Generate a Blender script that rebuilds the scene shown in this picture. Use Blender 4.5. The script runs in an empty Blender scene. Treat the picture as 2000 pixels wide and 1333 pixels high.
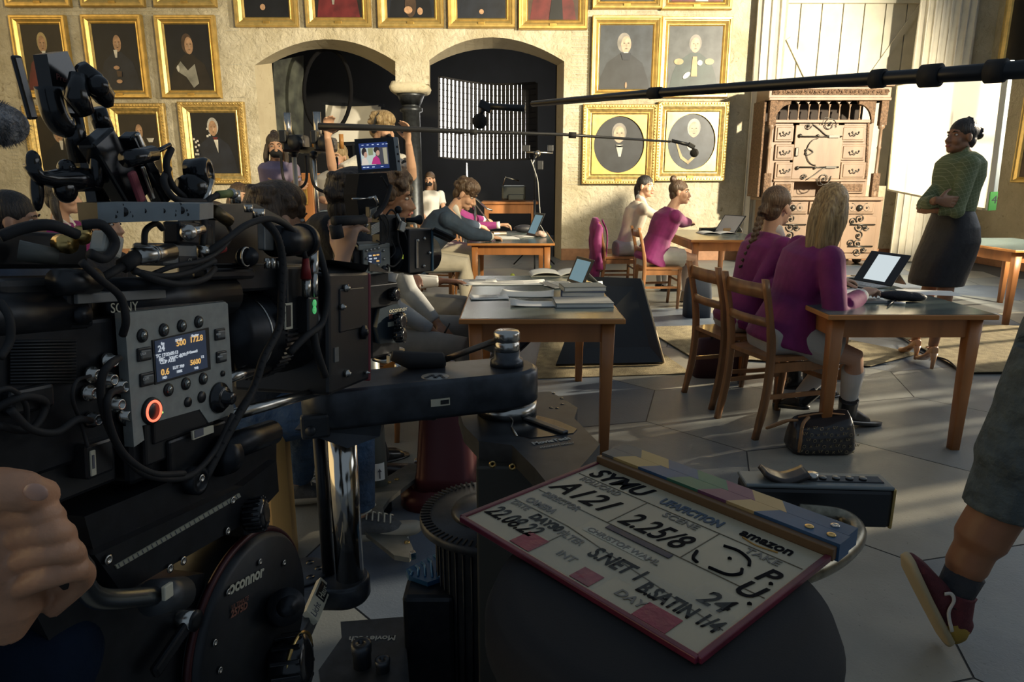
import bpy, bmesh, math, random
from mathutils import Vector as V, Matrix, Euler, noise
random.seed(7)
SC = bpy.context.scene
COL = SC.collection
rad = math.radians

# ------------------------------------------------------------ camera
F, HC = 1333.0, 1.36
PITCH = math.atan(316 / 1333.0)
cp, sp = math.cos(PITCH), math.sin(PITCH)
cd = bpy.data.cameras.new('camera'); cd.lens = 24.0; cd.sensor_width = 36; cd.clip_start = .02; cd.clip_end = 200
cam = bpy.data.objects.new('camera', cd); COL.objects.link(cam)
cam.location = (0, 0, HC); cam.rotation_euler = (math.pi / 2 - PITCH, 0, 0)
SC.camera = cam

# ------------------------------------------------------------ world, exposure
SC.view_settings.view_transform = 'Standard'; SC.view_settings.look = 'None'
SC.view_settings.gamma = 1; SC.view_settings.exposure = 0.55; SC.view_settings.use_curve_mapping = False
w = bpy.data.worlds.new('world'); SC.world = w; w.use_nodes = True
w.node_tree.nodes['Background'].inputs[0].default_value = (.50, .64, .80, 1)
w.node_tree.nodes['Background'].inputs[1].default_value = .20
SC.cycles.max_bounces = 6; SC.cycles.diffuse_bounces = 3; SC.cycles.glossy_bounces = 3
SC.cycles.transmission_bounces = 4; SC.cycles.caustics_reflective = False; SC.cycles.caustics_refractive = False
SC.cycles.sample_clamp_indirect = 4

# ------------------------------------------------------------ sun, film lamps and an added floor spot
def lamp(name, kind, loc, target, energy, color, **kw):
    l = bpy.data.lights.new(name, kind); l.energy = energy; l.color = color
    for k, v in kw.items(): setattr(l, k, v)
    o = bpy.data.objects.new(name, l); COL.objects.link(o); o.location = loc
    o.rotation_euler = (V(target) - V(loc)).to_track_quat('-Z', 'Y').to_euler()
    return o
lamp('sun', 'SUN', (14, 4, 5), (14 - 9.2, 4 - 3.0, 5 - 2.9), 7.0, (1, .84, .60), angle=rad(1.0))
lamp('film_lamp_wall', 'SPOT', (7.2, 3.2, 3.9), (2.1, 11.8, 1.6), 6500, (1, .88, .66), spot_size=rad(62), spot_blend=.5, shadow_soft_size=.16)
lamp('film_lamp_left_wall', 'SPOT', (4.5, -1.0, 4.8), (-4.2, 11.8, 2.4), 3000, (1, .83, .50), spot_size=rad(50), spot_blend=.6, shadow_soft_size=.3)
lamp('added_floor_spot', 'SPOT', (9.4, 8.4, 3.6), (1.6, 7.2, 0), 5200, (1, .86, .62), spot_size=rad(27), spot_blend=.5, shadow_soft_size=.1)  # spot added to brighten the far floor, stands for no known lamp
lamp('window_daylight', 'AREA', (7.55, 4.5, 2.9), (0, 4.5, .8), 92, (.86, .93, 1), shape='RECTANGLE', size=9, size_y=2.6)

# ------------------------------------------------------------ pixel measuring (photo pixels -> world points)
def ray(px, py):
    u = (px - 1000) / F; v = (666.5 - py) / F
    return V((u, cp + v * sp, -sp + v * cp))
def P(px, py, Y):
    d = ray(px, py); t = Y / d.y
    return V((d.x * t, Y, HC + d.z * t))
def PZ(px, py, z=0.0):
    d = ray(px, py); t = (z - HC) / d.z
    return V((d.x * t, d.y * t, z))
def PX(px, py, X):
    d = ray(px, py); t = X / d.x
    return V((X, d.y * t, HC + d.z * t))

# ------------------------------------------------------------ objects
def tag(o, label=None, cat=None, group=None, kind=None):
    if label: o['label'] = label
    if cat: o['category'] = cat
    if group: o['group'] = group
    if kind: o['kind'] = kind
    return o
def thing(name, label, cat, loc=(0, 0, 0), rot=None, group=None):
    o = bpy.data.objects.new(name, None); COL.objects.link(o); o.empty_display_size = .05
    o.location = loc
    if rot is not None: o.rotation_euler = rot
    return tag(o, label, cat, group)
def frame_thing(name, label, cat, M, group=None):
    o = bpy.data.objects.new(name, None); COL.objects.link(o); o.empty_display_size = .05
    o.matrix_basis = M
    return tag(o, label, cat, group)
def wm(o):
    M = o.matrix_basis.copy()
    while o.parent: o = o.parent; M = o.matrix_basis @ M
    return M
def copy_tree(o, parent=None, loc=None, rotz=None, label=None):
    c = o.copy(); COL.objects.link(c); c.parent = parent
    if loc is not None: c.location = loc
    if rotz is not None: c.rotation_euler = (0, 0, rotz)
    if label: c['label'] = label
    for ch in list(o.children): copy_tree(ch, c)
    return c

def basis(z, x=None):
    z = V(z).normalized()
    x = V(x) if x is not None else (V((0, 0, 1)) if abs(z.z) < .9 else V((1, 0, 0)))
    y = z.cross(x).normalized(); x = y.cross(z)
    return Matrix((x, y, z)).transposed()

class MB:
    """collects shapes; build() links them as one mesh object"""
    def __init__(s): s.bm = bmesh.new(); s.mi = 0
    def _mat(s, faces):
        for f in faces: f.material_index = s.mi
    def box(s, c, size, rot=None, bev=0.0, seg=2):
        r = bmesh.ops.create_cube(s.bm, size=1)
        vs = r['verts']
        for v in vs: v.co = V((v.co.x * size[0], v.co.y * size[1], v.co.z * size[2]))
        fs = set(f for v in vs for f in v.link_faces)
        if bev > 0:
            bev = min(bev, min(size) * .45)
            es = set(e for v in vs for e in v.link_edges)
            rr = bmesh.ops.bevel(s.bm, geom=list(es), offset=bev, segments=seg, affect='EDGES', profile=.5)
            vs = set(vs) | set(rr['verts']); vs = [v for v in vs if v.is_valid]
            fs = set(f for v in vs for f in v.link_faces)
        M = Matrix.Identity(4)
        if rot is not None:
            M = rot.to_4x4() if isinstance(rot, Matrix) else Euler(rot).to_matrix().to_4x4()
        M = Matrix.Translation(c) @ M
        for v in vs: v.co = M @ v.co
        s._mat(fs); return s
    def b2(s, a, b, bev=0.0):
        a, b = V(a), V(b)
        return s.box((a + b) / 2, [abs(b[i] - a[i]) for i in range(3)], bev=bev)
    def bar(s, a, b, w, h, up=(0, 0, 1), bev=0.0):
        a, b = V(a), V(b); d = b - a
        m = basis(d, up)
        return s.box((a + b) / 2, (h, w, d.length), m, bev)
    def tube(s, pts, r, seg=8, cap=True, closed=False, flat=None):
        pts = [V(p) for p in pts]; n = len(pts)
        rs = r if isinstance(r, (list, tuple)) else [r] * n
        rings = []; prev = None
        for i, p in enumerate(pts):
            if closed: t = pts[(i + 1) % n] - pts[i - 1]
            else: t = (pts[min(i + 1, n - 1)] - pts[max(i - 1, 0)])
            if t.length < 1e-9: t = V((0, 0, 1))
            t.normalize()
            if prev is None:
                x = V((0, 0, 1)) if abs(t.z) < .9 else V((1, 0, 0))
                if flat is not None: x = V(flat[0])
            else: x = prev
            x = x - t * x.dot(t)
            if x.length < 1e-6: x = V((1, 0, 0)) - t * t.x
            x.normalize(); y = t.cross(x); prev = x
            ra = rs[i]; fx, fy = (flat[1], flat[2]) if flat else (1, 1)
            rings.append([s.bm.verts.new(p + x * (math.cos(2 * math.pi * k / seg) * ra * fx) + y * (math.sin(2 * math.pi * k / seg) * ra * fy)) for k in range(seg)])
        fs = []
        for i in range(n if closed else n - 1):
            A, B = rings[i], rings[(i + 1) % n]
            for k in range(seg):
                fs.append(s.bm.faces.new((A[k], A[(k + 1) % seg], B[(k + 1) % seg], B[k])))
        if cap and not closed:
            fs.append(s.bm.faces.new(list(reversed(rings[0])))); fs.append(s.bm.faces.new(rings[-1]))
        for f in fs: f.smooth = True
        s._mat(fs); return s
    def cyl(s, a, b, r, r2=None, seg=16):
        a, b = V(a), V(b)
        s.tube([a, b], [r, r if r2 is None else r2], seg)
        return s
    def lathe(s, prof, c=(0, 0, 0), axis=(0, 0, 1), seg=24, sx=1, sy=1):
        m = basis(axis); c = V(c); rings = []
        for r, z in prof:
            if r < 1e-6: rings.append([s.bm.verts.new(c + m @ V((0, 0, z)))])
            else: rings.append([s.bm.verts.new(c + m @ V((r * sx * math.cos(2 * math.pi * k / seg), r * sy * math.sin(2 * math.pi * k / seg), z))) for k in range(seg)])
        fs = []
        for A, B in zip(rings, rings[1:]):
            for k in range(seg):
                a0, a1 = A[k % len(A)], A[(k + 1) % len(A)]; b0, b1 = B[k % len(B)], B[(k + 1) % len(B)]
                q = [a0]
                for vv in (a1, b1, b0):
                    if vv not in q: q.append(vv)
                if len(q) > 2: fs.append(s.bm.faces.new(q))
        if len(rings[0]) > 1: fs.append(s.bm.faces.new(list(reversed(rings[0]))))
        if len(rings[-1]) > 1: fs.append(s.bm.faces.new(rings[-1]))
        for f in fs: f.smooth = True
        s._mat(fs); return s
    def ball(s, c, r, seg=16, ring=10, rot=None):
        r = (r, r, r) if isinstance(r, (int, float)) else r
        g = bmesh.ops.create_uvsphere(s.bm, u_segments=seg, v_segments=ring, radius=1)
        c = V(c); fs = set()
        for v in g['verts']:
            p = V((v.co.x * r[0], v.co.y * r[1], v.co.z * r[2]))
            if rot is not None: p = rot @ p
            v.co = c + p
            fs.update(v.link_faces)
        for f in fs: f.smooth = True
        s._mat(fs); return s
    def poly(s, pts, smooth=False):
        f = s.bm.faces.new([s.bm.verts.new(V(p)) for p in pts]); f.smooth = smooth; s._mat([f]); return s
    def prism(s, pts, d):
        """polygon points extruded by vector d"""
        d = V(d); A = [s.bm.verts.new(V(p)) for p in pts]; B = [s.bm.verts.new(V(p) + d) for p in pts]
        n = len(A); fs = [s.bm.faces.new(A), s.bm.faces.new(list(reversed(B)))]
        for i in range(n): fs.append(s.bm.faces.new((A[(i + 1) % n], A[i], B[i], B[(i + 1) % n])))
        s._mat(fs); return s
    def grid(s, fn, nu, nv, smooth=True, thick=0.0):
        vs = [[s.bm.verts.new(V(fn(i / nu, j / nv))) for j in range(nv + 1)] for i in range(nu + 1)]
        fs = [s.bm.faces.new((vs[i][j], vs[i + 1][j], vs[i + 1][j + 1], vs[i][j + 1])) for i in range(nu) for j in range(nv)]
        for f in fs: f.smooth = smooth
        s._mat(fs); return s
    def loft(s, secs, seg=20, power=2.0):
        """secs: (center, lateral vector (half width), front vector (half depth))"""
        rings = []
        for c, a, b in secs:
            c, a, b = V(c), V(a), V(b); ring = []
            for k in range(seg):
                t = 2 * math.pi * k / seg; ct, st = math.cos(t), math.sin(t)
                e = 2 / power
                x = math.copysign(abs(ct) ** e, ct); y = math.copysign(abs(st) ** e, st)
                ring.append(s.bm.verts.new(c + a * x + b * y))
            rings.append(ring)
        fs = []
        for A, B in zip(rings, rings[1:]):
            for k in range(seg): fs.append(s.bm.faces.new((A[k], A[(k + 1) % seg], B[(k + 1) % seg], B[k])))
        fs.append(s.bm.faces.new(list(reversed(rings[0])))); fs.append(s.bm.faces.new(rings[-1]))
        for f in fs: f.smooth = True
        s._mat(fs); return s
    def text(s, txt, size, M, ext=.0004, align='LEFT', shear=0.0, off=0.0, sx=1.0):
        cu = bpy.data.curves.new('t', 'FONT'); cu.body = txt; cu.size = size; cu.extrude = ext; cu.align_x = align
        cu.shear = shear; cu.offset = off; cu.resolution_u = 3
        ob = bpy.data.objects.new('t', cu); me = bpy.data.meshes.new_from_object(ob)
        me.transform(M @ Matrix.Scale(sx, 4, (1, 0, 0)))
        n0 = len(s.bm.faces); s.bm.from_mesh(me); s.bm.faces.ensure_lookup_table()
        s._mat([s.bm.faces[i] for i in range(n0, len(s.bm.faces))])
        bpy.data.objects.remove(ob); bpy.data.curves.remove(cu); bpy.data.meshes.remove(me); return s
    def mesh(s, name, origin=None, normals=True):
        if normals: bmesh.ops.recalc_face_normals(s.bm, faces=s.bm.faces)
        me = bpy.data.meshes.new(name); 
        if origin is not None: bmesh.ops.transform(s.bm, matrix=origin, verts=s.bm.verts)
        s.bm.to_mesh(me); s.bm.free(); return me
    def build(s, name, mat, parent=None, world=False, smooth=None, normals=True):
        """world=True: the verts are world coordinates and are moved into the parent's frame"""
        M = wm(parent).inverted() if (world and parent) else None
        me = s.mesh(name, M, normals)
        if smooth is not None:
            for p in me.polygons: p.use_smooth = smooth
        for m in (mat if isinstance(mat, (list, tuple)) else [mat]): me.materials.append(m)
        o = bpy.data.objects.new(name, me); COL.objects.link(o)
        if parent: o.parent = parent
        return o
    def alone(s, name, mat, label, cat, group=None, smooth=None):
        """a thing that is one mesh: origin moved to its base"""
        cs = [v.co for v in s.bm.verts]
        c = V((sum(v.x for v in cs) / len(cs), sum(v.y for v in cs) / len(cs), min(v.z for v in cs)))
        bmesh.ops.translate(s.bm, verts=s.bm.verts, vec=-c)
        o = s.build(name, mat, smooth=smooth); o.location = c
        return tag(o, label, cat, group)
    def remesh(s, voxel, smooth_it=2, smooth_f=.5):
        """union of all closed shapes -> one continuous skin (bmesh replaced)"""
        me = bpy.data.meshes.new('r'); bmesh.ops.recalc_face_normals(s.bm, faces=s.bm.faces); s.bm.to_mesh(me)
        ob = bpy.data.objects.new('r', me); COL.objects.link(ob)
        m = ob.modifiers.new('r', 'REMESH'); m.mode = 'VOXEL'; m.voxel_size = voxel; m.use_smooth_shade = True
        if smooth_it:
            k = ob.modifiers.new('s', 'SMOOTH'); k.factor = smooth_f; k.iterations = smooth_it
        dg = bpy.context.evaluated_depsgraph_get()
        m2 = bpy.data.meshes.new_from_object(ob.evaluated_get(dg))
        s.bm.free(); s.bm = bmesh.new(); s.bm.from_mesh(m2)
        bpy.data.objects.remove(ob); bpy.data.meshes.remove(me); bpy.data.meshes.remove(m2)
        for f in s.bm.faces: f.smooth = True
        return s

def spline(pts, n=6):
    """Catmull-Rom through points"""
    pts = [V(p) for p in pts]
    if len(pts) < 3: return pts
    q = [pts[0] * 2 - pts[1]] + pts + [pts[-1] * 2 - pts[-2]]; out = []
    for i in range(1, len(q) - 2):
        a, b, c, d = q[i - 1:i + 3]
        for k in range(n):
            t = k / n
            out.append(.5 * ((2 * b) + (c - a) * t + (2 * a - 5 * b + 4 * c - d) * t * t + (3 * b - a - 3 * c + d) * t ** 3))
    out.append(pts[-1]); return out

# ------------------------------------------------------------ materials
MATS = {}
def mat(name, col, rough=.6, metal=0.0, noise_s=0, noise_a=.0, bump=0.0, bump_s=60, stretch=None, spec=.5, coat=0.0, emit=None, emit_s=0, col2=None, sheen=0, trans=0, alpha=1, detail=4, edge=(.35, .65)):
    if name in MATS: return MATS[name]
    m = bpy.data.materials.new(name); m.use_nodes = True; MATS[name] = m
    nt = m.node_tree; b = nt.nodes['Principled BSDF']
    b.inputs['Base Color'].default_value = (*col, 1); b.inputs['Roughness'].default_value = rough
    b.inputs['Metallic'].default_value = metal; b.inputs['Specular IOR Level'].default_value = spec
    b.inputs['Coat Weight'].default_value = coat; b.inputs['Sheen Weight'].default_value = sheen
    b.inputs['Transmission Weight'].default_value = trans; b.inputs['Alpha'].default_value = alpha
    if emit: b.inputs['Emission Color'].default_value = (*emit, 1); b.inputs['Emission Strength'].default_value = emit_s
    if noise_a or bump or col2:
        tc = nt.nodes.new('ShaderNodeTexCoord'); mp = nt.nodes.new('ShaderNodeMapping')
        nt.links.new(tc.outputs['Object'], mp.inputs[0])
        if stretch: mp.inputs['Scale'].default_value = stretch
    if noise_a or col2:
        n = nt.nodes.new('ShaderNodeTexNoise'); n.inputs['Scale'].default_value = noise_s or 8; n.inputs['Detail'].default_value = detail
        nt.links.new(mp.outputs[0], n.inputs['Vector'])
        r = nt.nodes.new('ShaderNodeValToRGB')
        c2 = col2 if col2 else tuple(min(1, c * (1 + noise_a)) for c in col)
        c1 = col if col2 else tuple(c * (1 - noise_a) for c in col)
        r.color_ramp.elements[0].color = (*c1, 1); r.color_ramp.elements[1].color = (*c2, 1)
        r.color_ramp.elements[0].position = edge[0]; r.color_ramp.elements[1].position = edge[1]
        nt.links.new(n.outputs[0], r.inputs[0]); nt.links.new(r.outputs[0], b.inputs['Base Color'])
    if bump:
        n2 = nt.nodes.new('ShaderNodeTexNoise'); n2.inputs['Scale'].default_value = bump_s; n2.inputs['Detail'].default_value = 5
        nt.links.new(mp.outputs[0], n2.inputs['Vector'])
        bp = nt.nodes.new('ShaderNodeBump'); bp.inputs['Strength'].default_value = min(1, bump * 2); bp.inputs['Distance'].default_value = bump * .05
        nt.links.new(n2.outputs[0], bp.inputs['Height']); nt.links.new(bp.outputs[0], b.inputs['Normal'])
    return m

gold = mat('gilt', (.66, .45, .14), .36, .7, 9, .15, .04, 50)
gold_dark = mat('gilt_inner', (.45, .28, .07), .42, .7, 9, .2, .05, 60)
gold_old = mat('gilt_ornament', (.62, .44, .16), .4, .7, 20, .25, .12, 90)
oak = mat('wood_table', (.42, .17, .055), .42, 0, 6, .3, .05, 40, (1, 1, .12), coat=.15)
oak_top = mat('wood_edge', (.50, .21, .06), .4, 0, 6, .3, .03, 40, (.2, 1, 1))
lino_top = mat('table_linoleum', (.085, .115, .115), .22, 0, 40, .15, .01, 200)
chair_wood = mat('wood_chair', (.30, .135, .05), .4, 0, 8, .4, .05, 50, (1, 1, .15), coat=.2)
paper = mat('paper', (.80, .80, .76), .8, 0, 300, .04)
print_ink = mat('print_ink', (.12, .12, .14), .8)
black_plastic = mat('black_plastic', (.012, .013, .015), .38, 0, 0, 0, .02, 300)
black_gloss = mat('black_gloss', (.010, .011, .013), .16, .0)
black_metal = mat('black_metal', (.014, .016, .020), .38, .55, 60, .2, .015, 400)
black_rubber = mat('black_rubber', (.012, .012, .013), .75)
grey_metal = mat('grey_metal', (.16, .17, .17), .42, .4, 80, .1, .02, 500)
panel_grey = mat('camera_panel_grey', (.30, .315, .295), .5, .1, 90, .08, .02, 700)
steel = mat('steel', (.52, .50, .46), .25, 1.0, 40, .1)
chrome = mat('chrome', (.60, .57, .52), .14, 1.0)
brass = mat('brass', (.55, .38, .14), .3, 1)
white_paint = mat('white_print', (.72, .72, .70), .6)
label_cream = mat('label_cream', (.55, .52, .40), .6)
red_mat = mat('red_anodized', (.38, .05, .06), .4, .3)
# ============================================================ SETTING
YW = 11.8; XR = 7.75; XL = -9.6; ZT = 5.4
# plaster: cream lime wash with trowel marks
def plaster(name, c1, c2, bump=.9):
    m = bpy.data.materials.new(name); m.use_nodes = True; nt = m.node_tree; b = nt.nodes['Principled BSDF']
    tc = nt.nodes.new('ShaderNodeTexCoord'); b.inputs['Roughness'].default_value = .92; b.inputs['Specular IOR Level'].default_value = .2
    n = nt.nodes.new('ShaderNodeTexNoise'); n.inputs['Scale'].default_value = 1.6; n.inputs['Detail'].default_value = 8; n.inputs['Roughness'].default_value = .65
    n3 = nt.nodes.new('ShaderNodeTexNoise'); n3.inputs['Scale'].default_value = 7; n3.inputs['Detail'].default_value = 9; n3.inputs['Roughness'].default_value = .7; n3.inputs['Distortion'].default_value = 1.2
    n2 = nt.nodes.new('ShaderNodeTexVoronoi'); n2.inputs['Scale'].default_value = 9; n2.feature = 'SMOOTH_F1'
    wv = nt.nodes.new('ShaderNodeTexNoise'); wv.inputs['Scale'].default_value = 6; wv.inputs['Detail'].default_value = 3
    mx = nt.nodes.new('ShaderNodeMixRGB'); mx.blend_type = 'ADD'; mx.inputs[0].default_value = .35
    nt.links.new(tc.outputs['Object'], wv.inputs['Vector']); nt.links.new(tc.outputs['Object'], mx.inputs[1]); nt.links.new(wv.outputs['Color'], mx.inputs[2]); nt.links.new(mx.outputs[0], n2.inputs['Vector'])
    for k in (n, n3): nt.links.new(tc.outputs['Object'], k.inputs['Vector'])
    r = nt.nodes.new('ShaderNodeValToRGB'); r.color_ramp.elements[0].color = (*c1, 1); r.color_ramp.elements[1].color = (*c2, 1)
    r.color_ramp.elements[0].position = .32; r.color_ramp.elements[1].position = .62
    nt.links.new(n.outputs[0], r.inputs[0])
    # dark flecks in the trowel marks
    r2 = nt.nodes.new('ShaderNodeValToRGB'); r2.color_ramp.elements[0].position = .30; r2.color_ramp.elements[1].position = .40
    r2.color_ramp.elements[0].color = (.45, .38, .28, 1); r2.color_ramp.elements[1].color = (1, 1, 1, 1); nt.links.new(n3.outputs[0], r2.inputs[0])
    ml = nt.nodes.new('ShaderNodeMixRGB'); ml.blend_type = 'MULTIPLY'; ml.inputs[0].default_value = .8
    nt.links.new(r.outputs[0], ml.inputs[1]); nt.links.new(r2.outputs[0], ml.inputs[2]); nt.links.new(ml.outputs[0], b.inputs['Base Color'])
    ad = nt.nodes.new('ShaderNodeMath'); ad.operation = 'ADD'; nt.links.new(n3.outputs[0], ad.inputs[0])
    sc_ = nt.nodes.new('ShaderNodeMath'); sc_.operation = 'MULTIPLY'; sc_.inputs[1].default_value = .5; nt.links.new(n2.outputs[0], sc_.inputs[0]); nt.links.new(sc_.outputs[0], ad.inputs[1])
    bp = nt.nodes.new('ShaderNodeBump'); bp.inputs['Strength'].default_value = bump; bp.inputs['Distance'].default_value = .045
    nt.links.new(ad.outputs[0], bp.inputs['Height']); nt.links.new(bp.outputs[0], b.inputs['Normal'])
    return m
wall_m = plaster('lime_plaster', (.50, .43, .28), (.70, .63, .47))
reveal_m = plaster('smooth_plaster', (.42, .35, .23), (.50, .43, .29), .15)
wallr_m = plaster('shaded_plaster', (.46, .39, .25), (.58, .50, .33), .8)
base_m = mat('baseboard_paint', (.34, .17, .085), .5, 0, 10, .15)
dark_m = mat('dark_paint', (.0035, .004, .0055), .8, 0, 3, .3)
dark_floor_m = mat('dark_room_floor', (.03, .03, .032), .5, 0, 6, .3)

def struct(o): return tag(o, kind='structure')
def segp(p0, pm, p1, n=14):
    """arc through three points in the wall plane"""
    out = []
    for i in range(n + 1):
        t = i / n; out.append(p0 * ((1 - t) * (1 - 2 * t)) + pm * (4 * t * (1 - t)) + p1 * (t * (2 * t - 1)))
    return out
aL = segp(P(497, 128, YW), P(634, 77, YW), P(772, 120, YW)); aR = segp(P(838, 118, YW), P(962, 73, YW), P(1102, 120, YW))
YB = YW + .55
bL = segp(P(531, 124, YB), P(652, 97, YB), P(776, 152, YB)); bR = segp(P(840, 128, YB), P(962, 95, YB), P(1088, 128, YB))
XA, XB = aL[0].x, aR[-1].x                       # outer jambs
XW0, XW1 = P(1532, 100, YW).x, P(1828, 100, YW).x   # window niche
# back wall face
mb = MB()
def quad(x0, x1, z0, z1, y=YW): mb.poly([(x0, y, z0), (x1, y, z0), (x1, y, z1), (x0, y, z1)])
quad(XL, XA, 0, ZT); quad(XB, XW0, 0, ZT); quad(XW1, XR, 0, ZT)
quad(XW0, XW1, 0, 1.25)
for arc in (aL, aR):
    for p, q in zip(arc, arc[1:]): mb.poly([p, q, (q.x, YW, ZT), (p.x, YW, ZT)])
ps0, ps1 = aL[-1], aR[0]
zc = P(800, 165, YW).z
mb.poly([ps0, ps1, (ps1.x, YW, ZT), (ps0.x, YW, ZT)])
# the pier between the arches narrows to the capital
k0, k1 = V((P(772, 150, YW).x, YW, zc)), V((P(838, 150, YW).x, YW, zc))
mb.poly([k0, k1, ps1, ps0])
struct(mb.build('wall_back', wall_m))
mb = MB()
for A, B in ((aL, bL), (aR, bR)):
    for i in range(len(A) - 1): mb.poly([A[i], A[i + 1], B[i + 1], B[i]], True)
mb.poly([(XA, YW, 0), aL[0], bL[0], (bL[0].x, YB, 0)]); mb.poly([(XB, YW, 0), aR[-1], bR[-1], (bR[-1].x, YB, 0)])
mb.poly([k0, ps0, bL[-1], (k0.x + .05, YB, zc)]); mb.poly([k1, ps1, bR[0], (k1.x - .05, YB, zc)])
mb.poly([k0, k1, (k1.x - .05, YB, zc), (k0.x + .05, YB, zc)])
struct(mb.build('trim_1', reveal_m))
# window niche
mb = MB(); YN = YW + .42
mb.poly([(XW0, YW, 1.25), (XW0, YN, 1.25), (XW0, YN, ZT), (XW0, YW, ZT)]); mb.poly([(XW1, YW, 1.25), (XW1, YN, 1.25), (XW1, YN, ZT), (XW1, YW, ZT)])
mb.poly([(XW0, YW, 1.25), (XW1, YW, 1.25), (XW1, YN, 1.25), (XW0, YN, 1.25)])
struct(mb.build('trim_2', wall_m))
shut_m = mat('shutter_paint', (.60, .56, .44), .6, 0, 4, .08); gap_m = mat('shutter_gap', (.20, .17, .12), .8)
win = struct(bpy.data.objects.new('window_1', None)); COL.objects.link(win); win.location = ((XW0 + XW1) / 2, YN, 1.25)
mb = MB(); nb = 7; bw = (XW1 - XW0) / nb
for i in range(nb): mb.b2((XW0 + i * bw + .008, YN - .05, 1.25), (XW0 + (i + 1) * bw - .008, YN - .01, ZT), .004)
mb.build('shutter_boards', shut_m, win, True)
mb = MB(); mb.b2((XW0, YN - .01, 1.25), (XW1, YN + .02, ZT)); mb.build('shutter_backing', gap_m, win, True)
mb = MB(); mb.bar(P(1540, 75, YN - .07), P(1580, 160, YN - .07), .09, .03, (0, 1, 0)); mb.bar(P(1800, 10, YN - .07), P(1700, 150, YN - .07), .09, .03, (0, 1, 0))
mb.bar((XW0, YN - .07, P(1660, 6, YN).z), (XW1, YN - .07, P(1660, 6, YN).z), .08, .05); mb.build('shutter_brace', shut_m, win, True)
# right wall (tall window openings nearer than the photo's edge), left wall
mb = MB()
def rq(y0, y1, z0, z1): mb.poly([(XR, y0, z0), (XR, y1, z0), (XR, y1, z1), (XR, y0, z1)])
opens = [(4.55, 4.75), (5.25, 5.4), (5.7, 5.95), (6.3, 7.3), (7.8, 9.5)]
y = -3.5; zs, zt = .75, 3.6
for a, b in opens:
    rq(y, a, 0, ZT); rq(a, b, 0, zs); rq(a, b, zt, ZT); y = b
rq(y, YW, 0, ZT)
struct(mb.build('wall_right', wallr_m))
mb = MB()
for a, b in opens:
    for z in (zs + .75, zs + 1.45, zs + 2.15): mb.b2((XR, a, z - .03), (XR + .05, b, z + .03))
    m_ = (a + b) / 2; mb.b2((XR, m_ - .03, zs), (XR + .05, m_ + .03, zt))
struct(mb.build('window_2', base_m))
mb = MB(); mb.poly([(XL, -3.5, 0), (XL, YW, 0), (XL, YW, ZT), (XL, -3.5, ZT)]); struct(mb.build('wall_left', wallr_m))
mb = MB(); mb.b2((XB, YW - .03, 0), (XR, YW, .20), .006); struct(mb.build('baseboard_back', base_m))
mb = MB(); mb.b2((XR - .03, -3.5, 0), (XR, YW - .03, .20), .006); struct(mb.build('baseboard_right', base_m))
mb = MB(); mb.b2((XL, YW - .03, 0), (XA, YW, .20), .006); struct(mb.build('baseboard_left', base_m))
# dark store room behind the arches
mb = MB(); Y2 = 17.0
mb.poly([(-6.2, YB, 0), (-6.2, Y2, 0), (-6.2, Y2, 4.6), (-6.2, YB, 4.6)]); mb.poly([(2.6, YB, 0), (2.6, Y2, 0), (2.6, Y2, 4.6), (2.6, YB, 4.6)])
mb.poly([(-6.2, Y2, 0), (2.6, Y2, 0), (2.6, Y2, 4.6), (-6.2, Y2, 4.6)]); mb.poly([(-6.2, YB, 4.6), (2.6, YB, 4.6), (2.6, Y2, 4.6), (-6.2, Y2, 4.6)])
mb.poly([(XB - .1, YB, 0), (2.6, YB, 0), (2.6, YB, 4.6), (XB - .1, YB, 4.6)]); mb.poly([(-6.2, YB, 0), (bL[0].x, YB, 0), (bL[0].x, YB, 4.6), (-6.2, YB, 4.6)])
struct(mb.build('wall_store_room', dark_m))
# floor: large hexagon tiles in three worn tones with thin seams
def tile(name, c1, c2):
    m = bpy.data.materials.new(name); m.use_nodes = True; nt = m.node_tree; b = nt.nodes['Principled BSDF']
    tc = nt.nodes.new('ShaderNodeTexCoord'); b.inputs['Roughness'].default_value = .42
    n = nt.nodes.new('ShaderNodeTexNoise'); n.inputs['Scale'].default_value = 3; n.inputs['Detail'].default_value = 8
    f = nt.nodes.new('ShaderNodeTexNoise'); f.inputs['Scale'].default_value = 38; f.inputs['Detail'].default_value = 3; f.inputs['Distortion'].default_value = 2.5
    for k in (n, f): nt.links.new(tc.outputs['Object'], k.inputs['Vector'])
    r = nt.nodes.new('ShaderNodeValToRGB'); r.color_ramp.elements[0].color = (*c1, 1); r.color_ramp.elements[1].color = (*c2, 1)
    r.color_ramp.elements[0].position = .35; r.color_ramp.elements[1].position = .65; nt.links.new(n.outputs[0], r.inputs[0])
    r2 = nt.nodes.new('ShaderNodeValToRGB'); r2.color_ramp.elements[0].position = .27; r2.color_ramp.elements[1].position = .31
    r2.color_ramp.elements[0].color = (.55, .55, .55, 1); r2.color_ramp.elements[1].color = (1, 1, 1, 1); nt.links.new(f.outputs[0], r2.inputs[0])
    ml = nt.nodes.new('ShaderNodeMixRGB'); ml.blend_type = 'MULTIPLY'; ml.inputs[0].default_value = 1
    nt.links.new(r.outputs[0], ml.inputs[1]); nt.links.new(r2.outputs[0], ml.inputs[2]); nt.links.new(ml.outputs[0], b.inputs['Base Color'])
    bp = nt.nodes.new('ShaderNodeBump'); bp.inputs['Strength'].default_value = .25; bp.inputs['Distance'].default_value = .004
    nt.links.new(f.outputs[0], bp.inputs['Height']); nt.links.new(bp.outputs[0], b.inputs['Normal'])
    rr = nt.nodes.new('ShaderNodeMapRange'); rr.inputs[3].default_value = .34; rr.inputs[4].default_value = .55
    nt.links.new(n.outputs[0], rr.inputs[0]); nt.links.new(rr.outputs[0], b.inputs['Roughness'])
    return m
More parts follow.
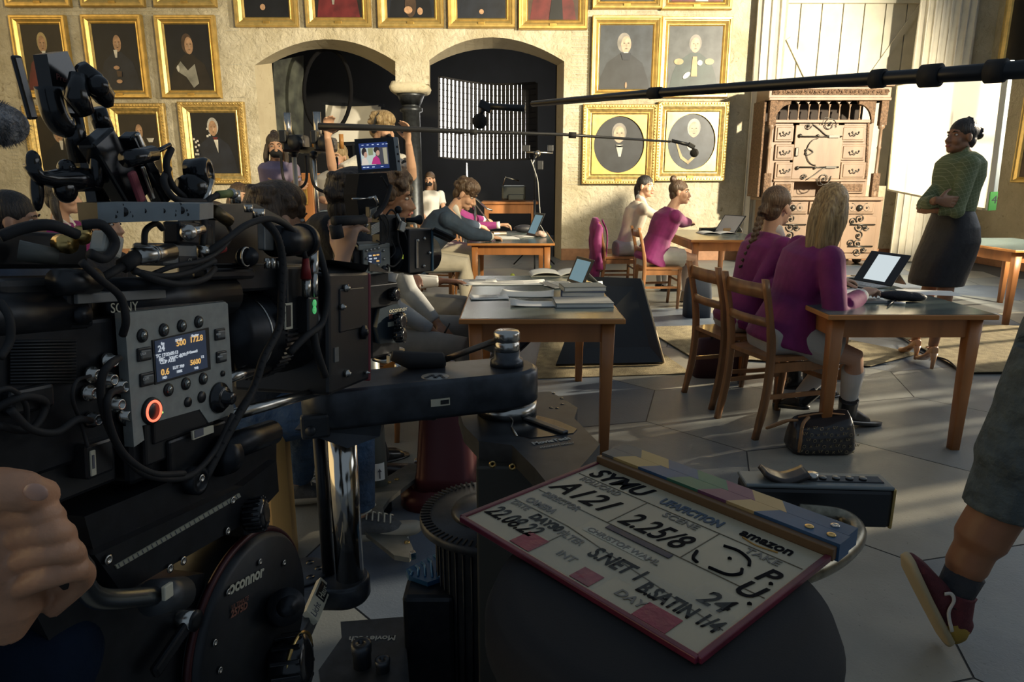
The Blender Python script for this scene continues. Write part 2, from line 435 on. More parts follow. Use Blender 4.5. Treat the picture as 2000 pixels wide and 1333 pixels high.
tiles = [tile('floor_sand', (.22, .215, .185), (.29, .28, .235)), tile('floor_blue_grey', (.09, .115, .155), (.13, .16, .20)), tile('floor_olive_grey', (.14, .155, .16), (.20, .215, .21)), mat('floor_seam', (.045, .045, .045), .7)]
mb = MB(); mb.mi = 3; mb.poly([(XL, -3.5, -.002), (XR, -3.5, -.002), (XR, Y2, -.002), (XL, Y2, -.002)])
S = .62; a0 = rad(14); ca, sa = math.cos(a0), math.sin(a0); rnd = random.Random(5)
for i in range(-22, 26):
    for j in range(-14, 26):
        cx0 = i * S * 1.5; cy0 = (j + (i % 2) * .5) * S * math.sqrt(3)
        cx_, cy_ = cx0 * ca - cy0 * sa + .35, cx0 * sa + cy0 * ca + .3
        pts = []
        for k in range(6):
            t = a0 + k * math.pi / 3; pts.append((cx_ + (S - .004) * math.cos(t), cy_ + (S - .004) * math.sin(t), 0))
        if all(XL < p[0] < XR and -3.5 < p[1] < Y2 for p in pts):
            mb.mi = rnd.choice((0, 0, 1, 2, 2)) if cy_ < 11 else 2; mb.poly(pts)
mb.mi = 2
struct(mb.build('floor', tiles))

# iron column with stone capital carrying the pier
colm = mat('cast_iron', (.055, .06, .065), .38, .7, 20, .2)
stone = plaster('capital_stone', (.50, .44, .30), (.60, .53, .37), .35)
cx = P(806, 300, YW + .28).x; cy = YW + .28
o = thing('column', 'grey cast iron column between the two arches', 'column', (cx, cy, 0))
mb = MB(); mb.lathe([(.26, 0), (.26, .12), (.20, .2), (.165, .3), (.155, 1.2), (.145, 2.45), (.19, 2.47), (.19, 2.52), (.15, 2.54), (.145, 2.6), (.16, zc - .3), (.22, zc - .16), (.24, zc - .12)], seg=28); mb.build('shaft', colm, o)
mb = MB(); mb.loft([((0, 0, zc - .12), (.27, 0, 0), (0, .27, 0)), ((0, 0, zc - .09), (.31, 0, 0), (0, .30, 0)), ((0, 0, zc - .03), (.33, 0, 0), (0, .32, 0)), ((0, 0, zc + .06), (.29, 0, 0), (0, .27, 0))], 24, 6)
mb.build('capital', stone, o)

# ------------------------------------------------------------ gilded portraits
skin_p = mat('painted_skin', (.40, .235, .13), .5, 0, 14, .25); skin_p2 = mat('painted_pale_skin', (.50, .36, .25), .5, 0, 14, .2)
P_ = lambda n, c: mat('painted_' + n, c, .45, 0, 5, .35)
PAL = dict(black=P_('black', (.005, .0055, .007)), umber=P_('umber', (.014, .010, .006)), navy=P_('navy', (.009, .012, .02)), slate=P_('slate', (.035, .042, .05)), mist=P_('mist', (.065, .07, .068)),
           red=P_('red', (.11, .014, .014)), white=P_('white', (.50, .47, .40)), steel=P_('steel', (.22, .21, .17)), brown=P_('brown', (.06, .035, .02)), grey=P_('grey', (.22, .20, .17)), green=P_('green', (.025, .045, .038)), gilt=P_('gilt_braid', (.36, .27, .12)), silver=P_('silver_hair', (.36, .34, .30)), dgrey=P_('dark_coat', (.016, .018, .021)))
def ell(cx, cz, rx, rz, a=0, n=20):
    c_, s_ = math.cos(a), math.sin(a)
    return [(cx + rx * math.cos(t) * c_ - rz * math.sin(t) * s_, cz + rx * math.cos(t) * s_ + rz * math.sin(t) * c_) for t in [2 * math.pi * k / n for k in range(n)]]
def portrait(rect, label, fig, oval=False, border=.15, ornate=False, plane=None, depth=.09, group='gilded portraits on the wall'):
    """rect: world (x0, x1, z0, z1) on the back wall; fig: list of (material, polygon in 0..1 picture units)"""
    x0, x1, z0, z1 = rect; W, Hh = x1 - x0, z1 - z0
    if plane is None:
        o = thing('portrait_painting', label, 'painting', ((x0 + x1) / 2, YW - .012, z0))
    else: o = frame_thing('portrait_painting', label, 'painting', plane)
    o['group'] = group
    def rectring(mb, i0, y0, i1, y1):
        a = [(-W / 2 + i0, y0, i0), (W / 2 - i0, y0, i0), (W / 2 - i0, y0, Hh - i0), (-W / 2 + i0, y0, Hh - i0)]
        b = [(-W / 2 + i1, y1, i1), (W / 2 - i1, y1, i1), (W / 2 - i1, y1, Hh - i1), (-W / 2 + i1, y1, Hh - i1)]
        for k in range(4): mb.poly([a[k], a[(k + 1) % 4], b[(k + 1) % 4], b[k]])
    B = border; D = depth
    prof = [(0, 0), (0, -D * .8), (B * .08, -D), (B * .30, -D * .98), (B * .36, -D * .8), (B * .46, -D * .78), (B * .75, -D * .45), (B * .80, -D * .52), (B * .86, -D * .5), (B, -D * .22)]
    mb = MB()
    for (i0, y0), (i1, y1) in zip(prof, prof[1:]): rectring(mb, i0, y0, i1, y1)
    if ornate:
        n = int(W / .045)
        for k in range(n):
            for zz in (B * .2, Hh - B * .2): mb.ball((-W / 2 + (k + .5) * W / n, -D, zz), (.016, .012, .014), 6, 4)
        n = int(Hh / .045)
        for k in range(n):
            for xx in (-W / 2 + B * .2, W / 2 - B * .2): mb.ball((xx, -D, (k + .5) * Hh / n), (.014, .012, .016), 6, 4)
    mb.poly([(-W / 2, -.001, 0), (W / 2, -.001, 0), (W / 2, -.001, Hh), (-W / 2, -.001, Hh)])
    mb.build('gilt_frame', gold_old if ornate else gold, o)
    cw, ch = W - 2 * B, Hh - 2 * B; yb = -D * .2
    mb = MB(); mats = []
    def slot(m):
        if m not in mats: mats.append(m)
        return mats.index(m)
    lay = [0]
    def flat(m, pts, clip=True):
        lay[0] += 1; mb.mi = slot(m)
        pp = []
        for (u, v) in pts:
            if oval:
                du, dv = u - .5, v - .5; r_ = math.hypot(du / .46, dv / .47)
                if r_ > 1: u, v = .5 + du / r_, .5 + dv / r_
            else: u, v = min(max(u, 0), 1), min(max(v, 0), 1)
            pp.append((-W / 2 + B + u * cw, yb - .0012 * lay[0], B + v * ch))
        # drop repeated points
        q = [p for k, p in enumerate(pp) if (V(p) - V(pp[k - 1])).length > 1e-4]
        if len(q) > 2: mb.poly(q)
    if oval: flat(fig[0][0], ell(.5, .5, .46, .47, 0, 48))
    else: flat(fig[0][0], [(0, 0), (1, 0), (1, 1), (0, 1)])
    for m, pts in fig[1:]: flat(m, pts)
    c_ = mb.build('canvas', mats, o, normals=False)
    # every canvas polygon faces the room
    if oval:
        mb = MB(); ring = ell(.5, .5, .465, .475, 0, 48); outer = []
        for k in range(48):
            t = 2 * math.pi * k / 48; m_ = max(abs(math.cos(t)), abs(math.sin(t)))
            outer.append((.5 + .5 * math.cos(t) / m_, .5 + .5 * math.sin(t) / m_))
        f_ = lambda u, v, y: (-W / 2 + B + u * cw, y, B + v * ch)
        for k in range(48):
            j = (k + 1) % 48
            mb.poly([f_(*ring[k], yb - .03), f_(*ring[j], yb - .03), f_(*outer[j], yb - .03), f_(*outer[k], yb - .03)])
            mb.poly([f_(*ring[k], yb - .03), f_(*ring[j], yb - .03), f_(*ring[j], yb), f_(*ring[k], yb)])
        mb.build('oval_mount', gold, o)
    mb = MB(); mb.box((0, -D * .95, B * .42), (.11, .01, .045), bev=.003); mb.build('name_plate', gold_dark, o)
    return o
def WR(x0, y0, x1, y1):
    a = P(x0, y0, YW - .05); b = P(x1, y1, YW - .05); return (a.x, b.x, b.z, a.z)
def sitter(bg, coat, skin, hair, cx=.5, top=.86, s=1.0, body=None, turn=0, extra=()):
    hr = .112 * s
    f = [(bg, None)]
    hz = top - hr * 1.3
    f.append((hair, ell(cx - turn * .02, hz + hr * .25, hr * 1.05, hr * 1.25)))
    bodyp = body or [(cx - .46 * s, 0), (cx - .41 * s, hz - .46 * s), (cx - .31 * s, hz - .26 * s), (cx - .08 * s, hz - .12 * s), (cx + .08 * s, hz - .12 * s), (cx + .31 * s, hz - .26 * s), (cx + .41 * s, hz - .48 * s), (cx + .46 * s, 0)]
    f.append((coat, bodyp))
    f.append((skin, ell(cx + turn * .02, hz, hr * .78, hr * 1.08)))
    f.append((PAL['brown'], ell(cx + turn * .02 - hr * .3, hz + hr * .18, hr * .16, hr * .06, 0, 8))); f.append((PAL['brown'], ell(cx + turn * .02 + hr * .35, hz + hr * .18, hr * .16, hr * .06, 0, 8)))
    f.append((PAL['red'] if False else PAL['brown'], ell(cx + turn * .02 + hr * .05, hz - hr * .52, hr * .22, hr * .05, 0, 8)))
    f.append((skin_p2, ell(cx + turn * .02 + hr * .1, hz - hr * .08, hr * .1, hr * .24, 0, 8)))
    f += list(extra); return f
collar = lambda cx, z, c='white', w=.05, h=.1: (PAL[c], [(cx - w, z), (cx + w, z), (cx + w * .5, z - h), (cx - w * .5, z - h)])
hand_ = lambda cx, z, w=.07, h=.03, a=0: (skin_p, ell(cx, z, w, h, a, 12))
# left group, upper row (one cut by the photo's top edge) and two rows below
for r_, lab, c_ in (((-8, -120, 140, 14), 'gilt framed dark portrait cut by the top edge at the far left', 'black'), ((142, -122, 284, 14), 'gilt framed dark portrait cut by the top edge above the clergyman', 'umber'), ((287, -122, 424, 14), 'gilt framed dark portrait cut by the top edge above the man in armour', 'black')):
    portrait(WR(*r_), lab, sitter(PAL[c_], PAL['navy'], skin_p, PAL['brown'], .5, .85))
portrait(WR(18, 30, 150, 192), 'portrait of a man in pale curled wig and red robe', sitter(PAL['umber'], PAL['red'], skin_p, PAL['gilt'], .5, .86, 1.1, extra=[(PAL['white'], [(.25, 0), (.75, 0), (.7, .12), (.3, .12)]), collar(.52, .6, 'white', .05, .12)]), border=.13)
portrait(WR(158, 29, 295, 192), 'portrait of a clergyman in black robe with white bands and book', sitter(PAL['black'], PAL['navy'], skin_p, PAL['black'], .52, .86, 1.05, turn=1, extra=[collar(.49, .61, 'white', .045, .12), hand_(.47, .34), hand_(.5, .13), (PAL['brown'], [(.46, .3), (.58, .28), (.57, .2), (.47, .2)])]), border=.13)
portrait(WR(301, 30, 434, 192), 'portrait of a man with long dark curls in shining steel armour', sitter(PAL['black'], PAL['umber'], skin_p, PAL['brown'], .5, .84, 1.1, turn=1, extra=[(PAL['steel'], [(.18, .34), (.3, .44), (.45, .3), (.62, .40), (.68, .1), (.55, .03), (.4, .2), (.22, .28)]), (PAL['white'], ell(.23, .33, .03, .05))]), border=.13)
portrait(WR(44, 206, 186, 360), 'portrait behind the camera arms, grey haired man in dark coat', sitter(PAL['umber'], PAL['black'], skin_p, PAL['grey'], .5, .84, 1.1, extra=[collar(.55, .58, 'white', .05, .16)]), border=.17, ornate=True)
portrait(WR(205, 202, 338, 359), 'portrait of a bald man, partly hidden by black camera rods', sitter(PAL['umber'], PAL['umber'], skin_p, PAL['umber'], .52, .86, 1.05, extra=[collar(.8, .6, 'white', .1, .07)]), border=.17, ornate=True)
portrait(WR(347, 199, 490, 359), 'portrait of a grey haired man, picture dotted with white squares', sitter(PAL['black'], PAL['navy'], skin_p, PAL['silver'], .48, .9, 1.05, extra=[collar(.52, .6, 'red', .06, .04), (PAL['white'], [(.48, .56), (.58, .56), (.56, .34)])] +
    [(PAL['white'], [(a, b), (a + .045, b), (a + .045, b + .035), (a, b + .035)]) for a, b in ((.34, .72), (.33, .6), (.38, .62), (.02, .55), (.06, .5), (.1, .52), (.12, .45), (.05, .42), (.08, .36), (.04, .3), (.09, .3), (.06, .2))]), border=.17, ornate=True)
# row over the arches
for r_, lab, bg, ct, hd in (((447, -112, 584, 53), 'portrait above the left arch, dark with one pale hand', 'black', 'black', [hand_(.42, .16, .06, .05)]),
        ((588, -112, 726, 53), 'portrait above the left arch of a sitter in a red robe', 'umber', 'red', [(PAL['grey'], [(.35, .4), (.45, .4), (.42, .2), (.38, .2)])]),
        ((732, -112, 867, 54), 'portrait above the column with two clasped hands', 'navy', 'black', [(PAL['brown'], ell(.5, .2, .12, .2)), hand_(.45, .12, .09, .06), hand_(.7, .1, .06, .06)]),
        ((872, -112, 1006, 55), 'portrait above the right arch, dark with a small hand near the centre', 'navy', 'navy', [hand_(.5, .1, .05, .04)]),
        ((1013, -112, 1147, 58), 'portrait above the right arch with bright red drapery', 'brown', 'red', [(PAL['black'], [(.42, 0), (.7, 0), (.66, .5), (.5, .5)])])):
    portrait(WR(*r_), lab, sitter(PAL[bg], PAL[ct], skin_p, PAL['brown'], .5, .88, extra=hd), border=.15)
# right group
portrait(WR(1160, -132, 1292, 18), 'portrait cut by the top edge, left of the right-hand pair', sitter(PAL['navy'], PAL['slate'], skin_p, PAL['grey'], .5, .86), border=.13)
portrait(WR(1298, -132, 1428, 20), 'portrait cut by the top edge, with red and white robes', sitter(PAL['brown'], PAL['red'], skin_p, PAL['grey'], .5, .86, extra=[(PAL['white'], [(.48, 0), (.72, 0), (.68, .2), (.52, .2)])]), border=.13)
portrait(WR(1157, 31, 1286, 191), 'portrait of a bald man in buttoned blue grey coat', sitter(PAL['slate'], PAL['dgrey'], skin_p2, PAL['grey'], .48, .86, 1.1, turn=1, extra=[collar(.5, .58, 'white', .05, .03), (PAL['navy'], [(.4, .57), (.6, .57), (.58, .46), (.44, .46)]), hand_(.52, .06, .02, .05)]), border=.135)
portrait(WR(1293, 33, 1420, 191), 'portrait of an officer in green uniform with gold epaulettes', sitter(PAL['mist'], PAL['green'], skin_p2, PAL['grey'], .5, .85, 1.0, extra=[(PAL['gilt'], ell(.2, .44, .09, .05)), (PAL['gilt'], ell(.78, .44, .09, .05)), (PAL['gilt'], [(.46, .52), (.54, .52), (.56, .2), (.44, .2)]), (PAL['white'], ell(.6, .42, .05, .045)), (PAL['white'], ell(.36, .22, .08, .04, .6))]), border=.135)
portrait(WR(1139, 204, 1277, 360), 'oval portrait of a white haired man in black bow tie', sitter(PAL['dgrey'], PAL['dgrey'], skin_p2, PAL['grey'], .5, .84, 1.15, extra=[(PAL['white'], [(.44, .5), (.58, .5), (.54, .3), (.5, .3)]), (PAL['black'], [(.44, .5), (.58, .46), (.58, .5), (.44, .46)])]), oval=True, border=.16, ornate=True)
portrait(WR(1285, 199, 1414, 354), 'oval portrait of a grey officer with pale braid loops', sitter(PAL['slate'], PAL['slate'], skin_p2, PAL['silver'], .54, .87, 1.1, extra=[(PAL['gilt'], [(.16, .5), (.2, .48), (.3, .22), (.46, .12), (.62, .26), (.58, .3), (.46, .18), (.34, .26), (.22, .5)]), (PAL['white'], [(.42, .42), (.52, .44), (.56, .36), (.46, .36)])]), oval=True, border=.16, ornate=True)
# right wall paintings
def right_plane(px, py0):
    pt = PX(px, py0, XR - .012)
    return Matrix.Translation(pt) @ Matrix.Rotation(rad(-90), 4, 'Z')
pt = PX(1968, 357, XR)
o = portrait((0, 1.35, 0, 1.62), 'portrait of a seated woman with pale dress on the right wall', sitter(PAL['umber'], PAL['brown'], skin_p2, PAL['brown'], .45, .9, 1.2, extra=[(skin_p2, ell(.45, .62, .14, .06)), hand_(.4, .36, .1, .03), (PAL['white'], ell(.45, .18, .28, .1))]), plane=Matrix.Translation((XR - .012, 10.1, pt.z)) @ Matrix.Rotation(rad(-90), 4, 'Z'), border=.09)
pt2 = PX(1928, 125, XR)
portrait((0, 2.6, 0, 2.4), 'large dark painting in thin gilt frame at the upper right corner', [(PAL['black'], None), (PAL['umber'], ell(.4, .4, .2, .3))], plane=Matrix.Translation((XR - .012, 10.2, P(1935, 122, 10.6).z)) @ Matrix.Rotation(rad(-90), 4, 'Z'), border=.09)

# white wire hanging grids beside and between the frames
wire_m = mat('white_wire', (.55, .52, .42), .5)
def wire_grid(x0, y0, x1, y1, label, nv=3, step=.055):
    a = P(x0, y0, YW - .012); b = P(x1, y1, YW - .012)
    mb = MB(); W_ = b.x - a.x
    for k in range(nv): x = a.x + W_ * k / (nv - 1); mb.bar((x, YW - .012, b.z), (x, YW - .012, a.z), .006, .006)
    n = max(2, int(abs(a.z - b.z) / step))
    for k in range(n + 1): z = b.z + (a.z - b.z) * k / n; mb.bar((a.x, YW - .009, z), (b.x, YW - .009, z), .006, .006)
    return mb.alone('wire_hanging_grid', wire_m, label, 'wire grid', 'white wire grids behind the frames')
wire_grid(1118, 62, 1148, 195, 'white wire grid left of the portrait of the bald man')
wire_grid(1113, 205, 1138, 360, 'white wire grid left of the oval bow tie portrait')
wire_grid(440, 60, 478, 190, 'white wire grid right of the portrait in armour', 3, .4)
wire_grid(2, 200, 44, 358, 'white wire grid at the far left beside the lower row')
wire_grid(440, -5, 449, 58, 'narrow wire grid left of the frames over the arches')
wire_grid(1278, 195, 1288, 350, 'narrow wire grid between the two oval portraits', 2)
wire_grid(1286, 30, 1295, 190, 'narrow wire grid between the bald man and the officer', 2)
wire_grid(1150, 14, 1420, 34, 'wide wire grid strip above the bald man and officer', 6, .05)
wire_grid(10, 12, 430, 30, 'wide wire grid strip above the robed, clerical and armoured portraits', 14, .06)

# ------------------------------------------------------------ curtains
def curtain(x0, x1, z0, z1, y, folds, amp, label, sway=0.0, m=None):
    mb = MB()
    def fn(u, v):
        z = z0 + (z1 - z0) * v
        x = x0 + (x1 - x0) * u + sway * (1 - v) * (z1 - z0)
        return (x + .02 * math.sin(u * folds * 6.28 * 2 + v * 3), y + amp * math.sin(u * folds * 6.28 + .6 * math.sin(v * 2.2)) * (.7 + .3 * math.sin(u * 9 + 1)), z)
    mb.grid(fn, folds * 12, 14)
    o = mb.alone('curtain', m, label, 'curtain')
    s = o.modifiers.new('thickness', 'SOLIDIFY'); s.thickness = .006
    return o
curt_m = mat('curtain_cloth', (.74, .69, .56), .85, 0, 6, .05, .05, 300, sheen=.2)
curtain(P(1478, 80, 11.55).x, P(1530, 80, 11.55).x, .02, ZT - .05, 11.6, 3, .05, 'cream curtain hanging left of the white shutters', m=curt_m)
curtain(P(1795, 80, 11.4).x, P(1905, 80, 11.4).x, .02, ZT - .05, 11.45, 7, .07, 'cream curtain hanging right of the shutters behind the whiteboard', m=curt_m)

# ------------------------------------------------------------ rugs
rug_m = mat('rug_sand', (.40, .33, .19), .95, 0, 12, .22, .5, 160); rug_m2 = mat('rug_edge', (.10, .085, .06), .95)
def rug(c, label, z=.004):
    mb = MB(); pts = [PZ(x, y, z) for x, y in c]
    mb.prism(pts, (0, 0, .006)); return mb.alone('rug', [rug_m], label, 'rug')
rug([(1040, 741), (1352, 731), (1240, 655), (1060, 655)], 'sand coloured rug corner under the leaning black board', .001)
rug([(1255, 640), (1350, 698), (1700, 716), (1792, 692), (1500, 633)], 'long sand rug between the girls and the teacher', .010)
rug([(1745, 650), (1885, 728), (2090, 726), (2070, 640), (1800, 632)], 'sand rug right of the teacher, edged in black', .019)
# ============================================================ TABLES AND CHAIRS
def table(x0, x1, y0, y1, label, H=.72):
    o = thing('school_table', label, 'table', ((x0 + x1) / 2, (y0 + y1) / 2, 0), None, 'school tables'); cx_, cy_ = (x0 + x1) / 2, (y0 + y1) / 2
    W, D = x1 - x0, y1 - y0
    mb = MB(); mb.box((0, 0, H - .012), (W, D, .024), bev=.004); mb.build('table_edge', oak_top, o)
    mb = MB(); mb.box((0, 0, H + .0005), (W - .016, D - .016, .003)); mb.build('writing_surface', lino_top, o)
    mb = MB(); i = .075
    for s in (-1, 1):
        mb.box((0, s * (D / 2 - i), H - .075), (W - 2 * i, .022, .10)); mb.box((s * (W / 2 - i), 0, H - .075), (.022, D - 2 * i, .10))
    mb.build('apron', oak, o)
    for sx in (-1, 1):
        for sy in (-1, 1):
            mb = MB(); px_, py_ = sx * (W / 2 - i), sy * (D / 2 - i)
            mb.loft([((px_, py_, 0), (.023, 0, 0), (0, .023, 0)), ((px_, py_, .45), (.030, 0, 0), (0, .030, 0)), ((px_, py_, H - .026), (.034, 0, 0), (0, .034, 0))], 16, 8)
            mb.build('leg', oak, o)
    return o
table(1.53, 2.36, 3.24, 4.66, 'school table nearest on the right, where the blonde girl writes')
table(-.25, .535, 3.14, 4.62, 'school table in the middle, strewn with printed sheets and books')
table(-.46, .44, 7.04, 8.70, 'school table before the right arch, where the boy in navy writes')
table(1.93, 2.80, 7.42, 9.0, 'school table by the back wall in front of the two watching girls')
table(4.66, 5.6, 6.34, 7.7, 'school table cut by the right edge of the photo behind the teacher')
def chair(name='wooden_chair'):
    o = thing(name, 'x', 'chair', (0, 0, 0), None, 'wooden school chairs')
    W, D, SH, BH = .39, .40, .445, .865
    mb = MB()
    mb.prism([(-.01, -W / 2 + .02, SH - .022), (D, -W / 2 - .01, SH - .022), (D + .01, 0, SH - .022), (D, W / 2 + .01, SH - .022), (-.01, W / 2 - .02, SH - .022)], (0, 0, .024)); mb.build('seat', chair_wood, o)
    for s in (-1, 1):
        mb = MB(); y = s * (W / 2 - .018)
        pts = [(-.055, y, 0), (-.012, y, .22), (0, y, .44), (-.02, y, .62), (-.075, y, BH)]
        pp = spline(pts, 4)
        mb.loft([(p, (.020 if .1 < p.z < .6 else .016, 0, 0), (0, .016, 0)) for p in pp], 12, 6); mb.build('back_leg', chair_wood, o)
        mb = MB(); pts = [(D - .03, s * (W / 2 + .0), 0), (D - .02, s * (W / 2 - .012), .22), (D - .02, s * (W / 2 - .015), SH - .02)]
        mb.loft([(p, (r, 0, 0), (0, r, 0)) for p, r in zip(pts, (.013, .017, .02))], 12, 6); mb.build('leg', chair_wood, o)
        mb = MB(); mb.bar((0, s * (W / 2 - .02), .23), (D - .02, s * (W / 2 - .01), .23), .014, .024); mb.build('stretcher', chair_wood, o)
        mb = MB(); mb.bar((0, s * (W / 2 - .02), SH - .055), (D - .02, s * (W / 2 - .01), SH - .055), .018, .05); mb.build('seat_rail', chair_wood, o)
    mb = MB(); mb.bar((D - .02, -W / 2 + .02, .30), (D - .02, W / 2 - .02, .30), .014, .024, (0, 0, 1)); mb.build('stretcher', chair_wood, o)
    for z, h in ((.80, .075), (.635, .045)):
        mb = MB(); x = -.058 if z > .7 else -.028
        mb.grid(lambda u, v: (x - .018 * math.sin(math.pi * u) + .0 * v, -W / 2 + .03 + (W - .06) * u, z - h / 2 + h * v), 8, 1)
        f = mb.build('back_slat', chair_wood, o); s_ = f.modifiers.new('t', 'SOLIDIFY'); s_.thickness = .016; s_.offset = 0
    return o
ch0 = chair(); ch0.location = (1.305, 3.63, 0); ch0.rotation_euler.z = rad(17); ch0['label'] = 'wooden chair of the blonde girl, nearest on the right'
for x, y, a, lab in ((1.222, 4.12, 13, 'wooden chair of the braided girl, second from the front'),
                     (1.40, 7.42, 3, 'wooden chair of the girl with the high bun by the back wall'),
                     (1.10, 8.42, 3, 'wooden chair with a magenta blazer over its back'),
                     (-.98, 3.6, 0, 'wooden chair of the student in grey knitwear at the middle table'),
                     (-.95, 4.55, 0, 'wooden chair of the student in white cuffs at the middle table'),
                     (-1.05, 7.55, 0, 'wooden chair of the boy in navy at the far table'),
                     (-1.05, 8.4, 0, 'wooden chair of the curly haired student at the far table'),
                     (-1.05, 13.5, 195, 'dark wooden chair inside the right arch')):
    copy_tree(ch0, None, (x, y, 0), rad(a), lab)

# ------------------------------------------------------------ papers, books, tablets
def sheet(px, py, Y0, w_, d_, rot, label, curl=.0, z=.7225, lines=True):
    c = PZ(px, py, z); o = thing('paper_sheet', label, 'paper', (c.x, c.y, z), (0, 0, rad(rot)), 'loose sheets on the middle table')
    mb = MB()
    mb.grid(lambda u, v: ((u - .5) * w_, (v - .5) * d_, .0006 + curl * (abs(u - .5) * 2) ** 3 * (.4 + .6 * v)), 8, 4)
    f = mb.build('sheet', paper, o); s_ = f.modifiers.new('t', 'SOLIDIFY'); s_.thickness = .0006
    if lines:
        mb = MB()
        for k in range(9): 
            y = d_ * (.38 - k * .085); L = w_ * (.72 if k % 4 else .4)
            mb.b2((-w_ * .38, y, .0016), (-w_ * .38 + L * .85, y + .003, .0019))
        if curl < .01: mb.build('printed_lines', print_ink, o)
        else: mb.bm.free()
    return o
sheet(985, 553, 0, .52, .21, 2, 'long white printed sheet lying across the middle table toward the hand', .006, .7232)
sheet(1120, 556, 0, .36, .20, -6, 'printed sheet at the back of the middle table by the keyboard', .008, .7243)
sheet(1030, 575, 0, .30, .20, -4, 'printed sheet with dark shadow edge in the middle of the papers', .012, .7236)
sheet(955, 581, 0, .21, .15, 8, 'small printed sheet left among the papers on the middle table', .006, .7252)
sheet(1060, 594, 0, .34, .16, 1, 'nearest printed sheet with upturned corner on the middle table', .02, .7248)
sheet(930, 549, 0, .26, .13, 5, 'sheet sticking over the left table edge under the dark hand', .004, .7262)
def book(c, w_, d_, h_, rot, label, cover, group='books on the tables', pages=True):
    o = thing('book', label, 'book', c, (0, 0, rad(rot)), group)
    mb = MB(); mb.box((0, 0, .0015), (w_, d_, .003)); mb.box((0, 0, h_ - .0015), (w_, d_, .003)); mb.box((-w_ / 2 + .0015, 0, h_ / 2), (.003, d_, h_)); mb.build('cover', cover, o)
    mb = MB(); mb.box((.002, 0, h_ / 2), (w_ - .008, d_ - .008, h_ - .007)); mb.build('pages', paper, o)
    return o
cv1 = mat('cover_pale', (.42, .42, .36), .6); cv2 = mat('cover_blue', (.10, .13, .24), .5); cv3 = mat('cover_grey', (.30, .31, .30), .6); cv4 = mat('cover_brown', (.22, .13, .06), .6)
book(tuple(PZ(1137, 595, .7225)), .30, .20, .024, 2, 'white open script at the near right corner of the middle table', cv3)
c = PZ(1141, 583, .7225); c.y += .12
book(tuple(c), .24, .17, .030, -3, 'grey blue book under the pale book by the propped tablet', cv2)
book((c.x, c.y, .7535), .24, .16, .026, 6, 'pale closed book on top of the pile by the propped tablet', cv1)
def open_book(c, w_, d_, rot, label, h_=.022):
    o = thing('open_book', label, 'book', c, (0, 0, rad(rot)))
    mb = MB(); mb.grid(lambda u, v: ((u - .5) * w_, (v - .5) * d_, .006 + h_ * (math.sin(math.pi * abs(2 * u - 1)) ** .6 if 0 < u < 1 else 0)), 24, 4); 
    f = mb.build('pages', paper, o); s_ = f.modifiers.new('t', 'SOLIDIFY'); s_.thickness = .004
    mb = MB(); mb.box((0, 0, .002), (w_ + .01, d_ + .01, .003)); mb.build('cover', cv1, o); return o
open_book(tuple(PZ(1092, 536, .7225)), .40, .24, 3, 'thick open book at the far end of the middle table')
open_book(tuple(PZ(1400, 457, .7225)), .42, .30, 0, 'open book in front of the girl with the bun')
open_book(tuple(PZ(1420, 448, .7225)), .32, .22, 10, 'second open book at the right of the far girls table')
screen_dark = mat('screen_dark', (.02, .022, .025), .15)
def screen_mat(name, col, s): return mat(name, (.02, .02, .02), .3, emit=col, emit_s=s)
scr_white = screen_mat('screen_page', (.75, .85, .88), .55); scr_blue = screen_mat('screen_water', (.16, .30, .36), .5)
def tablet(c, w_, h_, rot, tilt, label, scr, rect=(.5, .5, .8, .8), key=True):
    """tablet with stand cover and keyboard; faces local -y, leans back"""
    o = thing('tablet_computer', label, 'tablet', c, (0, 0, rad(rot)))
    m = Matrix.Rotation(rad(-tilt), 3, 'X')
    mb = MB(); mb.box(m @ V((0, 0, h_ / 2)) + V((0, 0, .006)), (w_, .008, h_), m, .003); mb.build('tablet_body', mat('tablet_shell', (.03, .033, .036), .3, .3), o)
    mb = MB(); mb.box(m @ V(((rect[0] - .5) * w_, -.0047, h_ * rect[1])) + V((0, 0, .006)), (w_ * rect[2], .0008, h_ * rect[3]), m); mb.build('screen', scr, o)
    mb = MB(); top = m @ V((0, .006, h_ * .55)); mb.bar(top + V((0, .004, 0)), V((0, top.y + .09, .005)), w_ * .7, .004, (0, 1, 0)); mb.build('stand_flap', cv3, o)
    if key:
        mb = MB(); mb.box((0, -.10, .004), (w_, .18, .006), bev=.002); mb.build('keyboard_base', mat('keyboard_shell', (.35, .35, .33), .5), o)
        mb = MB()
        for r in range(5):
            for k in range(13): mb.box((-w_ * .44 + k * w_ * .073, -.035 - r * .024, .0085), (w_ * .062, .019, .003))
        mb.build('keys', mat('key_white', (.62, .62, .60), .5), o)
    return o
tablet(tuple(PZ(1120, 562, .7245) + V((.02, .12, 0))), .24, .17, -70, 24, 'tablet propped on the middle table showing a blue wave picture', scr_blue)
tablet((2.24, 4.22, .7245), .30, .22, -72, 34, 'tablet with a white page on screen before the blonde girl', scr_white, (.52, .5, .55, .82))
tablet(tuple(PZ(1037, 462, .7245)), .30, .28, -72, 24, 'tablet leaning on the far table facing the boy in navy', scr_blue)
tablet(tuple(PZ(1415, 455, .7245)), .34, .26, -60, 40, 'pale propped folder tablet on the far girls table', mat('folder_white', (.6, .6, .56), .6), (.5, .5, .9, .9), False)
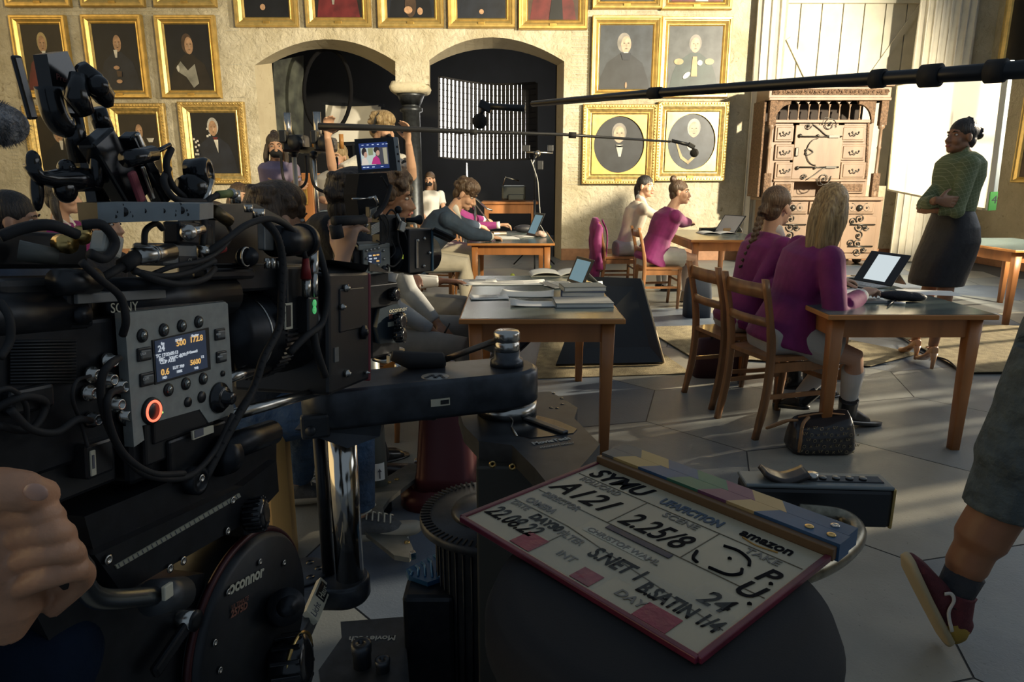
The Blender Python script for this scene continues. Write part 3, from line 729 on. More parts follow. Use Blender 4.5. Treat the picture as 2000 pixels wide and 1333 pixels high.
# girl's table details
def alone_tube(name, pts, r, m, label, cat, seg=8):
    mb = MB(); mb.tube(pts, r, seg); return mb.alone(name, m, label, cat)
lilac = mat('glasses_lilac', (.22, .14, .20), .3); case_m = mat('case_black', (.02, .02, .025), .45, bump=.2, bump_s=120)
c = PZ(1765, 588, .7225); mb = MB(); mb.ball(c + V((-.03, 0, .028)), (.10, .035, .028), 20, 12, Matrix.Rotation(rad(-25), 3, 'Z')); mb.ball(c + V((.03, -.02, .026)), (.07, .034, .026), 16, 10, Matrix.Rotation(rad(-25), 3, 'Z')); mb.alone('pencil_case', case_m, 'soft black pencil case on the blonde girls table', 'pencil case')
c = PZ(1728, 585, .7225); o = thing('glasses', 'pair of purple glasses folded beside the black pencil case', 'glasses', tuple(c))
for s in (-1, 1):
    mb = MB(); mb.tube([(s * .03 + .024 * math.cos(t), -.01 * s, .024 + .02 * math.sin(t)) for t in [k * math.pi / 8 for k in range(16)]], .0022, 6, closed=True); mb.build('rim', lilac, o)
    mb = MB(); mb.tube([(s * .054, 0, .03), (s * .05, .09, .012)], .002, 6); mb.build('temple', lilac, o)
alone_tube('pen', [PZ(1733, 598, .730), PZ(1752, 583, .732)], .004, black_plastic, 'dark pen lying in front of the pencil case', 'pen')
alone_tube('marker', [PZ(1746, 592, .731), PZ(1768, 593, .731)], .007, white_paint, 'white marker pen lying by the black pencil case', 'pen')
mb = MB(); c = PZ(1700, 590, .7225); mb.box(c + V((0, 0, .006)), (.13, .09, .010), (0, 0, rad(5))); mb.alone('notebook', cv3, 'small grey notebook under the blonde girls hand', 'notebook')
c = PZ(1812, 572, .7225); o = thing('paper_sheet', 'white sheet lying right of the tablet on the near table', 'paper', tuple(c)); mb = MB(); mb.box((0, 0, .0006), (.30, .19, .001), (0, 0, rad(-15))); mb.build('sheet', paper, o)
c = PZ(1665, 570, .7225); mb = MB(); mb.box(c + V((0, 0, .002)), (.25, .18, .002), (0, 0, rad(22))); mb.alone('paper_sheet', paper, 'white printed page left of the keyboard on the near table', 'paper')
c = PZ(1668, 545, .7225); o = thing('phone', 'silver phone with dark lens patch at the back of the near table', 'phone', tuple(c + V((0, .05, 0)))); mb = MB(); mb.box((0, 0, .007), (.13, .075, .012), (0, 0, .2), .004); mb.build('phone_body', steel, o); mb = MB(); mb.box((.03, 0, .014), (.04, .04, .004), (0, 0, .2), .001); mb.build('camera_patch', black_gloss, o)
# far tables
mb = MB(); c = PZ(968, 465, .7225); mb.box(c + V((0, 0, .0015)), (.52, .36, .002), (0, 0, .05)); mb.alone('paper_sheet', paper, 'broad white paper under the hands of the boy in navy', 'paper')
book(tuple(PZ(975, 458, .726)), .16, .12, .03, 12, 'small brown book at the boys table behind his hand', cv4)
c = PZ(1056, 464, .7225); mb = MB(); 
for k in range(7): t = k * .9; mb.ball(c + V((.035 * math.cos(t), .03 * math.sin(t), .03 + .008 * (k % 3))), (.035, .03, .03), 10, 8)
mb.remesh(.008); mb.alone('scrunchie', mat('crumpled_cloth', (.34, .24, .20), .8, 0, 30, .4), 'crumpled pinkish cloth scrunchie at the right end of the boys table', 'scrunchie')
c = PZ(1024, 455, .7225); mb = MB(); mb.ball(c + V((0, .0, .05)), (.13, .07, .05), 16, 8); mb.alone('pencil_case', case_m, 'black soft case behind the tablet on the boys table', 'pencil case')
c = PZ(1385, 453, .7225); mb = MB(); mb.box(c + V((.05, .0, .026)), (.34, .10, .05), (0, 0, .05), .01); mb.alone('pencil_box', black_plastic, 'flat black pencil box at the back of the far girls table', 'pencil case')
mb = MB(); c = PZ(1415, 457, .7225); mb.tube([c + V((.02, .1, .031)), c + V((.16, .12, .031))], .03, 12); mb.alone('paper_roll', mat('roll_tan', (.5, .32, .14), .7), 'rolled tan paper on the far girls table', 'paper roll')
tennis = mat('tennis_felt', (.38, .46, .09), .9, 0, 30, .1)
for px, py, Y, lab in ((1001, 494, 9.6, 'yellow tennis ball on the floor under the boys table'), (1073, 501, 10.6, 'yellow tennis ball by the right arch jamb'), (1850, 659, 5.9, 'yellow tennis ball on the rug behind the teachers heel')):
    mb = MB(); p = P(px, py, Y); p.z = .034 + (.025 if Y < 7 else 0); mb.ball(p, .033); mb.alone('tennis_ball', tennis, lab, 'ball')
# black leaning board
mb = MB(); A, B_, C_, D_ = PZ(1085, 716, .012), PZ(1293, 712, .012), P(1250, 549, 5.32), P(1150, 545, 5.5)
o = thing('leaning_board', 'black board with raw wooden edge leaning beside the middle table', 'board', tuple((A + B_) / 2))
n = (B_ - A).cross(D_ - A).normalized() * .03
mb.prism([A, B_, C_, D_], n); mb.build('board_face', black_plastic, o, True)
mb = MB(); mb.tube([B_ + V((.01, 0, .01)), C_ + V((.01, 0, 0))], .014, 6); mb.tube([C_, D_], .012, 6); mb.build('wooden_edge', mat('raw_wood', (.50, .40, .25), .6), o, True)
# handbag
bag_m = mat('bag_canvas', (.018, .015, .015), .35, coat=.3); bagp = mat('bag_monogram', (.24, .19, .10), .5); tan_l = mat('bag_leather', (.30, .15, .06), .45)
c = PZ(1613, 893, 0); c.y += .09
o = thing('handbag', 'dark monogrammed handbag slumped on the floor by the near table leg', 'handbag', tuple(c))
mb = MB(); mb.loft([((0, 0, .0), (.15, 0, 0), (0, .075, 0)), ((0, 0, .03), (.165, 0, 0), (0, .09, 0)), ((0, 0, .10), (.16, 0, .01), (0, .08, 0)), ((.0, .0, .155), (.15, 0, .015), (0, .06, .01)), ((.0, .0, .18), (.14, 0, .02), (0, .035, .02))], 28, 4.5); mb.remesh(.006, 2); mb.build('bag_body', bag_m, o)
mb = MB(); rnd = random.Random(3)
for i in range(9):
    for j in range(5):
        x = -.13 + i * .033 + (j % 2) * .016; z = .025 + j * .030; y = -.085 + abs(x) * .02 + (.0 if z < .1 else (z - .1) * .25) - .006
        M_ = Matrix.Translation((x, y, z)) @ Matrix.Rotation(rad(90), 4, 'X')
        k = (i + j) % 3
        if k == 0: mb.text('LV', .020, M_ @ Matrix.Translation((-.01, 0, 0)), .0015)
        elif k == 1: mb.tube([(x + .008 * math.cos(t), y, z + .008 * math.sin(t)) for t in [q * math.pi / 5 for q in range(10)]], .0012, 4, closed=True)
        else:
            for a in (0, math.pi / 2): mb.bar((x - .008 * math.cos(a + .8), y, z - .008 * math.sin(a + .8)), (x + .008 * math.cos(a + .8), y, z + .008 * math.sin(a + .8)), .003, .002)
mb.build('monogram_print', bagp, o)
mb = MB(); mb.tube(spline([(-.13, -.07, .02), (-.135, -.085, .08), (-.12, -.06, .16), (-.08, -.03, .19)], 5), .009, 8); mb.tube(spline([(-.13, -.02, .17), (-.2, -.03, .17), (-.28, -.02, .13), (-.24, .02, .12), (-.14, .02, .16)], 5), .007, 8); mb.tube(spline([(-.12, .0, .18), (0, .0, .20), (.13, 0, .19)], 5), .005, 6); mb.build('leather_strap', tan_l, o)
# cable on the rug
alone_tube('cable', spline([PZ(1693, 634, .03), PZ(1760, 660, .03), PZ(1800, 690, .045), PZ(1850, 704, .05), PZ(1880, 735, .03)], 8), .006, black_rubber, 'black cable trailing over the rug past the teachers feet', 'cable')
# schoolbags between chairs
def satchel(px, py, w_, d_, h_, m, label):
    c = PZ(px, py, 0); c.y += d_ / 2
    o = thing('school_bag', label, 'bag', tuple(c)); mb = MB(); mb.loft([((0, 0, 0), (w_ / 2, 0, 0), (0, d_ / 2, 0)), ((0, 0, h_ * .5), (w_ / 2, 0, 0), (0, d_ / 2, 0)), ((0, 0, h_ * .9), (w_ / 2 * .9, 0, 0), (0, d_ / 2 * .7, 0)), ((0, 0, h_), (w_ / 2 * .6, 0, 0), (0, d_ * .2, 0))], 20, 5); mb.build('bag_body', m, o)
    mb = MB(); mb.tube(spline([(-w_ * .2, -d_ * .3, h_ * .95), (0, -d_ * .3, h_ * 1.12), (w_ * .2, -d_ * .3, h_ * .95)], 5), .008); mb.build('strap', black_rubber, o)
satchel(1365, 622, .26, .2, .42, mat('bag_navy', (.02, .03, .05), .7), 'dark blue rucksack on the floor behind the braided girls chair')
satchel(1405, 740, .34, .16, .30, mat('bag_maroon', (.05, .015, .02), .6), 'dark maroon satchel on the floor under the braided girls chair')

# ------------------------------------------------------------ carved cabinet
oakp = mat('cabinet_oak', (.225, .145, .088), .5, 0, 5, .18, .12, 60, (1, 1, .15), coat=.1)
oakc = mat('cabinet_carving', (.17, .10, .055), .6, 0, 30, .35, .5, 60); iron = mat('wrought_iron', (.07, .065, .055), .35, .8); cdark = mat('cabinet_inside', (.03, .02, .014), .8)
YC = 10.9; co = P(1608, 515, YC); cab = thing('carved_cabinet', 'tall carved oak cabinet with iron scroll hinges beside the whiteboard', 'cabinet', (co.x, YC + .25, 0))
def cc(px, py, Y=YC): return P(px, py, Y)
def cb(mb, x0, y0, x1, y1, yf, yb_, bev=.006):
    a, b = cc(x0, y0), cc(x1, y1); mb.b2((a.x, YC + yf, b.z), (b.x, YC + yb_, a.z), bev)
def cx_at(px, py): return cc(px, py).x
mb = MB(); cb(mb, 1500, 392, 1712, 502, .0, .55); mb.build('lower_case', oakp, cab, True)
mb = MB(); cb(mb, 1490, 385, 1722, 392, -.06, .58, .012); mb.build('worktop', oakp, cab, True)
mb = MB(); cb(mb, 1496, 496, 1716, 506, -.04, .57, .01); mb.build('plinth', oakp, cab, True)
for px in (1508, 1702):
    mb = MB(); c = cc(px, 510); mb.lathe([(.02, 0), (.06, .02), (.075, .07), (.05, .115), (.06, .14)], (c.x, YC + .06, 0)); mb.build('foot', oakc, cab, True)
    mb = MB(); mb.lathe([(.02, 0), (.06, .02), (.075, .07), (.05, .115), (.06, .14)], (c.x, YC + .48, 0)); mb.build('foot', oakc, cab, True)
def handle(px, py, par, r=.05):
    mb = MB(); c = cc(px, py); y = YC - .05
    mb.tube(spline([c + V((-r, y - YC, .01)), c + V((-r * .6, y - YC - .01, -.022)), c + V((0, y - YC - .012, -.012)), c + V((r * .6, y - YC - .01, -.022)), c + V((r, y - YC, .01))], 5), .008, 6)
    for s in (-1, 1): mb.ball(c + V((s * r, y - YC, .012)), .016, 8, 6)
    mb.build('drawer_handle', iron, par, True)
def drawer(x0, y0, x1, y1, carved=False, hd=True, yf=.0):
    mb = MB(); cb(mb, x0, y0, x1, y1, yf - .035, yf, .008); d = mb.build('drawer', oakp, cab, True)
    mb = MB(); cb(mb, x0 + 3.5, y0 + 3.5, x1 - 3.5, y1 - 3.5, yf - .05, yf - .03, .012); mb.build('drawer_panel', oakc if carved else oakp, d, True)
    if hd: handle((x0 + x1) / 2, (y0 + y1) / 2, d)
    return d
# ironwork scroll helper in the cabinet's front plane
def scroll(mb, c, r, turns=1.2, d=1, a0=0, y=-.045, w_=.007):
    mb.tube([c + V((r * (1 - t * .75) * math.cos(a0 + d * t * turns * 6.28), y, r * (1 - t * .75) * math.sin(a0 + d * t * turns * 6.28))) for t in [k / 20 for k in range(21)]], w_, 5)
    mb.ball(c + V((0, y, 0)), .018, 8, 6)
for x0, x1, rx in ((1515, 1575, 1545), (1580, 1640, 1610), (1645, 1705, 1675)):
    d = drawer(x0, 394, x1, 418, False, False); mb = MB(); c = cc(rx, 406)
    for s in (-1, 1): scroll(mb, c + V((s * .12, 0, .0)), .07, 1.2, s, 1.5)
    mb.ball(c + V((0, -.06, 0)), .05, 12, 8); mb.build('iron_rosette', iron, d, True)
for x0, x1 in ((1510, 1570), (1645, 1703)):
    mb = MB(); cb(mb, x0, 424, x1, 494, -.03, .01, .008); d = mb.build('door', oakp, cab, True)
    mb = MB(); c = cc((x0 + x1) / 2, 460)
    for k in range(5): scroll(mb, c + V((0, 0, -.26 + k * .13)), .07, 1.3, 1 if k % 2 else -1, k)
    for z in (.17, -.17):
        mb.tube([c + V((-.15, -.045, z)), c + V((.24, -.045, z))], .012, 6); scroll(mb, c + V((-.12, 0, z + .05)), .06); scroll(mb, c + V((.1, 0, z - .05)), .05, 1.2, -1)
    mb.build('iron_hinge', iron, d, True)
mb = MB(); cb(mb, 1574, 424, 1641, 494, -.02, .01, .008); mb.build('door', oakp, cab, True)
# upper body
mb = MB(); cb(mb, 1512, 236, 1552, 385, .06, .5); cb(mb, 1642, 236, 1694, 385, .06, .5); cb(mb, 1552, 236, 1642, 354, .06, .5); cb(mb, 1552, 354, 1642, 385, .42, .5); mb.build('upper_case', oakp, cab, True)
mb = MB(); cb(mb, 1510, 234, 1700, 240, .0, .5); mb.build('moulding', oakp, cab, True)
mb = MB(); cb(mb, 1512, 350, 1694, 355, .02, .2); mb.build('moulding', oakp, cab, True)
for y0, y1 in ((245, 277), (282, 313), (317, 350)):
    drawer(1516, y0, 1550, y1, yf=.06); drawer(1645, y0, 1690, y1, yf=.06)
drawer(1514, 356, 1548, 378, True, False, .06); drawer(1643, 356, 1688, 378, True, False, .06)
mb = MB(); cb(mb, 1556, 244, 1640, 350, .02, .06, .008); dr = mb.build('door', oakp, cab, True)
mb = MB(); c = cc(1598, 297)
for s in (1, -1):
    zz = s * .24
    mb.tube([c + V((-.27, -.0, zz * .95)), c + V((.34, -.0, zz * .95))], .011, 6)
    mb.box(c + V((.22, -.005, zz * .95)), (.16, .015, .035))
    scroll(mb, c + V((.13, .04, s * .40)), .10, 1.5, s, 0); scroll(mb, c + V((-.19, .04, s * .38)), .05, 1.2, -s, 0)
    mb.tube(spline([c + V((-.14, 0, s * .42)), c + V((-.02, 0, s * .34)), c + V((.1, 0, s * .25)), c + V((.22, 0, s * .24))], 5), .008, 5)
    mb.tube(spline([c + V((.24, 0, s * .36)), c + V((.2, 0, s * .46)), c + V((.05, 0, s * .5)), c + V((.02, 0, s * .40))], 5), .006, 5)
    mb.ball(c + V((-.3, 0, zz)), .03, 8, 6); mb.ball(c + V((-.03, 0, zz)), .022, 8, 6)
mb.tube([c + V((-.02 + .16 * math.cos(t), 0, .2 * math.sin(t))) for t in [1.57 + k * math.pi / 12 for k in range(13)]], .007, 5)
mb.tube([c + V((-.15 + .055 * math.cos(t) * (1 + .3 * math.cos(3 * t)), 0, .045 * math.sin(t))) for t in [k * math.pi / 10 for k in range(20)]], .009, 5, closed=True)
mb.box(c + V((-.33, 0, 0)), (.05, .02, .13), bev=.01); mb.build('iron_hinge', iron, dr, True)
# arcade with balusters under the canopy
mb = MB(); cb(mb, 1512, 196, 1712, 236, .46, .5, 0); mb.build('niche_back', cdark, cab, True)
for k in range(8):
    px = 1541 + k * 20; mb = MB(); a, b = cc(px, 235), cc(px, 203); mb.lathe([(.02, 0), (.02, .02), (.009, .04), (.013, (b.z - a.z) * .5), (.009, b.z - a.z - .05), (.022, b.z - a.z)], (a.x, YC + .06, a.z), seg=10); mb.build('baluster', oakp, cab, True)
mb = MB()
for k in range(9):
    a, b = cc(1521 + k * 20, 203), cc(1541 + k * 20, 203); m_ = (a + b) / 2
    mb.prism([(a.x, YC + .04, a.z + .10), (a.x, YC + .04, a.z), (a.x + .03, YC + .04, a.z + .04), (m_.x, YC + .04, a.z + .065), (b.x - .03, YC + .04, a.z + .04), (b.x, YC + .04, a.z), (b.x, YC + .04, a.z + .10)], (0, .04, 0))
mb.build('arcade', oakp, cab, True)
for s, x in ((1, 1512), (-1, 1712)):
    mb = MB(); a = cc(x, 197); pts = [(a.x, YC, a.z)] + [(a.x + s * .26 * math.cos(t), YC, a.z - .3 * math.sin(t)) for t in [0]] + [(a.x + s * (.26 - .22 * math.sin(t)), YC, a.z - .05 - .27 * (1 - math.cos(t))) for t in [k * .157 for k in range(11)]] + [(a.x, YC, a.z - .32)]
    mb.prism(pts, (0, .05, 0)); mb.build('carved_bracket', oakc, cab, True)
mb = MB(); cb(mb, 1502, 168, 1738, 197, -.02, .52, .01); cb(mb, 1496, 163, 1744, 170, -.07, .55, .014); cb(mb, 1500, 191, 1738, 197, -.05, .53, .01); mb.build('canopy', oakp, cab, True)
mb = MB(); cb(mb, 1508, 174, 1732, 186, -.035, 0, 0)
for k in range(26): c = cc(1512 + k * 8.7, 180); scroll(mb, c, .036, 1, 1 if k % 2 else -1, k, -.04, .007)
mb.build('carved_frieze', oakc, cab, True)
mb = MB()
for k in range(12): c = cc(1628 + k * 9, 158); mb.prism([c + V((-.03, .1, -.05)), c + V((.03, .1, -.05)), c + V((.02, .1, .02)), c + V((0, .1, .05)), c + V((-.02, .1, .02))], (0, .03, 0))
mb.build('cresting', oakc, cab, True)
for px, pb in ((1506, 1500), (1722, 1713)):
    a, b = cc(px, 197), cc(px, 385); h = a.z - b.z; x = (a.x + cc(pb, 385).x) / 2
    mb = MB(); mb.lathe([(.05, 0), (.05, .03), (.03, .32), (.04, .34), (.024, .38), (.022, h * .5), (.035, h * .52), (.024, h * .54), (.022, h - .42), (.045, h - .40), (.05, h - .36), (.04, h - .34), (.045, h)], (x, YC + .02, b.z), seg=14); mb.build('column_post', oakp, cab, True)
    mb = MB(); mb.box((x, YC + .02, b.z + .18), (.11, .09, .36), bev=.008); mb.build('post_block', oakc, cab, True)
    mb = MB(); mb.box((x, YC + .02, a.z - .18), (.11, .09, .36), bev=.008); mb.build('post_block', oakc, cab, True)
mb = MB(); s0 = cc(1500, 195).x; mb.b2((s0 - .03, YC + .05, cc(0, 385).z), (s0, YC + .52, cc(0, 195).z)); mb.build('side_panel', oakc, cab, True)
mb = MB()
for k in range(30):
    a = cc(1699, 240); b = cc(1694, 350); t = k / 29; mb.ball(a.lerp(b, t) + V((0, .05, 0)), (.02, .02, .03), 6, 5)
mb.build('twisted_moulding', oakc, cab, True)

# ------------------------------------------------------------ whiteboard screen
m = bpy.data.materials.new('whiteboard_translucent'); m.use_nodes = True; nt = m.node_tree; b = nt.nodes['Principled BSDF']; b.inputs['Base Color'].default_value = (.97, .96, .91, 1); b.inputs['Roughness'].default_value = .6
tr = nt.nodes.new('ShaderNodeBsdfTranslucent'); tr.inputs[0].default_value = (1, .97, .88, 1); mx = nt.nodes.new('ShaderNodeMixShader'); mx.inputs[0].default_value = .6
nt.links.new(b.outputs[0], mx.inputs[1]); nt.links.new(tr.outputs[0], mx.inputs[2]); nt.links.new(mx.outputs[0], nt.nodes['Material Output'].inputs[0]); wb_m = m
alu = mat('whiteboard_frame', (.55, .62, .64), .4, .3)
a, b_, c, d = P(1753, 166, 8.0), P(1735, 371, 8.0), P(1922, 409, 5.7), P(1966, 121, 5.7)
wb = thing('whiteboard', 'large white presentation board glowing behind the teacher', 'whiteboard', (c.x, 6.6, 0))
n = (b_ - a).cross(d - a).normalized() * -.008
mb = MB(); mb.prism([a, b_, c, d], n * .5); mb.build('board_surface', wb_m, wb, True)
mb = MB()
for p, q in ((a, b_), (b_, c), (a, d)): mb.bar(p, q, .018, .03, (1, 0, 0))
mb.build('board_trim', mat('board_trim_cream', (.6, .55, .40), .5), wb, True)
mb = MB(); d2, c2 = P(1971, 119, 5.66), P(1934, 411, 5.66); mb.bar(d2, c2, .035, .07, (0, 1, 0), .004); mb.build('aluminium_edge', alu, wb, True)
mb = MB(); q = c2.lerp(d2, .13); mb.bar(c2 + V((-.01, -.03, .0)), q + V((-.01, -.03, 0)), .06, .012, (0, 1, 0)); g_ = mb.build('green_label', mat('green_tape', (.12, .5, .12), .5), wb, True)
mb = MB(); q2 = c2.lerp(d2, .05); mb.text('4', .09, Matrix.Translation(q2 + V((-.03, -.075, 0))) @ Matrix.Rotation(rad(90), 4, 'X'), .001, 'CENTER'); mb.build('label_number', print_ink, wb, True)
mb = MB(); p = P(1855, 400, 6.45); mb.cyl((p.x + .05, 6.45, .03), (p.x + .05, 6.45, 2.0), .018); mb.build('stand_pole', steel, wb, True)
mb = MB()
for t in (0, 2.1, 4.2): mb.tube([(p.x + .05, 6.45, .25), (p.x + .05 + .35 * math.cos(t), 6.45 + .35 * math.sin(t), .012)], .012, 8)
mb.build('stand_base', steel, wb, True)
# blazer hanging on the chair back
magenta = mat('blazer_magenta', (.19, .012, .115), .75, 0, 14, .12, .25, 8, sheen=.1)
o = thing('hanging_blazer', 'magenta school blazer hung over an empty chair back by the wall', 'blazer', (1.02, 8.42, 0))
mb = MB(); c = V((1.04, 8.42, 0))
mb.loft([(c + V((-.02, 0, .06)), (.05, 0, 0), (0, .20, 0)), (c + V((-.03, 0, .25)), (.075, 0, 0), (0, .23, 0)), (c + V((0, 0, .55)), (.075, 0, 0), (0, .22, 0)), (c + V((-.01, 0, .78)), (.085, 0, 0), (0, .23, 0)), (c + V((-.02, 0, .87)), (.05, 0, 0), (0, .20, 0)), (c + V((-.03, 0, .91)), (.03, 0, 0), (0, .10, 0))], 24)
mb.tube(spline([c + V((0, -.2, .83)), c + V((-.03, -.25, .6)), c + V((.02, -.24, .30))], 5), [.04] * 4 + [.05] * 3 + [.045] * 4, 12)
mb.tube(spline([c + V((0, .2, .83)), c + V((-.03, .25, .6)), c + V((.02, .24, .30))], 5), .045, 12)
mb.remesh(.014); mb.build('blazer_cloth', magenta, o, True)
mb = MB(); mb.tube(spline([c + V((.05, -.05, .88)), c + V((.11, -.1, .7)), c + V((.09, -.12, .3))], 5), .02, 8, flat=((0, 1, 0), 2.4, .5)); mb.build('lapel', magenta, o, True)
# ============================================================ PEOPLE
def hair_mat(name, c1, c2):
    m = mat(name, c1, .42, 0, 7, 0, .35, 9, (14, 14, 1.2), col2=c2, detail=6)
    return m
sk_light = mat('skin_light', (.56, .33, .22), .55, 0, 9, .06, .03, 200); sk_warm = mat('skin_warm', (.48, .27, .17), .55, 0, 9, .08, .03, 200)
sk_brown = mat('skin_brown', (.27, .135, .075), .5, 0, 9, .08, .03, 200); sk_dark = mat('skin_dark', (.13, .06, .038), .5, 0, 9, .1, .03, 200)
h_black = hair_mat('hair_black', (.008, .007, .007), (.025, .02, .018)); h_brown = hair_mat('hair_brown', (.045, .025, .013), (.11, .065, .035))
h_dbrown = hair_mat('hair_dark_brown', (.018, .011, .008), (.055, .034, .02)); h_blond = hair_mat('hair_blond', (.22, .14, .06), (.46, .34, .18)); h_dblond = hair_mat('hair_ash_blond', (.18, .11, .045), (.50, .35, .16))
eye_w = mat('eye_white', (.65, .62, .58), .3); eye_d = mat('eye_iris', (.02, .012, .008), .2); lip_m = mat('lips', (.36, .12, .10), .5); brow_m = mat('brows', (.03, .02, .014), .8)
navy_m = mat('blazer_navy', (.018, .035, .065), .8, 0, 14, .15, .2, 8); cream_m = mat('shirt_cream', (.62, .53, .42), .8, 0, 14, .05, .2, 8)
skirt_grey = mat('skirt_pale_grey', (.44, .44, .41), .85, 0, 12, .07, .2, 7); trouser_m = mat('trouser_grey', (.22, .215, .20), .85, 0, 12, .1, .2, 7); chino = mat('trouser_cream', (.50, .46, .38), .85, 0, 12, .06, .2, 7)
green_m = mat('shirt_green', (.115, .15, .07), .75, 0, 10, .1, .2, 8); black_cloth = mat('cloth_black', (.018, .019, .022), .8, 0, 12, .2, .4, 16); shirt_white = mat('shirt_white', (.70, .68, .64), .8, 0, 12, .04, .2, 8)
jeans_m = mat('denim', (.035, .07, .13), .85, 0, 7, .45, .8, 13); sock_w = mat('sock_white', (.62, .60, .56), .9); lilac_m = mat('shirt_lilac', (.24, .20, .30), .85, 0, 12, .1, .2, 7); knit_g = mat('knit_grey', (.30, .31, .31), .9, 0, 12, .08, .2, 7)
print_m = mat('shirt_print', (.03, .03, .03), .8, 0, 16, 0, .5, 16, col2=(.58, .56, .52), detail=3, edge=(.43, .46)); tee_grey = mat('tee_grey', (.38, .36, .33), .85, 0, 12, .06, .2, 7)
boot_m = mat('boot_black', (.013, .013, .014), .3, coat=.3); tanheel = mat('heel_tan', (.50, .27, .13), .35, coat=.2); shoe_grey = mat('sneaker_grey', (.07, .072, .075), .8, 0, 60, .2, .2, 300); sole_m = mat('sole_pale', (.30, .27, .21), .7)
mask_black = mat('mask_black', (.012, .012, .014), .9); mask_pink = mat('mask_pink', (.60, .26, .30), .8)
# thin window-pane check on the green shirt
nt = green_m.node_tree; b = nt.nodes['Principled BSDF']; lk = b.inputs['Base Color'].links[0]; src = lk.from_socket
br = nt.nodes.new('ShaderNodeTexBrick'); br.offset = 0; br.inputs['Scale'].default_value = 1; br.inputs['Mortar Size'].default_value = .0016; br.inputs['Brick Width'].default_value = .024; br.inputs['Row Height'].default_value = .024; br.inputs['Mortar Smooth'].default_value = .2
tcn = [n_ for n_ in nt.nodes if n_.type == 'TEX_COORD'][0]; mpn = nt.nodes.new('ShaderNodeMapping'); mpn.inputs['Rotation'].default_value = (rad(90), 0, rad(20)); nt.links.new(tcn.outputs['Object'], mpn.inputs[0]); nt.links.new(mpn.outputs[0], br.inputs[0])
mxn = nt.nodes.new('ShaderNodeMixRGB'); mxn.inputs[2].default_value = (.20, .24, .14, 1); nt.links.new(br.outputs['Fac'], mxn.inputs[0]); nt.links.new(src, mxn.inputs[1]); nt.links.new(mxn.outputs[0], b.inputs['Base Color'])

def ik(a, c, l1, l2, pole):
    a, c, pole = V(a), V(c), V(pole); d = c - a; L = min(d.length, (l1 + l2) * .995); dn = d.normalized()
    x = (l1 * l1 - l2 * l2 + L * L) / (2 * L); h = math.sqrt(max(0, l1 * l1 - x * x))
    p = pole - dn * pole.dot(dn); p.normalize()
    return a + dn * x + p * h, a + dn * L
def hand(mb, w, d, n, side=1, s=1.0, curl=.35, thumb=.6, spread=.04, bends=None):
    d = V(d).normalized(); n = V(n); n = (n - d * n.dot(d)).normalized(); l = d.cross(n) * side; w = V(w)
    mb.loft([(w - d * .03 * s, l * .023 * s, n * .017 * s), (w + d * .01 * s, l * .027 * s, n * .017 * s), (w + d * .05 * s, l * .040 * s, n * .016 * s), (w + d * .09 * s, l * .041 * s, n * .012 * s)], 14, 2.6)
    for i, (o, L) in enumerate(((.031, .070), (.0105, .080), (-.0105, .074), (-.031, .058))):
        p = w + d * (.085 - abs(o) * .1) * s + l * o * s; dd = (d + l * o * spread * 25).normalized(); pts = [p]; c = curl if bends is None else bends[i]
        for k, f in enumerate((.42, .32, .26)):
            ang = c * (.6, 1.1, .8)[k]; ax = l * side
            dd = (Matrix.Rotation(ang * side, 3, ax) @ dd) if False else (dd * math.cos(ang) + n * math.sin(ang)).normalized()
            n2 = n - dd * n.dot(dd)
            p = p + dd * L * f * s; pts.append(p)
        mb.tube(pts, [.0098 * s, .0092 * s, .0085 * s, .0065 * s], 8)
    t0 = w + d * .02 * s + l * .022 * s; td = (d * .65 + l * .75 + n * thumb * .5).normalized(); t1 = t0 + td * .045 * s; td2 = (td + d * .5 + n * thumb * .4).normalized(); t2 = t1 + td2 * .032 * s; t3 = t2 + (td2 + d * .3).normalized() * .025 * s
    mb.tube([t0, t1, t2, t3], [.015 * s, .0125 * s, .0105 * s, .008 * s], 8)
def head_frame(look, up):
    y = V(look).normalized(); z = V(up); z = (z - y * z.dot(y)).normalized(); x = y.cross(z)
    return Matrix((x, y, z)).transposed()
def head(mb, c, R, s, neck):
    L = lambda x, y, z: V(c) + R @ V((x * s, y * s, z * s))
    B = lambda p, r, **k: mb.ball(L(*p), tuple(q * s for q in r), 20, 14, R)
    B((0, -.015, .03), (.073, .093, .085)); B((0, .020, -.035), (.055, .064, .080)); B((0, .062, -.092), (.026, .024, .020)); B((0, .04, -.075), (.046, .045, .032))
    for q in (-1, 1):
        B((q * .034, .052, -.03), (.026, .028, .028)); B((q * .076, -.005, -.008), (.010, .019, .031)); B((q * .028, .068, .028), (.026, .012, .008))
    mb.tube([L(0, .074, .018), L(0, .092, -.012), L(0, .104, -.034), L(0, .088, -.044)], [.008 * s, .010 * s, .0145 * s, .011 * s], 8)
    for q in (-1, 1): B((q * .013, .088, -.037), (.010, .012, .009))
    B((0, .084, -.060), (.022, .012, .0065)); B((0, .082, -.071), (.020, .012, .007))
    mb.tube([V(neck), (V(neck) + L(0, -.02, -.055)) / 2, L(0, -.015, -.03)], [.060 * s, .052 * s, .050 * s], 16)
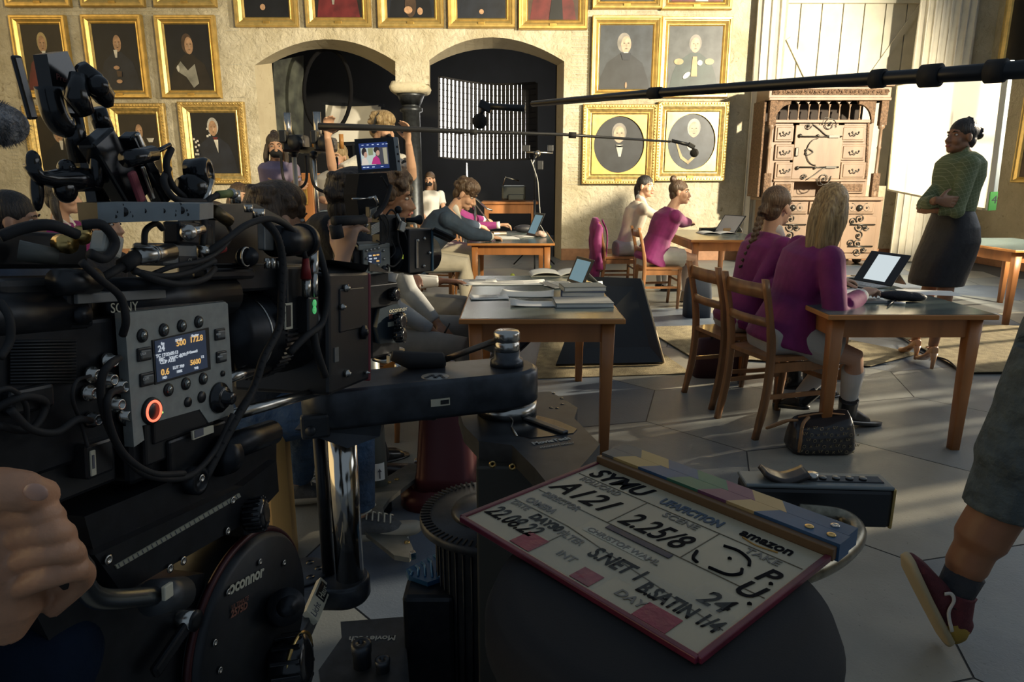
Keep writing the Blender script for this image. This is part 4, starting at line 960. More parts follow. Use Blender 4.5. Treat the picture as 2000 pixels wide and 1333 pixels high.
def hair_obj(par, c, R, s, style, m):
    mb = MB(); L = lambda x, y, z: V(c) + R @ V((x * s, y * s, z * s))
    B = lambda p, r: mb.ball(L(*p), tuple(q * s for q in r), 20, 14, R)
    up = (0, 0, 1)
    if style.get('cap', 1): B((0, -.022, .043), (.080, .098, .088)); B((0, -.055, -.02), (.066, .052, .065))
    if style.get('short'):
        B((0, .0, .075), (.075, .090, .062)); rnd = random.Random(4)
        for k in range(26):
            t = rnd.uniform(0, 6.28); z = rnd.uniform(.02, .11); r_ = math.sqrt(max(.05, 1 - ((z - .04) / .088) ** 2)); B((.076 * r_ * math.cos(t), -.02 + .09 * r_ * math.sin(t) * (1 if math.sin(t) < 0 else .95), z), (.022, .024, .018))
    if style.get('curly'):
        rnd = random.Random(8)
        for k in range(70):
            t = rnd.uniform(0, 6.28); z = rnd.uniform(-.02, .14); r_ = math.sqrt(max(.05, 1 - ((z - .04) / .105) ** 2))
            if math.sin(t) > .3 and z < .05: continue
            B((.086 * r_ * math.cos(t), -.015 + .098 * r_ * math.sin(t), z), (.022, .022, .020))
    if 'bun' in style: x, y, z, r_ = style['bun']; B((x, y, z), (r_, r_ * .95, r_)); B((x, y * .8, z * .85), (r_ * .7, r_ * .7, r_ * .6))
    if 'tail' in style:
        pts = [L(*p[:3]) if len(p) == 4 else V(p[1]) for p in style['tail']]; rr = [p[3] if len(p) == 4 else p[2] for p in style['tail']]
        sp_ = spline(pts, 5); rs = [rr[min(int(i / 5), len(rr) - 2)] * (1 - (i % 5) / 5) + rr[min(int(i / 5) + 1, len(rr) - 1)] * ((i % 5) / 5) for i in range(len(sp_))]
        mb.tube(sp_, [r_ * s for r_ in rs], 10)
    if 'braid' in style:
        pts = spline([V(p) for p in style['braid']], 7); n = len(pts)
        for i, p in enumerate(pts[:-1]):
            d = (pts[i + 1] - p).normalized(); sd = d.cross(V((0, 1, 0))).normalized(); f = 1 - .45 * i / n
            mb.ball(p + sd * (.010 if i % 2 else -.010) * s, (.020 * f * s, .017 * f * s, .020 * s * f), 10, 8)
    if 'long' in style:
        for pts, r_ in style['long']:
            sp_ = spline([L(*p) for p in pts], 5); n = len(sp_)
            mb.tube(sp_, [r_ * s * (1 - .55 * (i / n) ** 3) for i in range(n)], 12)
    mb.remesh(max(.005, .006 * s), 1); o = mb.build('hair', m, par, True); return o
def face_obj(par, c, R, s, brow=None):
    L = lambda x, y, z: V(c) + R @ V((x * s, y * s, z * s))
    for q in (-1, 1):
        mb = MB(); mb.ball(L(q * .031, .0655, .009), (.0125 * s, .010 * s, .0072 * s), 12, 8, R); e = mb.build('eye', eye_w, par, True)
        mb = MB(); mb.ball(L(q * .031, .0735, .009), (.006 * s, .004 * s, .006 * s), 10, 6, R); mb.build('iris', eye_d, e, True)
        mb = MB(); mb.tube([L(q * .014, .082, .025), L(q * .030, .0825, .032), L(q * .048, .070, .027)], [.0028 * s, .0036 * s, .002 * s], 6); mb.build('eyebrow', brow or brow_m, par, True)
    mb = MB(); mb.ball(L(0, .0895, -.0655), (.021 * s, .0085 * s, .0085 * s), 12, 8, R); mb.build('lips', lip_m, par, True)
def shoe(mb, a, t, s=1.0, h=.10, heel=0.0, w=.045):
    """ankle point a (sole under it), toe point t on the sole line"""
    a, t = V(a), V(t); d = (t - a); L = d.length; d.normalize(); sd = d.cross(V((0, 0, 1))).normalized(); up = sd.cross(d).normalized()
    base = lambda x: a + d * x
    q = lambda x, z0, z1, ww: (a + d * (x * L) + up * ((z0 + z1) / 2), sd * ww, up * ((z1 - z0) / 2))
    mb.loft([q(-.30, .0, .055, .025), q(-.24, 0, h * .8, .036), q(.0, .005, h, .040), q(.3, .0, .082, .042), q(.62, 0, .062, w), q(.86, 0, .048, w * .92), q(1.0, .004, .028, w * .55)], 16, 2.6)
    return sd, up, d

def seated(loc, heading, lean=10, side=0, look=None, wl=None, wr=None, s=1.0, knee_spread=.10, legs=None, twist=0, seat=.47, head_fwd=.03, neck_l=.10, poleL=None, poleR=None):
    """body coordinates: x forward, y left, z up; loc = ground point under the pelvis"""
    h = rad(heading); f = V((math.cos(h), math.sin(h), 0)); l = V((-math.sin(h), math.cos(h), 0)); u = V((0, 0, 1)); o = V(loc)
    pel = o + u * (seat + .07 * s); la, sa_ = rad(lean), rad(side)
    td = (u * math.cos(la) + f * math.sin(la)); td = (td * math.cos(sa_) + l * math.sin(sa_)).normalized()
    tw = rad(twist); f2 = f * math.cos(tw) + l * math.sin(tw); l2 = l * math.cos(tw) - f * math.sin(tw)
    neck = pel + td * .50 * s; chest = pel + td * .33 * s - f * .01
    J = dict(pel=pel, chest=chest, neck=neck, f=f, l=l, f2=f2, l2=(l2 - td * l2.dot(td)).normalized(), td=td, s=s)
    J['sL'] = neck + J['l2'] * .175 * s - td * .055 * s; J['sR'] = neck - J['l2'] * .175 * s - td * .055 * s
    look = V(look) if look is not None else f
    J['look'] = look.normalized(); J['head'] = neck + (td + u).normalized() * (.085 + neck_l) * s * .95 + f2 * head_fwd * s; J['up'] = (td + u * 1.5).normalized()
    for k, sg, ww, pole in (('L', 1, wl, poleL), ('R', -1, wr, poleR)):
        if ww is None: ww = o + f * .34 * s + l * sg * .14 * s + u * (seat + .17 * s)
        e, w_ = ik(J['s' + k], ww, .275 * s, .25 * s, V(pole) if pole is not None else (l * sg * .5 - u - f * .4)); J['e' + k] = e; J['w' + k] = w_
    legs = legs or {}
    for k, sg in (('L', 1), ('R', -1)):
        hip = pel + l * sg * .088 * s; J['h' + k] = hip
        kn = legs.get('k' + k, o + f * .42 * s + l * sg * (knee_spread) * s + u * (seat + .05)); an = legs.get('a' + k, V((kn.x, kn.y, 0)) + f * .02 + u * .09)
        J['k' + k] = V(kn); J['a' + k] = V(an); J['t' + k] = V(legs.get('t' + k, V((an[0], an[1], 0)) + f * .19 + u * .0))
        J['t' + k] = J['t' + k]
    return J

def person(label, J, hair, hair_style, skin, top=None, top_style='jacket', bottom=None, bstyle='trousers', shoes=None, socks=None, face=True, head_s=1.0, hands=(), voxel=.007, collar_m=None, name='person', parts_extra=None, legs_on=True, cat='person', sleeve=1.0, hem=.18, cuff=None, group=None):
    s = J['s']; base = V((J['pel'].x, J['pel'].y, 0)); root = thing(name, label, cat, tuple(base)); 
    if group: root['group'] = group
    f2, l2, td, l, f = J['f2'], J['l2'], J['td'], J['l'], J['f']
    R = head_frame(J['look'], J['up']); hs = s * head_s
    mb = MB(); head(mb, J['head'], R, hs, J['neck'])
    ftd = (f2 - td * f2.dot(td)).normalized()
    def torso(mb, g=0.0, hem_=0, flare=0, k_=1):
        secs = []
        pel, ch, nk = J['pel'], J['chest'], J['neck']
        if hem_: secs.append((pel - V((0, 0, 1)) * hem_ * .30, l * (.195 + g) * s, ftd * (.150 + g) * s)); 
        e_ = .5 * flare; secs += [(pel - td * .05 * s, l * (.165 + g + e_) * s, ftd * (.115 + g + e_) * s), (pel + td * .08 * s, (l * .6 + l2 * .4).normalized() * (.150 + g + e_ * .5) * s, ftd * (.105 + g + e_ * .5) * s), (pel + td * .20 * s - ftd * .005, (l * .3 + l2 * .7).normalized() * (.135 + g) * s, ftd * (.098 + g) * s),
                 (ch, l2 * (.155 + g) * s, ftd * (.112 + g) * s), (ch + td * .09 * s, l2 * (.172 + g) * s, ftd * (.105 + g) * s), (nk - td * .035 * s, l2 * (.150 + g) * s, ftd * (.072 + g) * s), (nk + td * .012 * s, l2 * (.07 + g) * s, ftd * (.058 + g * .8) * s)]
        mb.loft([(a, b * k_, c * k_) for a, b, c in secs], 24, 2.3)
    th_ = J.get('thin', .94); torso(mb, k_=th_)
    for k, sg in (('L', 1), ('R', -1)):
        S_, E_, W_ = J['s' + k], J['e' + k], J['w' + k]
        mb.tube([S_, S_.lerp(E_, .35), E_, E_.lerp(W_, .3), W_], [.048 * s, .043 * s, .035 * s, .036 * s, .024 * s], 12)
        hd = J.get('hd' + k, (W_ - E_).normalized()); pn = J.get('pn' + k, V((0, 0, -1)))
        hand(mb, W_ + V(hd).normalized() * .01, hd, pn, J.get('side' + k, -sg), s, J.get('curl' + k, .4), J.get('thumb' + k, .7), bends=J.get('bends' + k))
        if legs_on:
            H_, K_, A_, T_ = J['h' + k], J['k' + k], J['a' + k], J['t' + k]
            mb.tube([H_, H_.lerp(K_, .45), K_, K_.lerp(A_, .28), K_.lerp(A_, .6), A_], [.078 * s, .068 * s, .050 * s, .052 * s, .040 * s, .033 * s], 14)
            mb.tube([A_ - V((0, 0, .03)), A_.lerp(T_, .4) - V((0, 0, .028)), A_.lerp(T_, .8) - V((0, 0, .0))], [.030 * s, .022 * s, .014 * s], 10)
    mb.remesh(voxel, 2); mb.build('body', skin, root, True)
    if face: face_obj(root, J['head'], R, hs)
    if hair: hair_obj(root, J['head'], R, hs, hair_style, hair)
    if top:
        mb = MB(); jk = top_style in ('jacket',); g = .022 if jk else .012
        torso(mb, g, hem if jk else 0, .06 if jk else 0)
        for k in 'LR':
            S_, E_, W_ = J['s' + k], J['e' + k], J['w' + k]; a = .018 if jk else .010
            if sleeve >= .9:
                W2 = E_.lerp(W_, .93); mb.tube([S_ - td * .005, S_.lerp(E_, .35), E_, E_.lerp(W_, .35), W2], [(.052 + a) * s, (.046 + a) * s, (.042 + a) * s, (.038 + a) * s, (.026 + a) * s], 14)
            elif sleeve > .3: mb.tube([S_, S_.lerp(E_, .5), S_.lerp(E_, 1.0), E_.lerp(W_, .35)], [.064 * s, .058 * s, .052 * s, .048 * s], 14)
            else: mb.tube([S_, S_.lerp(E_, .35), S_.lerp(E_, .62)], [.064 * s, .062 * s, .062 * s], 14)
            mb.ball(S_ - td * .0, (.066 * s,) * 3, 14, 10)
        mb.remesh(max(voxel, .009), 3); tp = mb.build(top_style if top_style in ('jacket', 'shirt') else 'top', top, root, True)
    if collar_m:
        mb = MB(); n0 = J['neck'] + td * .03 * s
        for q in (-1, 1):
            mb.tube([n0 - ftd * .055 * s + td * .035 * s, n0 + l2 * q * .06 * s + td * .015 * s, n0 + l2 * q * .022 * s + ftd * .082 * s - td * .04 * s], [.014 * s, .016 * s, .010 * s], 8, flat=(tuple(td), 1.7, .5))
        mb.build('collar', collar_m, root, True)
    if cuff:
        for k in 'LR':
            E_, W_ = J['e' + k], J['w' + k]; mb = MB(); mb.tube([E_.lerp(W_, .88), E_.lerp(W_, 1.03)], [.037 * s, .036 * s], 14); mb.build('cuff', cuff, root, True)
    if bottom and legs_on:
        mb = MB()
        if bstyle == 'skirt':
            kl = J['hL'].lerp(J['kL'], .72); kr = J['hR'].lerp(J['kR'], .72); u = V((0, 0, 1))
            for k in 'LR': mb.tube([J['h' + k], J['h' + k].lerp(J['k' + k], .45), J['h' + k].lerp(J['k' + k], .74)], [.105 * s, .10 * s, .094 * s], 14)
            mid = J['pel']; m2 = (kl + kr) / 2
            mb.loft([(mid - f * .13 * s - u * .03, l * .17 * s, u * .09 * s), (mid, l * .19 * s, u * .115 * s), ((mid + m2) / 2, l * .18 * s, u * .085 * s), (m2, l * .16 * s, u * .075 * s)], 20, 2.6)
        else:
            mb.ball(J['pel'], (.17 * s, .17 * s, .12 * s), 18, 12)
            for k in 'LR':
                H_, K_, A_ = J['h' + k], J['k' + k], J['a' + k]
                mb.tube([H_, H_.lerp(K_, .45), K_, K_.lerp(A_, .3), K_.lerp(A_, .93)], [.096 * s, .086 * s, .067 * s, .066 * s, .056 * s], 16)
        mb.remesh(.010, 3); mb.build('skirt' if bstyle == 'skirt' else 'trousers', bottom, root, True)
    if socks and legs_on:
        for k in 'LR':
            K_, A_ = J['k' + k], J['a' + k]; mb = MB(); mb.tube([K_.lerp(A_, .22), K_.lerp(A_, .5), A_, A_ - V((0, 0, .02))], [.057 * s, .052 * s, .038 * s, .038 * s], 14); mb.build('sock', socks, root, True)
    if shoes and legs_on:
        for k in 'LR':
            A_, T_ = J['a' + k], J['t' + k]; mb = MB(); sole = V((A_.x, A_.y, max(A_.z - .09, 0)))
            T2 = V((T_.x, T_.y, max(T_.z, 0)))
            shoe(mb, sole, T2, s, J.get('shoe_h', .10))
            if J.get('boot'): mb.tube([sole + V((0, 0, .05)), sole.lerp(J['k' + k], .38)], [.048, .052], 14)
            mb.remesh(.006, 1); sh_ = mb.build('shoe', shoes, root, True)
            mb = MB(); d = (T2 - sole); d.normalize(); sd = d.cross(V((0, 0, 1))).normalized(); up = sd.cross(d); hl = J.get('sole_t', .012)
            mb.loft([(sole + d * -.062 + up * hl * .4, sd * .028, d * .012), ] and [(sole + d * (.085) + up * (-.001), d * .155, sd * .044), (sole + d * .085 + up * (hl - .001), d * .155, sd * .046)], 20, 3); mb.build('sole', J.get('sole_m', boot_m), sh_, True)
    if parts_extra: parts_extra(root, J, R, hs)
    return root
def mask_part(root, J, R, s, m):
    L = lambda x, y, z: J['head'] + R @ V((x * s, y * s, z * s)); mb = MB(); mb.ball(L(0, .052, -.055), (.056 * s, .062 * s, .045 * s), 18, 12, R); mb.build('face_mask', m, root, True)

# --- blonde girl writing at the near table
wr = PZ(1690, 572, .75); 
J = seated((1.50, 3.68, 0), 8, 14, -5, (.45, .9, -.05), PZ(1668, 560, .77) + V((0, .25, 0)), PZ(1682, 578, .765), s=1.02, twist=-4, head_fwd=.02,
    legs=dict(kR=P(1670, 700, 3.50), aR=P(1655, 795, 3.62), tR=PZ(1692, 828, .01), kL=P(1640, 690, 3.75), aL=P(1565, 770, 3.78), tL=PZ(1530, 795, .02)))
J['curlR'] = .9; J['boot'] = 1; J['sole_t'] = .022
person('girl with loose blond hair in purple blazer writing at the near table', J, h_dblond, dict(long=[([(-.04, -.06, .06), (-.055, -.09, -.05), (-.05, -.10, -.17), (-.035, -.10, -.28)], .036), ([(.04, -.06, .06), (.055, -.09, -.05), (.045, -.10, -.18), (.02, -.10, -.30)], .036), ([(0, -.08, .05), (0, -.115, -.05), (.0, -.115, -.2), (-.01, -.11, -.36)], .042), ([(.06, .0, .03), (.072, -.02, -.06), (.065, -.04, -.13)], .024), ([(-.06, .0, .03), (-.072, -.02, -.06), (-.065, -.04, -.13)], .024)]), sk_light, magenta, 'jacket', skirt_grey, 'skirt', boot_m, sock_w, hem=.24, collar_m=shirt_white, cuff=shirt_white, voxel=.006)
# --- girl with braid
J = seated((1.46, 4.22, 0), 8, 16, 0, (.95, .55, -.02), PZ(1600, 545, .77), PZ(1560, 560, .77), s=1.0, head_fwd=.0)
J['boot'] = 1
hb = J['head']
person('girl with long brown braid in purple blazer, second from the front', J, h_brown, dict(braid=[hb + V((-.10, -.03, -.01)), hb + V((-.13, -.05, -.12)), hb + V((-.17, -.06, -.24)), hb + V((-.22, -.06, -.38))], tail=[(0, -.06, .03, .06), (0, -.105, -.01, .03), (0, -.12, -.04, .02)]), sk_light, magenta, 'jacket', skirt_grey, 'skirt', boot_m, sock_w, hem=.30, collar_m=shirt_white, face=True)
# --- girl with high bun, far table
J = seated((1.53, 7.5, 0), 8, 22, 0, (.93, -.35, 0), PZ(1365, 447, .77) + V((0, .25, 0)), PZ(1372, 448, .77), s=1.06, head_fwd=.05)
J['shoe_h'] = .16
person('girl with high bun in purple blazer at the far table', J, h_brown, dict(bun=(0, -.075, .135, .04)), sk_light, magenta, 'jacket', skirt_grey, 'skirt', mat('boot_beige', (.35, .29, .20), .7), sock_w, hem=.30, cuff=magenta)
# --- girl in cream shirt
J = seated((1.42, 8.5, 0), 6, 15, 0, (.72, -.70, .0), PZ(1335, 433, .78) + V((0, .2, 0)), PZ(1340, 436, .78), s=1.10, head_fwd=.04)
person('girl with black ponytail in cream shirt behind the girl with the bun', J, h_black, dict(tail=[(0, -.09, .03, .035), (-.02, -.13, -.02, .035), (-.03, -.12, -.12, .03), (-.03, -.10, -.22, .015)], long=[([(.03, -.07, -.02), (.05, -.05, -.10), (.06, .0, -.19)], .022)]), sk_light, cream_m, 'shirt', skirt_grey, 'skirt', boot_m, sock_w, collar_m=shirt_white)
# --- boy in navy, far table
J = seated((-1.0, 7.0, 0), 2, 40, 0, (.80, -.25, -.52), PZ(962, 452, .76), PZ(958, 463, .77), s=1.24, head_fwd=.06, neck_l=.08)
J['curlR'] = 1.0; J['up'] = V((.45, -.15, .9))
person('boy with tousled brown hair in navy blazer writing at the far table', J, h_brown, dict(short=1), sk_light, navy_m, 'jacket', chino, 'trousers', boot_m, None, hem=.26, collar_m=shirt_white, cuff=shirt_white)
# --- curly haired student beyond him
J = seated((-.94, 8.3, 0), 2, 30, 0, (.9, .1, -.3), PZ(965, 438, .80) + V((0, .3, 0)), PZ(975, 440, .84), s=1.12, head_fwd=.05)
J['curlR'] = 1.2
person('student with black curls in magenta jumper bending over the far table', J, h_black, dict(curly=1), sk_warm, magenta, 'shirt', chino, 'trousers', boot_m, None, cuff=shirt_white)
# --- two students at the left side of the middle table, heads hidden by the camera
J = seated((-.84, 4.45, 0), 0, 8, 0, (1, 0, -.1), PZ(815, 560, .74), PZ(862, 549, .745), s=1.02, legs=dict(kR=P(905, 604, 4.2), kL=P(905, 596, 4.6)))
J['curlR'] = .25; J['pnR'] = V((0, 0, -1)); J['hdR'] = V((1, .05, -.04))
person('student with dark hand on the papers, white cuff, behind the second camera', J, h_black, dict(short=1), sk_dark, shirt_white, 'shirt', trouser_m, 'trousers', mat('shoe_navy', (.03, .035, .055), .7), None)
hl = P(848, 640, 3.5)
J = seated((-.82, 3.62, 0), 0, 12, 0, (1, .1, -.2), P(860, 640, 3.62), P(845, 648, 3.50), s=1.02, legs=dict(kL=P(905, 640, 3.75), aL=P(985, 680, 3.95), tL=P(1045, 655, 4.0), kR=P(905, 682, 3.45)))
J['curlR'] = .9; J['curlL'] = .9; d_ = P(770, 384, 3.45) - J['head']
for k in ('chest', 'neck', 'head', 'sL', 'sR'): J[k] = J[k] + d_ * (.5 if k == 'chest' else .9)
person('student with light brown curls in grey knitwear, hands in lap, by the middle table', J, h_brown, dict(curly=1), sk_brown, knit_g, 'shirt', trouser_m, 'trousers', mat('shoe_navy', (.03, .035, .055), .7), None)
alone_tube('pen', [P(868, 652, 3.48), P(878, 632, 3.5)], .005, black_plastic, 'dark pen held in the lap of the student in grey knitwear', 'pen')

# --- the teacher
Yt = 4.85
t = lambda x, y, dy=0: P(x, y, Yt + dy)
J = dict(thin=.80, pel=t(1858, 452), chest=t(1868, 345), neck=t(1880, 298), f=V((-1, 0, 0)), l=V((0, -1, 0)), f2=V((-.97, -.25, 0)), td=None, s=.98, sL=None)
J['td'] = (J['neck'] - J['pel']).normalized(); J['l'] = V((-.12, -.99, 0)); J['f'] = V((-.99, .12, 0)); J['f2'] = V((-.96, -.25, 0)).normalized(); J['l2'] = V((.22, -.97, 0)); J['l2'] = (J['l2'] - J['td'] * J['l2'].dot(J['td'])).normalized()
J['head'] = t(1876, 268); J['look'] = V((-.99, -.16, .06)); J['up'] = V((-.05, 0, 1))
J['sL'] = t(1893, 322, -.15); J['sR'] = t(1878, 320, .15)
J['eL'] = t(1868, 412, -.20); J['wL'] = t(1824, 410, -.14); J['eR'] = t(1808, 400, -.03); J['wR'] = t(1829, 391, -.24)
J['hdL'] = V((-.3, 1, .1)); J['pnL'] = V((1, .3, 0)); J['hdR'] = V((.95, .08, -.10)); J['pnR'] = V((0, 1, .1)); J['curlR'] = .12; J['curlL'] = .2
J['hL'] = t(1852, 470, -.05); J['hR'] = t(1852, 468, .06); J['kL'] = t(1846, 578, -.10); J['kR'] = t(1812, 572, .09); J['aL'] = t(1822, 676, -.02); J['aR'] = t(1788, 662, .25)
J['tL'] = PZ(1796, 702, .02); J['tR'] = PZ(1762, 687, .02)
def teacher_bits(root, J, R, s):
    mb = MB(); pel = J['pel']
    def sec(px, py, wpx, d): c = t(px, py, 0); return (c, V((wpx / F * Yt * 1.03, 0, 0)), V((0, d, 0)))
    mb.loft([sec(1827, 556, 46, .16), sec(1829, 545, 47, .165), sec(1843, 505, 48, .185), sec(1856, 470, 44, .195), sec(1861, 442, 38, .185), sec(1862, 420, 32, .155), sec(1861, 411, 31, .14)], 28, 2.3)
    mb.remesh(.010, 3); mb.build('skirt', mat('skirt_black', (.010, .012, .017), .55, 0, 12, .2, .3, 10), root, True)
    mb = MB()
    mb.loft([(t(1860, 416), V((.125, 0, 0)), V((0, .125, 0))), (t(1862, 398), V((.135, 0, 0)), V((0, .14, 0))), (t(1866, 372), V((.135, 0, 0)), V((0, .15, 0))), (t(1872, 345), V((.142, 0, 0)), V((0, .175, 0))), (t(1876, 318), V((.125, 0, 0)), V((0, .19, 0))), (t(1879, 305), V((.108, 0, 0)), V((0, .12, 0))), (t(1883, 296), V((.06, 0, 0)), V((0, .065, 0)))], 26, 2.4)
    mb.tube([J['sL'], J['sL'].lerp(J['eL'], .5), J['eL'], J['eL'].lerp(J['wL'], .8)], [.060, .055, .050, .040], 16); mb.ball(J['sL'], .064)
    mb.tube([J['sR'], J['sR'].lerp(J['eR'], .5), J['eR'], J['eR'].lerp(J['wR'], .75)], [.066, .062, .058, .045], 16); mb.ball(J['sR'], .068)
    mb.ball(J['eL'], .052); mb.ball(J['eR'], .055)
    mb.remesh(.009, 3); mb.build('shirt', green_m, root, True)
    mb = MB(); nk = t(1879, 296)
    mb.tube([nk + V((.05, .03, .015)), nk + V((.0, -.06, .0)), nk + V((-.07, -.05, -.05))], [.018, .022, .012], 8, flat=((0, 0, 1), 1.6, .5)); mb.build('collar', green_m, root, True)
    mb = MB(); c = J['pel']; mb.loft([(t(1861, 418), V((.130, 0, 0)), V((0, .130, 0))), (t(1861, 412), V((.130, 0, 0)), V((0, .130, 0)))], 24); mb.build('belt', black_cloth, root, True)
    for A_, T_, lab in ((J['aL'], J['tL'], 0), (J['aR'], J['tR'], 1)):
        d = V((T_.x - A_.x, T_.y - A_.y, 0)); L = d.length; d.normalize(); sd = d.cross(V((0, 0, 1))); g = V((A_.x, A_.y, T_.z)); H = A_.z - .045 - T_.z
        q = lambda x, z, h_, w_: (g + d * x + V((0, 0, z + h_ / 2)), sd * w_, V((0, 0, h_ / 2)) )
        mb = MB(); mb.loft([q(-.055, H - .01, .06, .022), q(-.03, H - .015, .065, .031), q(.02, H - .03, .035, .031), q(.06, H * .55, .025, .032), q(L * .72, .010, .035, .040), q(L * .85, .0, .042, .043), q(L, 0, .036, .036), q(L + .03, .002, .02, .015)], 16, 2.5)
        mb.remesh(.0055, 1); sh_ = mb.build('high_heel', tanheel, root, True)
        mb = MB(); mb.tube([g + d * -.04 + V((0, 0, H)), g + d * -.045 + V((0, 0, H * .45)), g + d * -.038 + V((0, 0, -.003))], [.026, .014, .012], 10); mb.build('heel_block', tanheel, sh_, True)
        mb = MB(); c = g + d * .015 + V((0, 0, H + .03)); mb.tube([c + d * (.030 * math.cos(k)) + sd * (.038 * math.sin(k)) + V((0, 0, .012 * math.cos(k + 3))) for k in [q_ * math.pi / 8 for q_ in range(16)]], .005, 6, closed=True); mb.build('ankle_strap', tanheel, sh_, True)
person('standing woman in green checked shirt, arms crossed, before the whiteboard', J, h_black, dict(bun=(0, -.140, .025, .033), tail=[(0, -.02, .07, .075), (0, -.07, .06, .06), (0, -.12, .03, .03)]), sk_brown, None, bottom=None, parts_extra=teacher_bits, voxel=.006)

# --- boom operator
Y = 5.0; b_ = lambda x, y, dy=0: P(x, y, Y + dy)
def custom(J):
    J['td'] = (J['neck'] - J['pel']).normalized(); J['l2'] = (V(J['l2']) - J['td'] * V(J['l2']).dot(J['td'])).normalized()
    return J
J = custom(dict(pel=b_(742, 465), chest=b_(745, 350), neck=b_(746, 292), f=V((.3, -.95, 0)), l=V((.95, .3, 0)), f2=V((.3, -.95, 0)), l2=V((.97, .25, 0)), s=.94, head=b_(748, 252), look=V((.85, -.5, -.25)), up=V((0, 0, 1)),
  sL=b_(785, 318), sR=b_(700, 320), eL=b_(806, 345, -.1), eR=b_(652, 345, -.15), wL=b_(798, 278, -.2), wR=b_(640, 268, -.25), hdL=V((-.1, 0, 1)), hdR=V((.1, 0, 1)), pnL=V((-.6, -.6, 0)), pnR=V((.5, -.7, 0)), curlL=.6, curlR=.7,
  hL=b_(765, 475), hR=b_(718, 475), kL=P(770, 590, 5.0), kR=P(710, 590, 5.0), aL=V((-.82, 5.0, .09)), aR=V((-1.12, 5.0, .09)), tL=V((-.78, 4.82, 0)), tR=V((-1.16, 4.82, 0))))
def boom_bits(root, J, R, s):
    L = lambda x, y, z: J['head'] + R @ V((x * s, y * s, z * s))
    mb = MB(); mb.tube([L(.088 * math.cos(a), -.01, .03 + .098 * math.sin(a)) for a in [k * math.pi / 12 for k in range(-1, 14)]], .008 * s, 8); o = mb.build('headphones', black_plastic, root, True)
    for q in (-1, 1): mb = MB(); mb.ball(L(q * .086, -.01, -.005), (.02 * s, .03 * s, .035 * s), 12, 8, R); mb.build('ear_cup', black_plastic, o, True)
    mask_part(root, J, R, s, mask_black)
person('blond boom operator in headphones and black and white patterned shirt, arms raised', J, h_blond, dict(short=1), sk_light, print_m, 'shirt', black_cloth, 'trousers', boot_m, None, sleeve=.2, parts_extra=boom_bits)

# --- woman in lilac shirt with mask, arms crossed
Y = 6.4; J = custom(dict(pel=b_(545, 412), chest=P(546, 350, Y), neck=P(541, 318, Y), f=V((.6, -.8, 0)), l=V((.8, .6, 0)), f2=V((.6, -.8, 0)), l2=V((.85, .5, 0)), s=1.0, head=P(538, 288, Y), look=V((.35, -.93, -.02)), up=V((0, 0, 1)),
  sL=P(572, 332, Y), sR=P(518, 332, Y), eL=P(580, 372, Y - .1), eR=P(522, 375, Y - .1), wL=P(545, 366, Y - .28), wR=P(565, 362, Y - .27), hdL=V((-1, 0, 0)), hdR=V((1, .2, 0)), pnL=V((0, 1, 0)), pnR=V((0, 1, 0)),
  hL=P(562, 415, Y), hR=P(530, 415, Y), kL=P(566, 500, Y), kR=P(535, 500, Y), aL=V((-2.05, 6.4, .09)), aR=V((-2.3, 6.4, .09)), tL=V((-1.98, 6.22, 0)), tR=V((-2.25, 6.2, 0))))
J['pel'] = P(546, 412, Y); custom(J)
person('woman in open lilac shirt and black mask, arms crossed, by the left arch', J, h_dbrown, dict(bun=(0, -.05, .12, .035), long=[([(.06, 0, .02), (.085, 0, -.08), (.08, .02, -.18)], .028), ([(-.06, 0, .02), (-.085, 0, -.08), (-.08, .02, -.18)], .028)]), sk_warm, lilac_m, 'shirt', black_cloth, 'trousers', boot_m, None, sleeve=.5, parts_extra=lambda r, J, R, s: mask_part(r, J, R, s, mask_black))
# --- woman with pink mask
Y = 6.4; q_ = lambda x, y, dy=0: P(x, y, Y + dy)
J = custom(dict(pel=q_(650, 428), chest=q_(652, 372), neck=q_(656, 338), f=V((-.3, -.95, 0)), l=V((.95, -.3, 0)), f2=V((-.3, -.95, 0)), l2=V((.95, -.25, 0)), s=1.0, head=q_(660, 308), look=V((-.25, -.95, -.1)), up=V((0, 0, 1)),
  sL=q_(678, 355), sR=q_(632, 353), eL=q_(690, 392), eR=q_(626, 388), wL=q_(672, 415, -.2), wR=q_(640, 396, -.2), hdL=V((-1, 0, 0)), hdR=V((.9, -.1, 0)), curlR=1, hL=q_(664, 430), hR=q_(640, 430), kL=q_(664, 510), kR=q_(640, 510), aL=V((-1.58, 6.4, .09)), aR=V((-1.8, 6.4, .09)), tL=V((-1.6, 6.2, 0)), tR=V((-1.85, 6.2, 0))))
person('blond woman with pink mask in grey tee and jeans behind the boom operator', J, h_blond, dict(long=[([(.05, -.02, .03), (.08, -.02, -.06), (.07, 0, -.13)], .032), ([(-.05, -.02, .03), (-.08, -.02, -.06), (-.07, 0, -.13)], .032)]), sk_light, tee_grey, 'shirt', mat('jeans_pale', (.22, .28, .36), .85, 0, 8, .2), 'trousers', boot_m, None, sleeve=.2, parts_extra=lambda r, J, R, s: mask_part(r, J, R, s, mask_pink))
# --- seated woman in white top inside the arch
J = seated((P(838, 400, 13.2).x, 13.4, 0), -75, 0, 0, (-.2, -1, -.1), None, None, s=1.18)
person('woman in white top and black mask sitting behind the iron column', J, h_brown, dict(long=[([(.05, -.03, .03), (.07, -.04, -.1), (.07, -.02, -.2)], .03), ([(-.05, -.03, .03), (-.07, -.04, -.1), (-.07, -.02, -.2)], .03)]), sk_light, shirt_white, 'shirt', black_cloth, 'trousers', boot_m, None, sleeve=.2, parts_extra=lambda r, J, R, s: mask_part(r, J, R, s, mask_black))
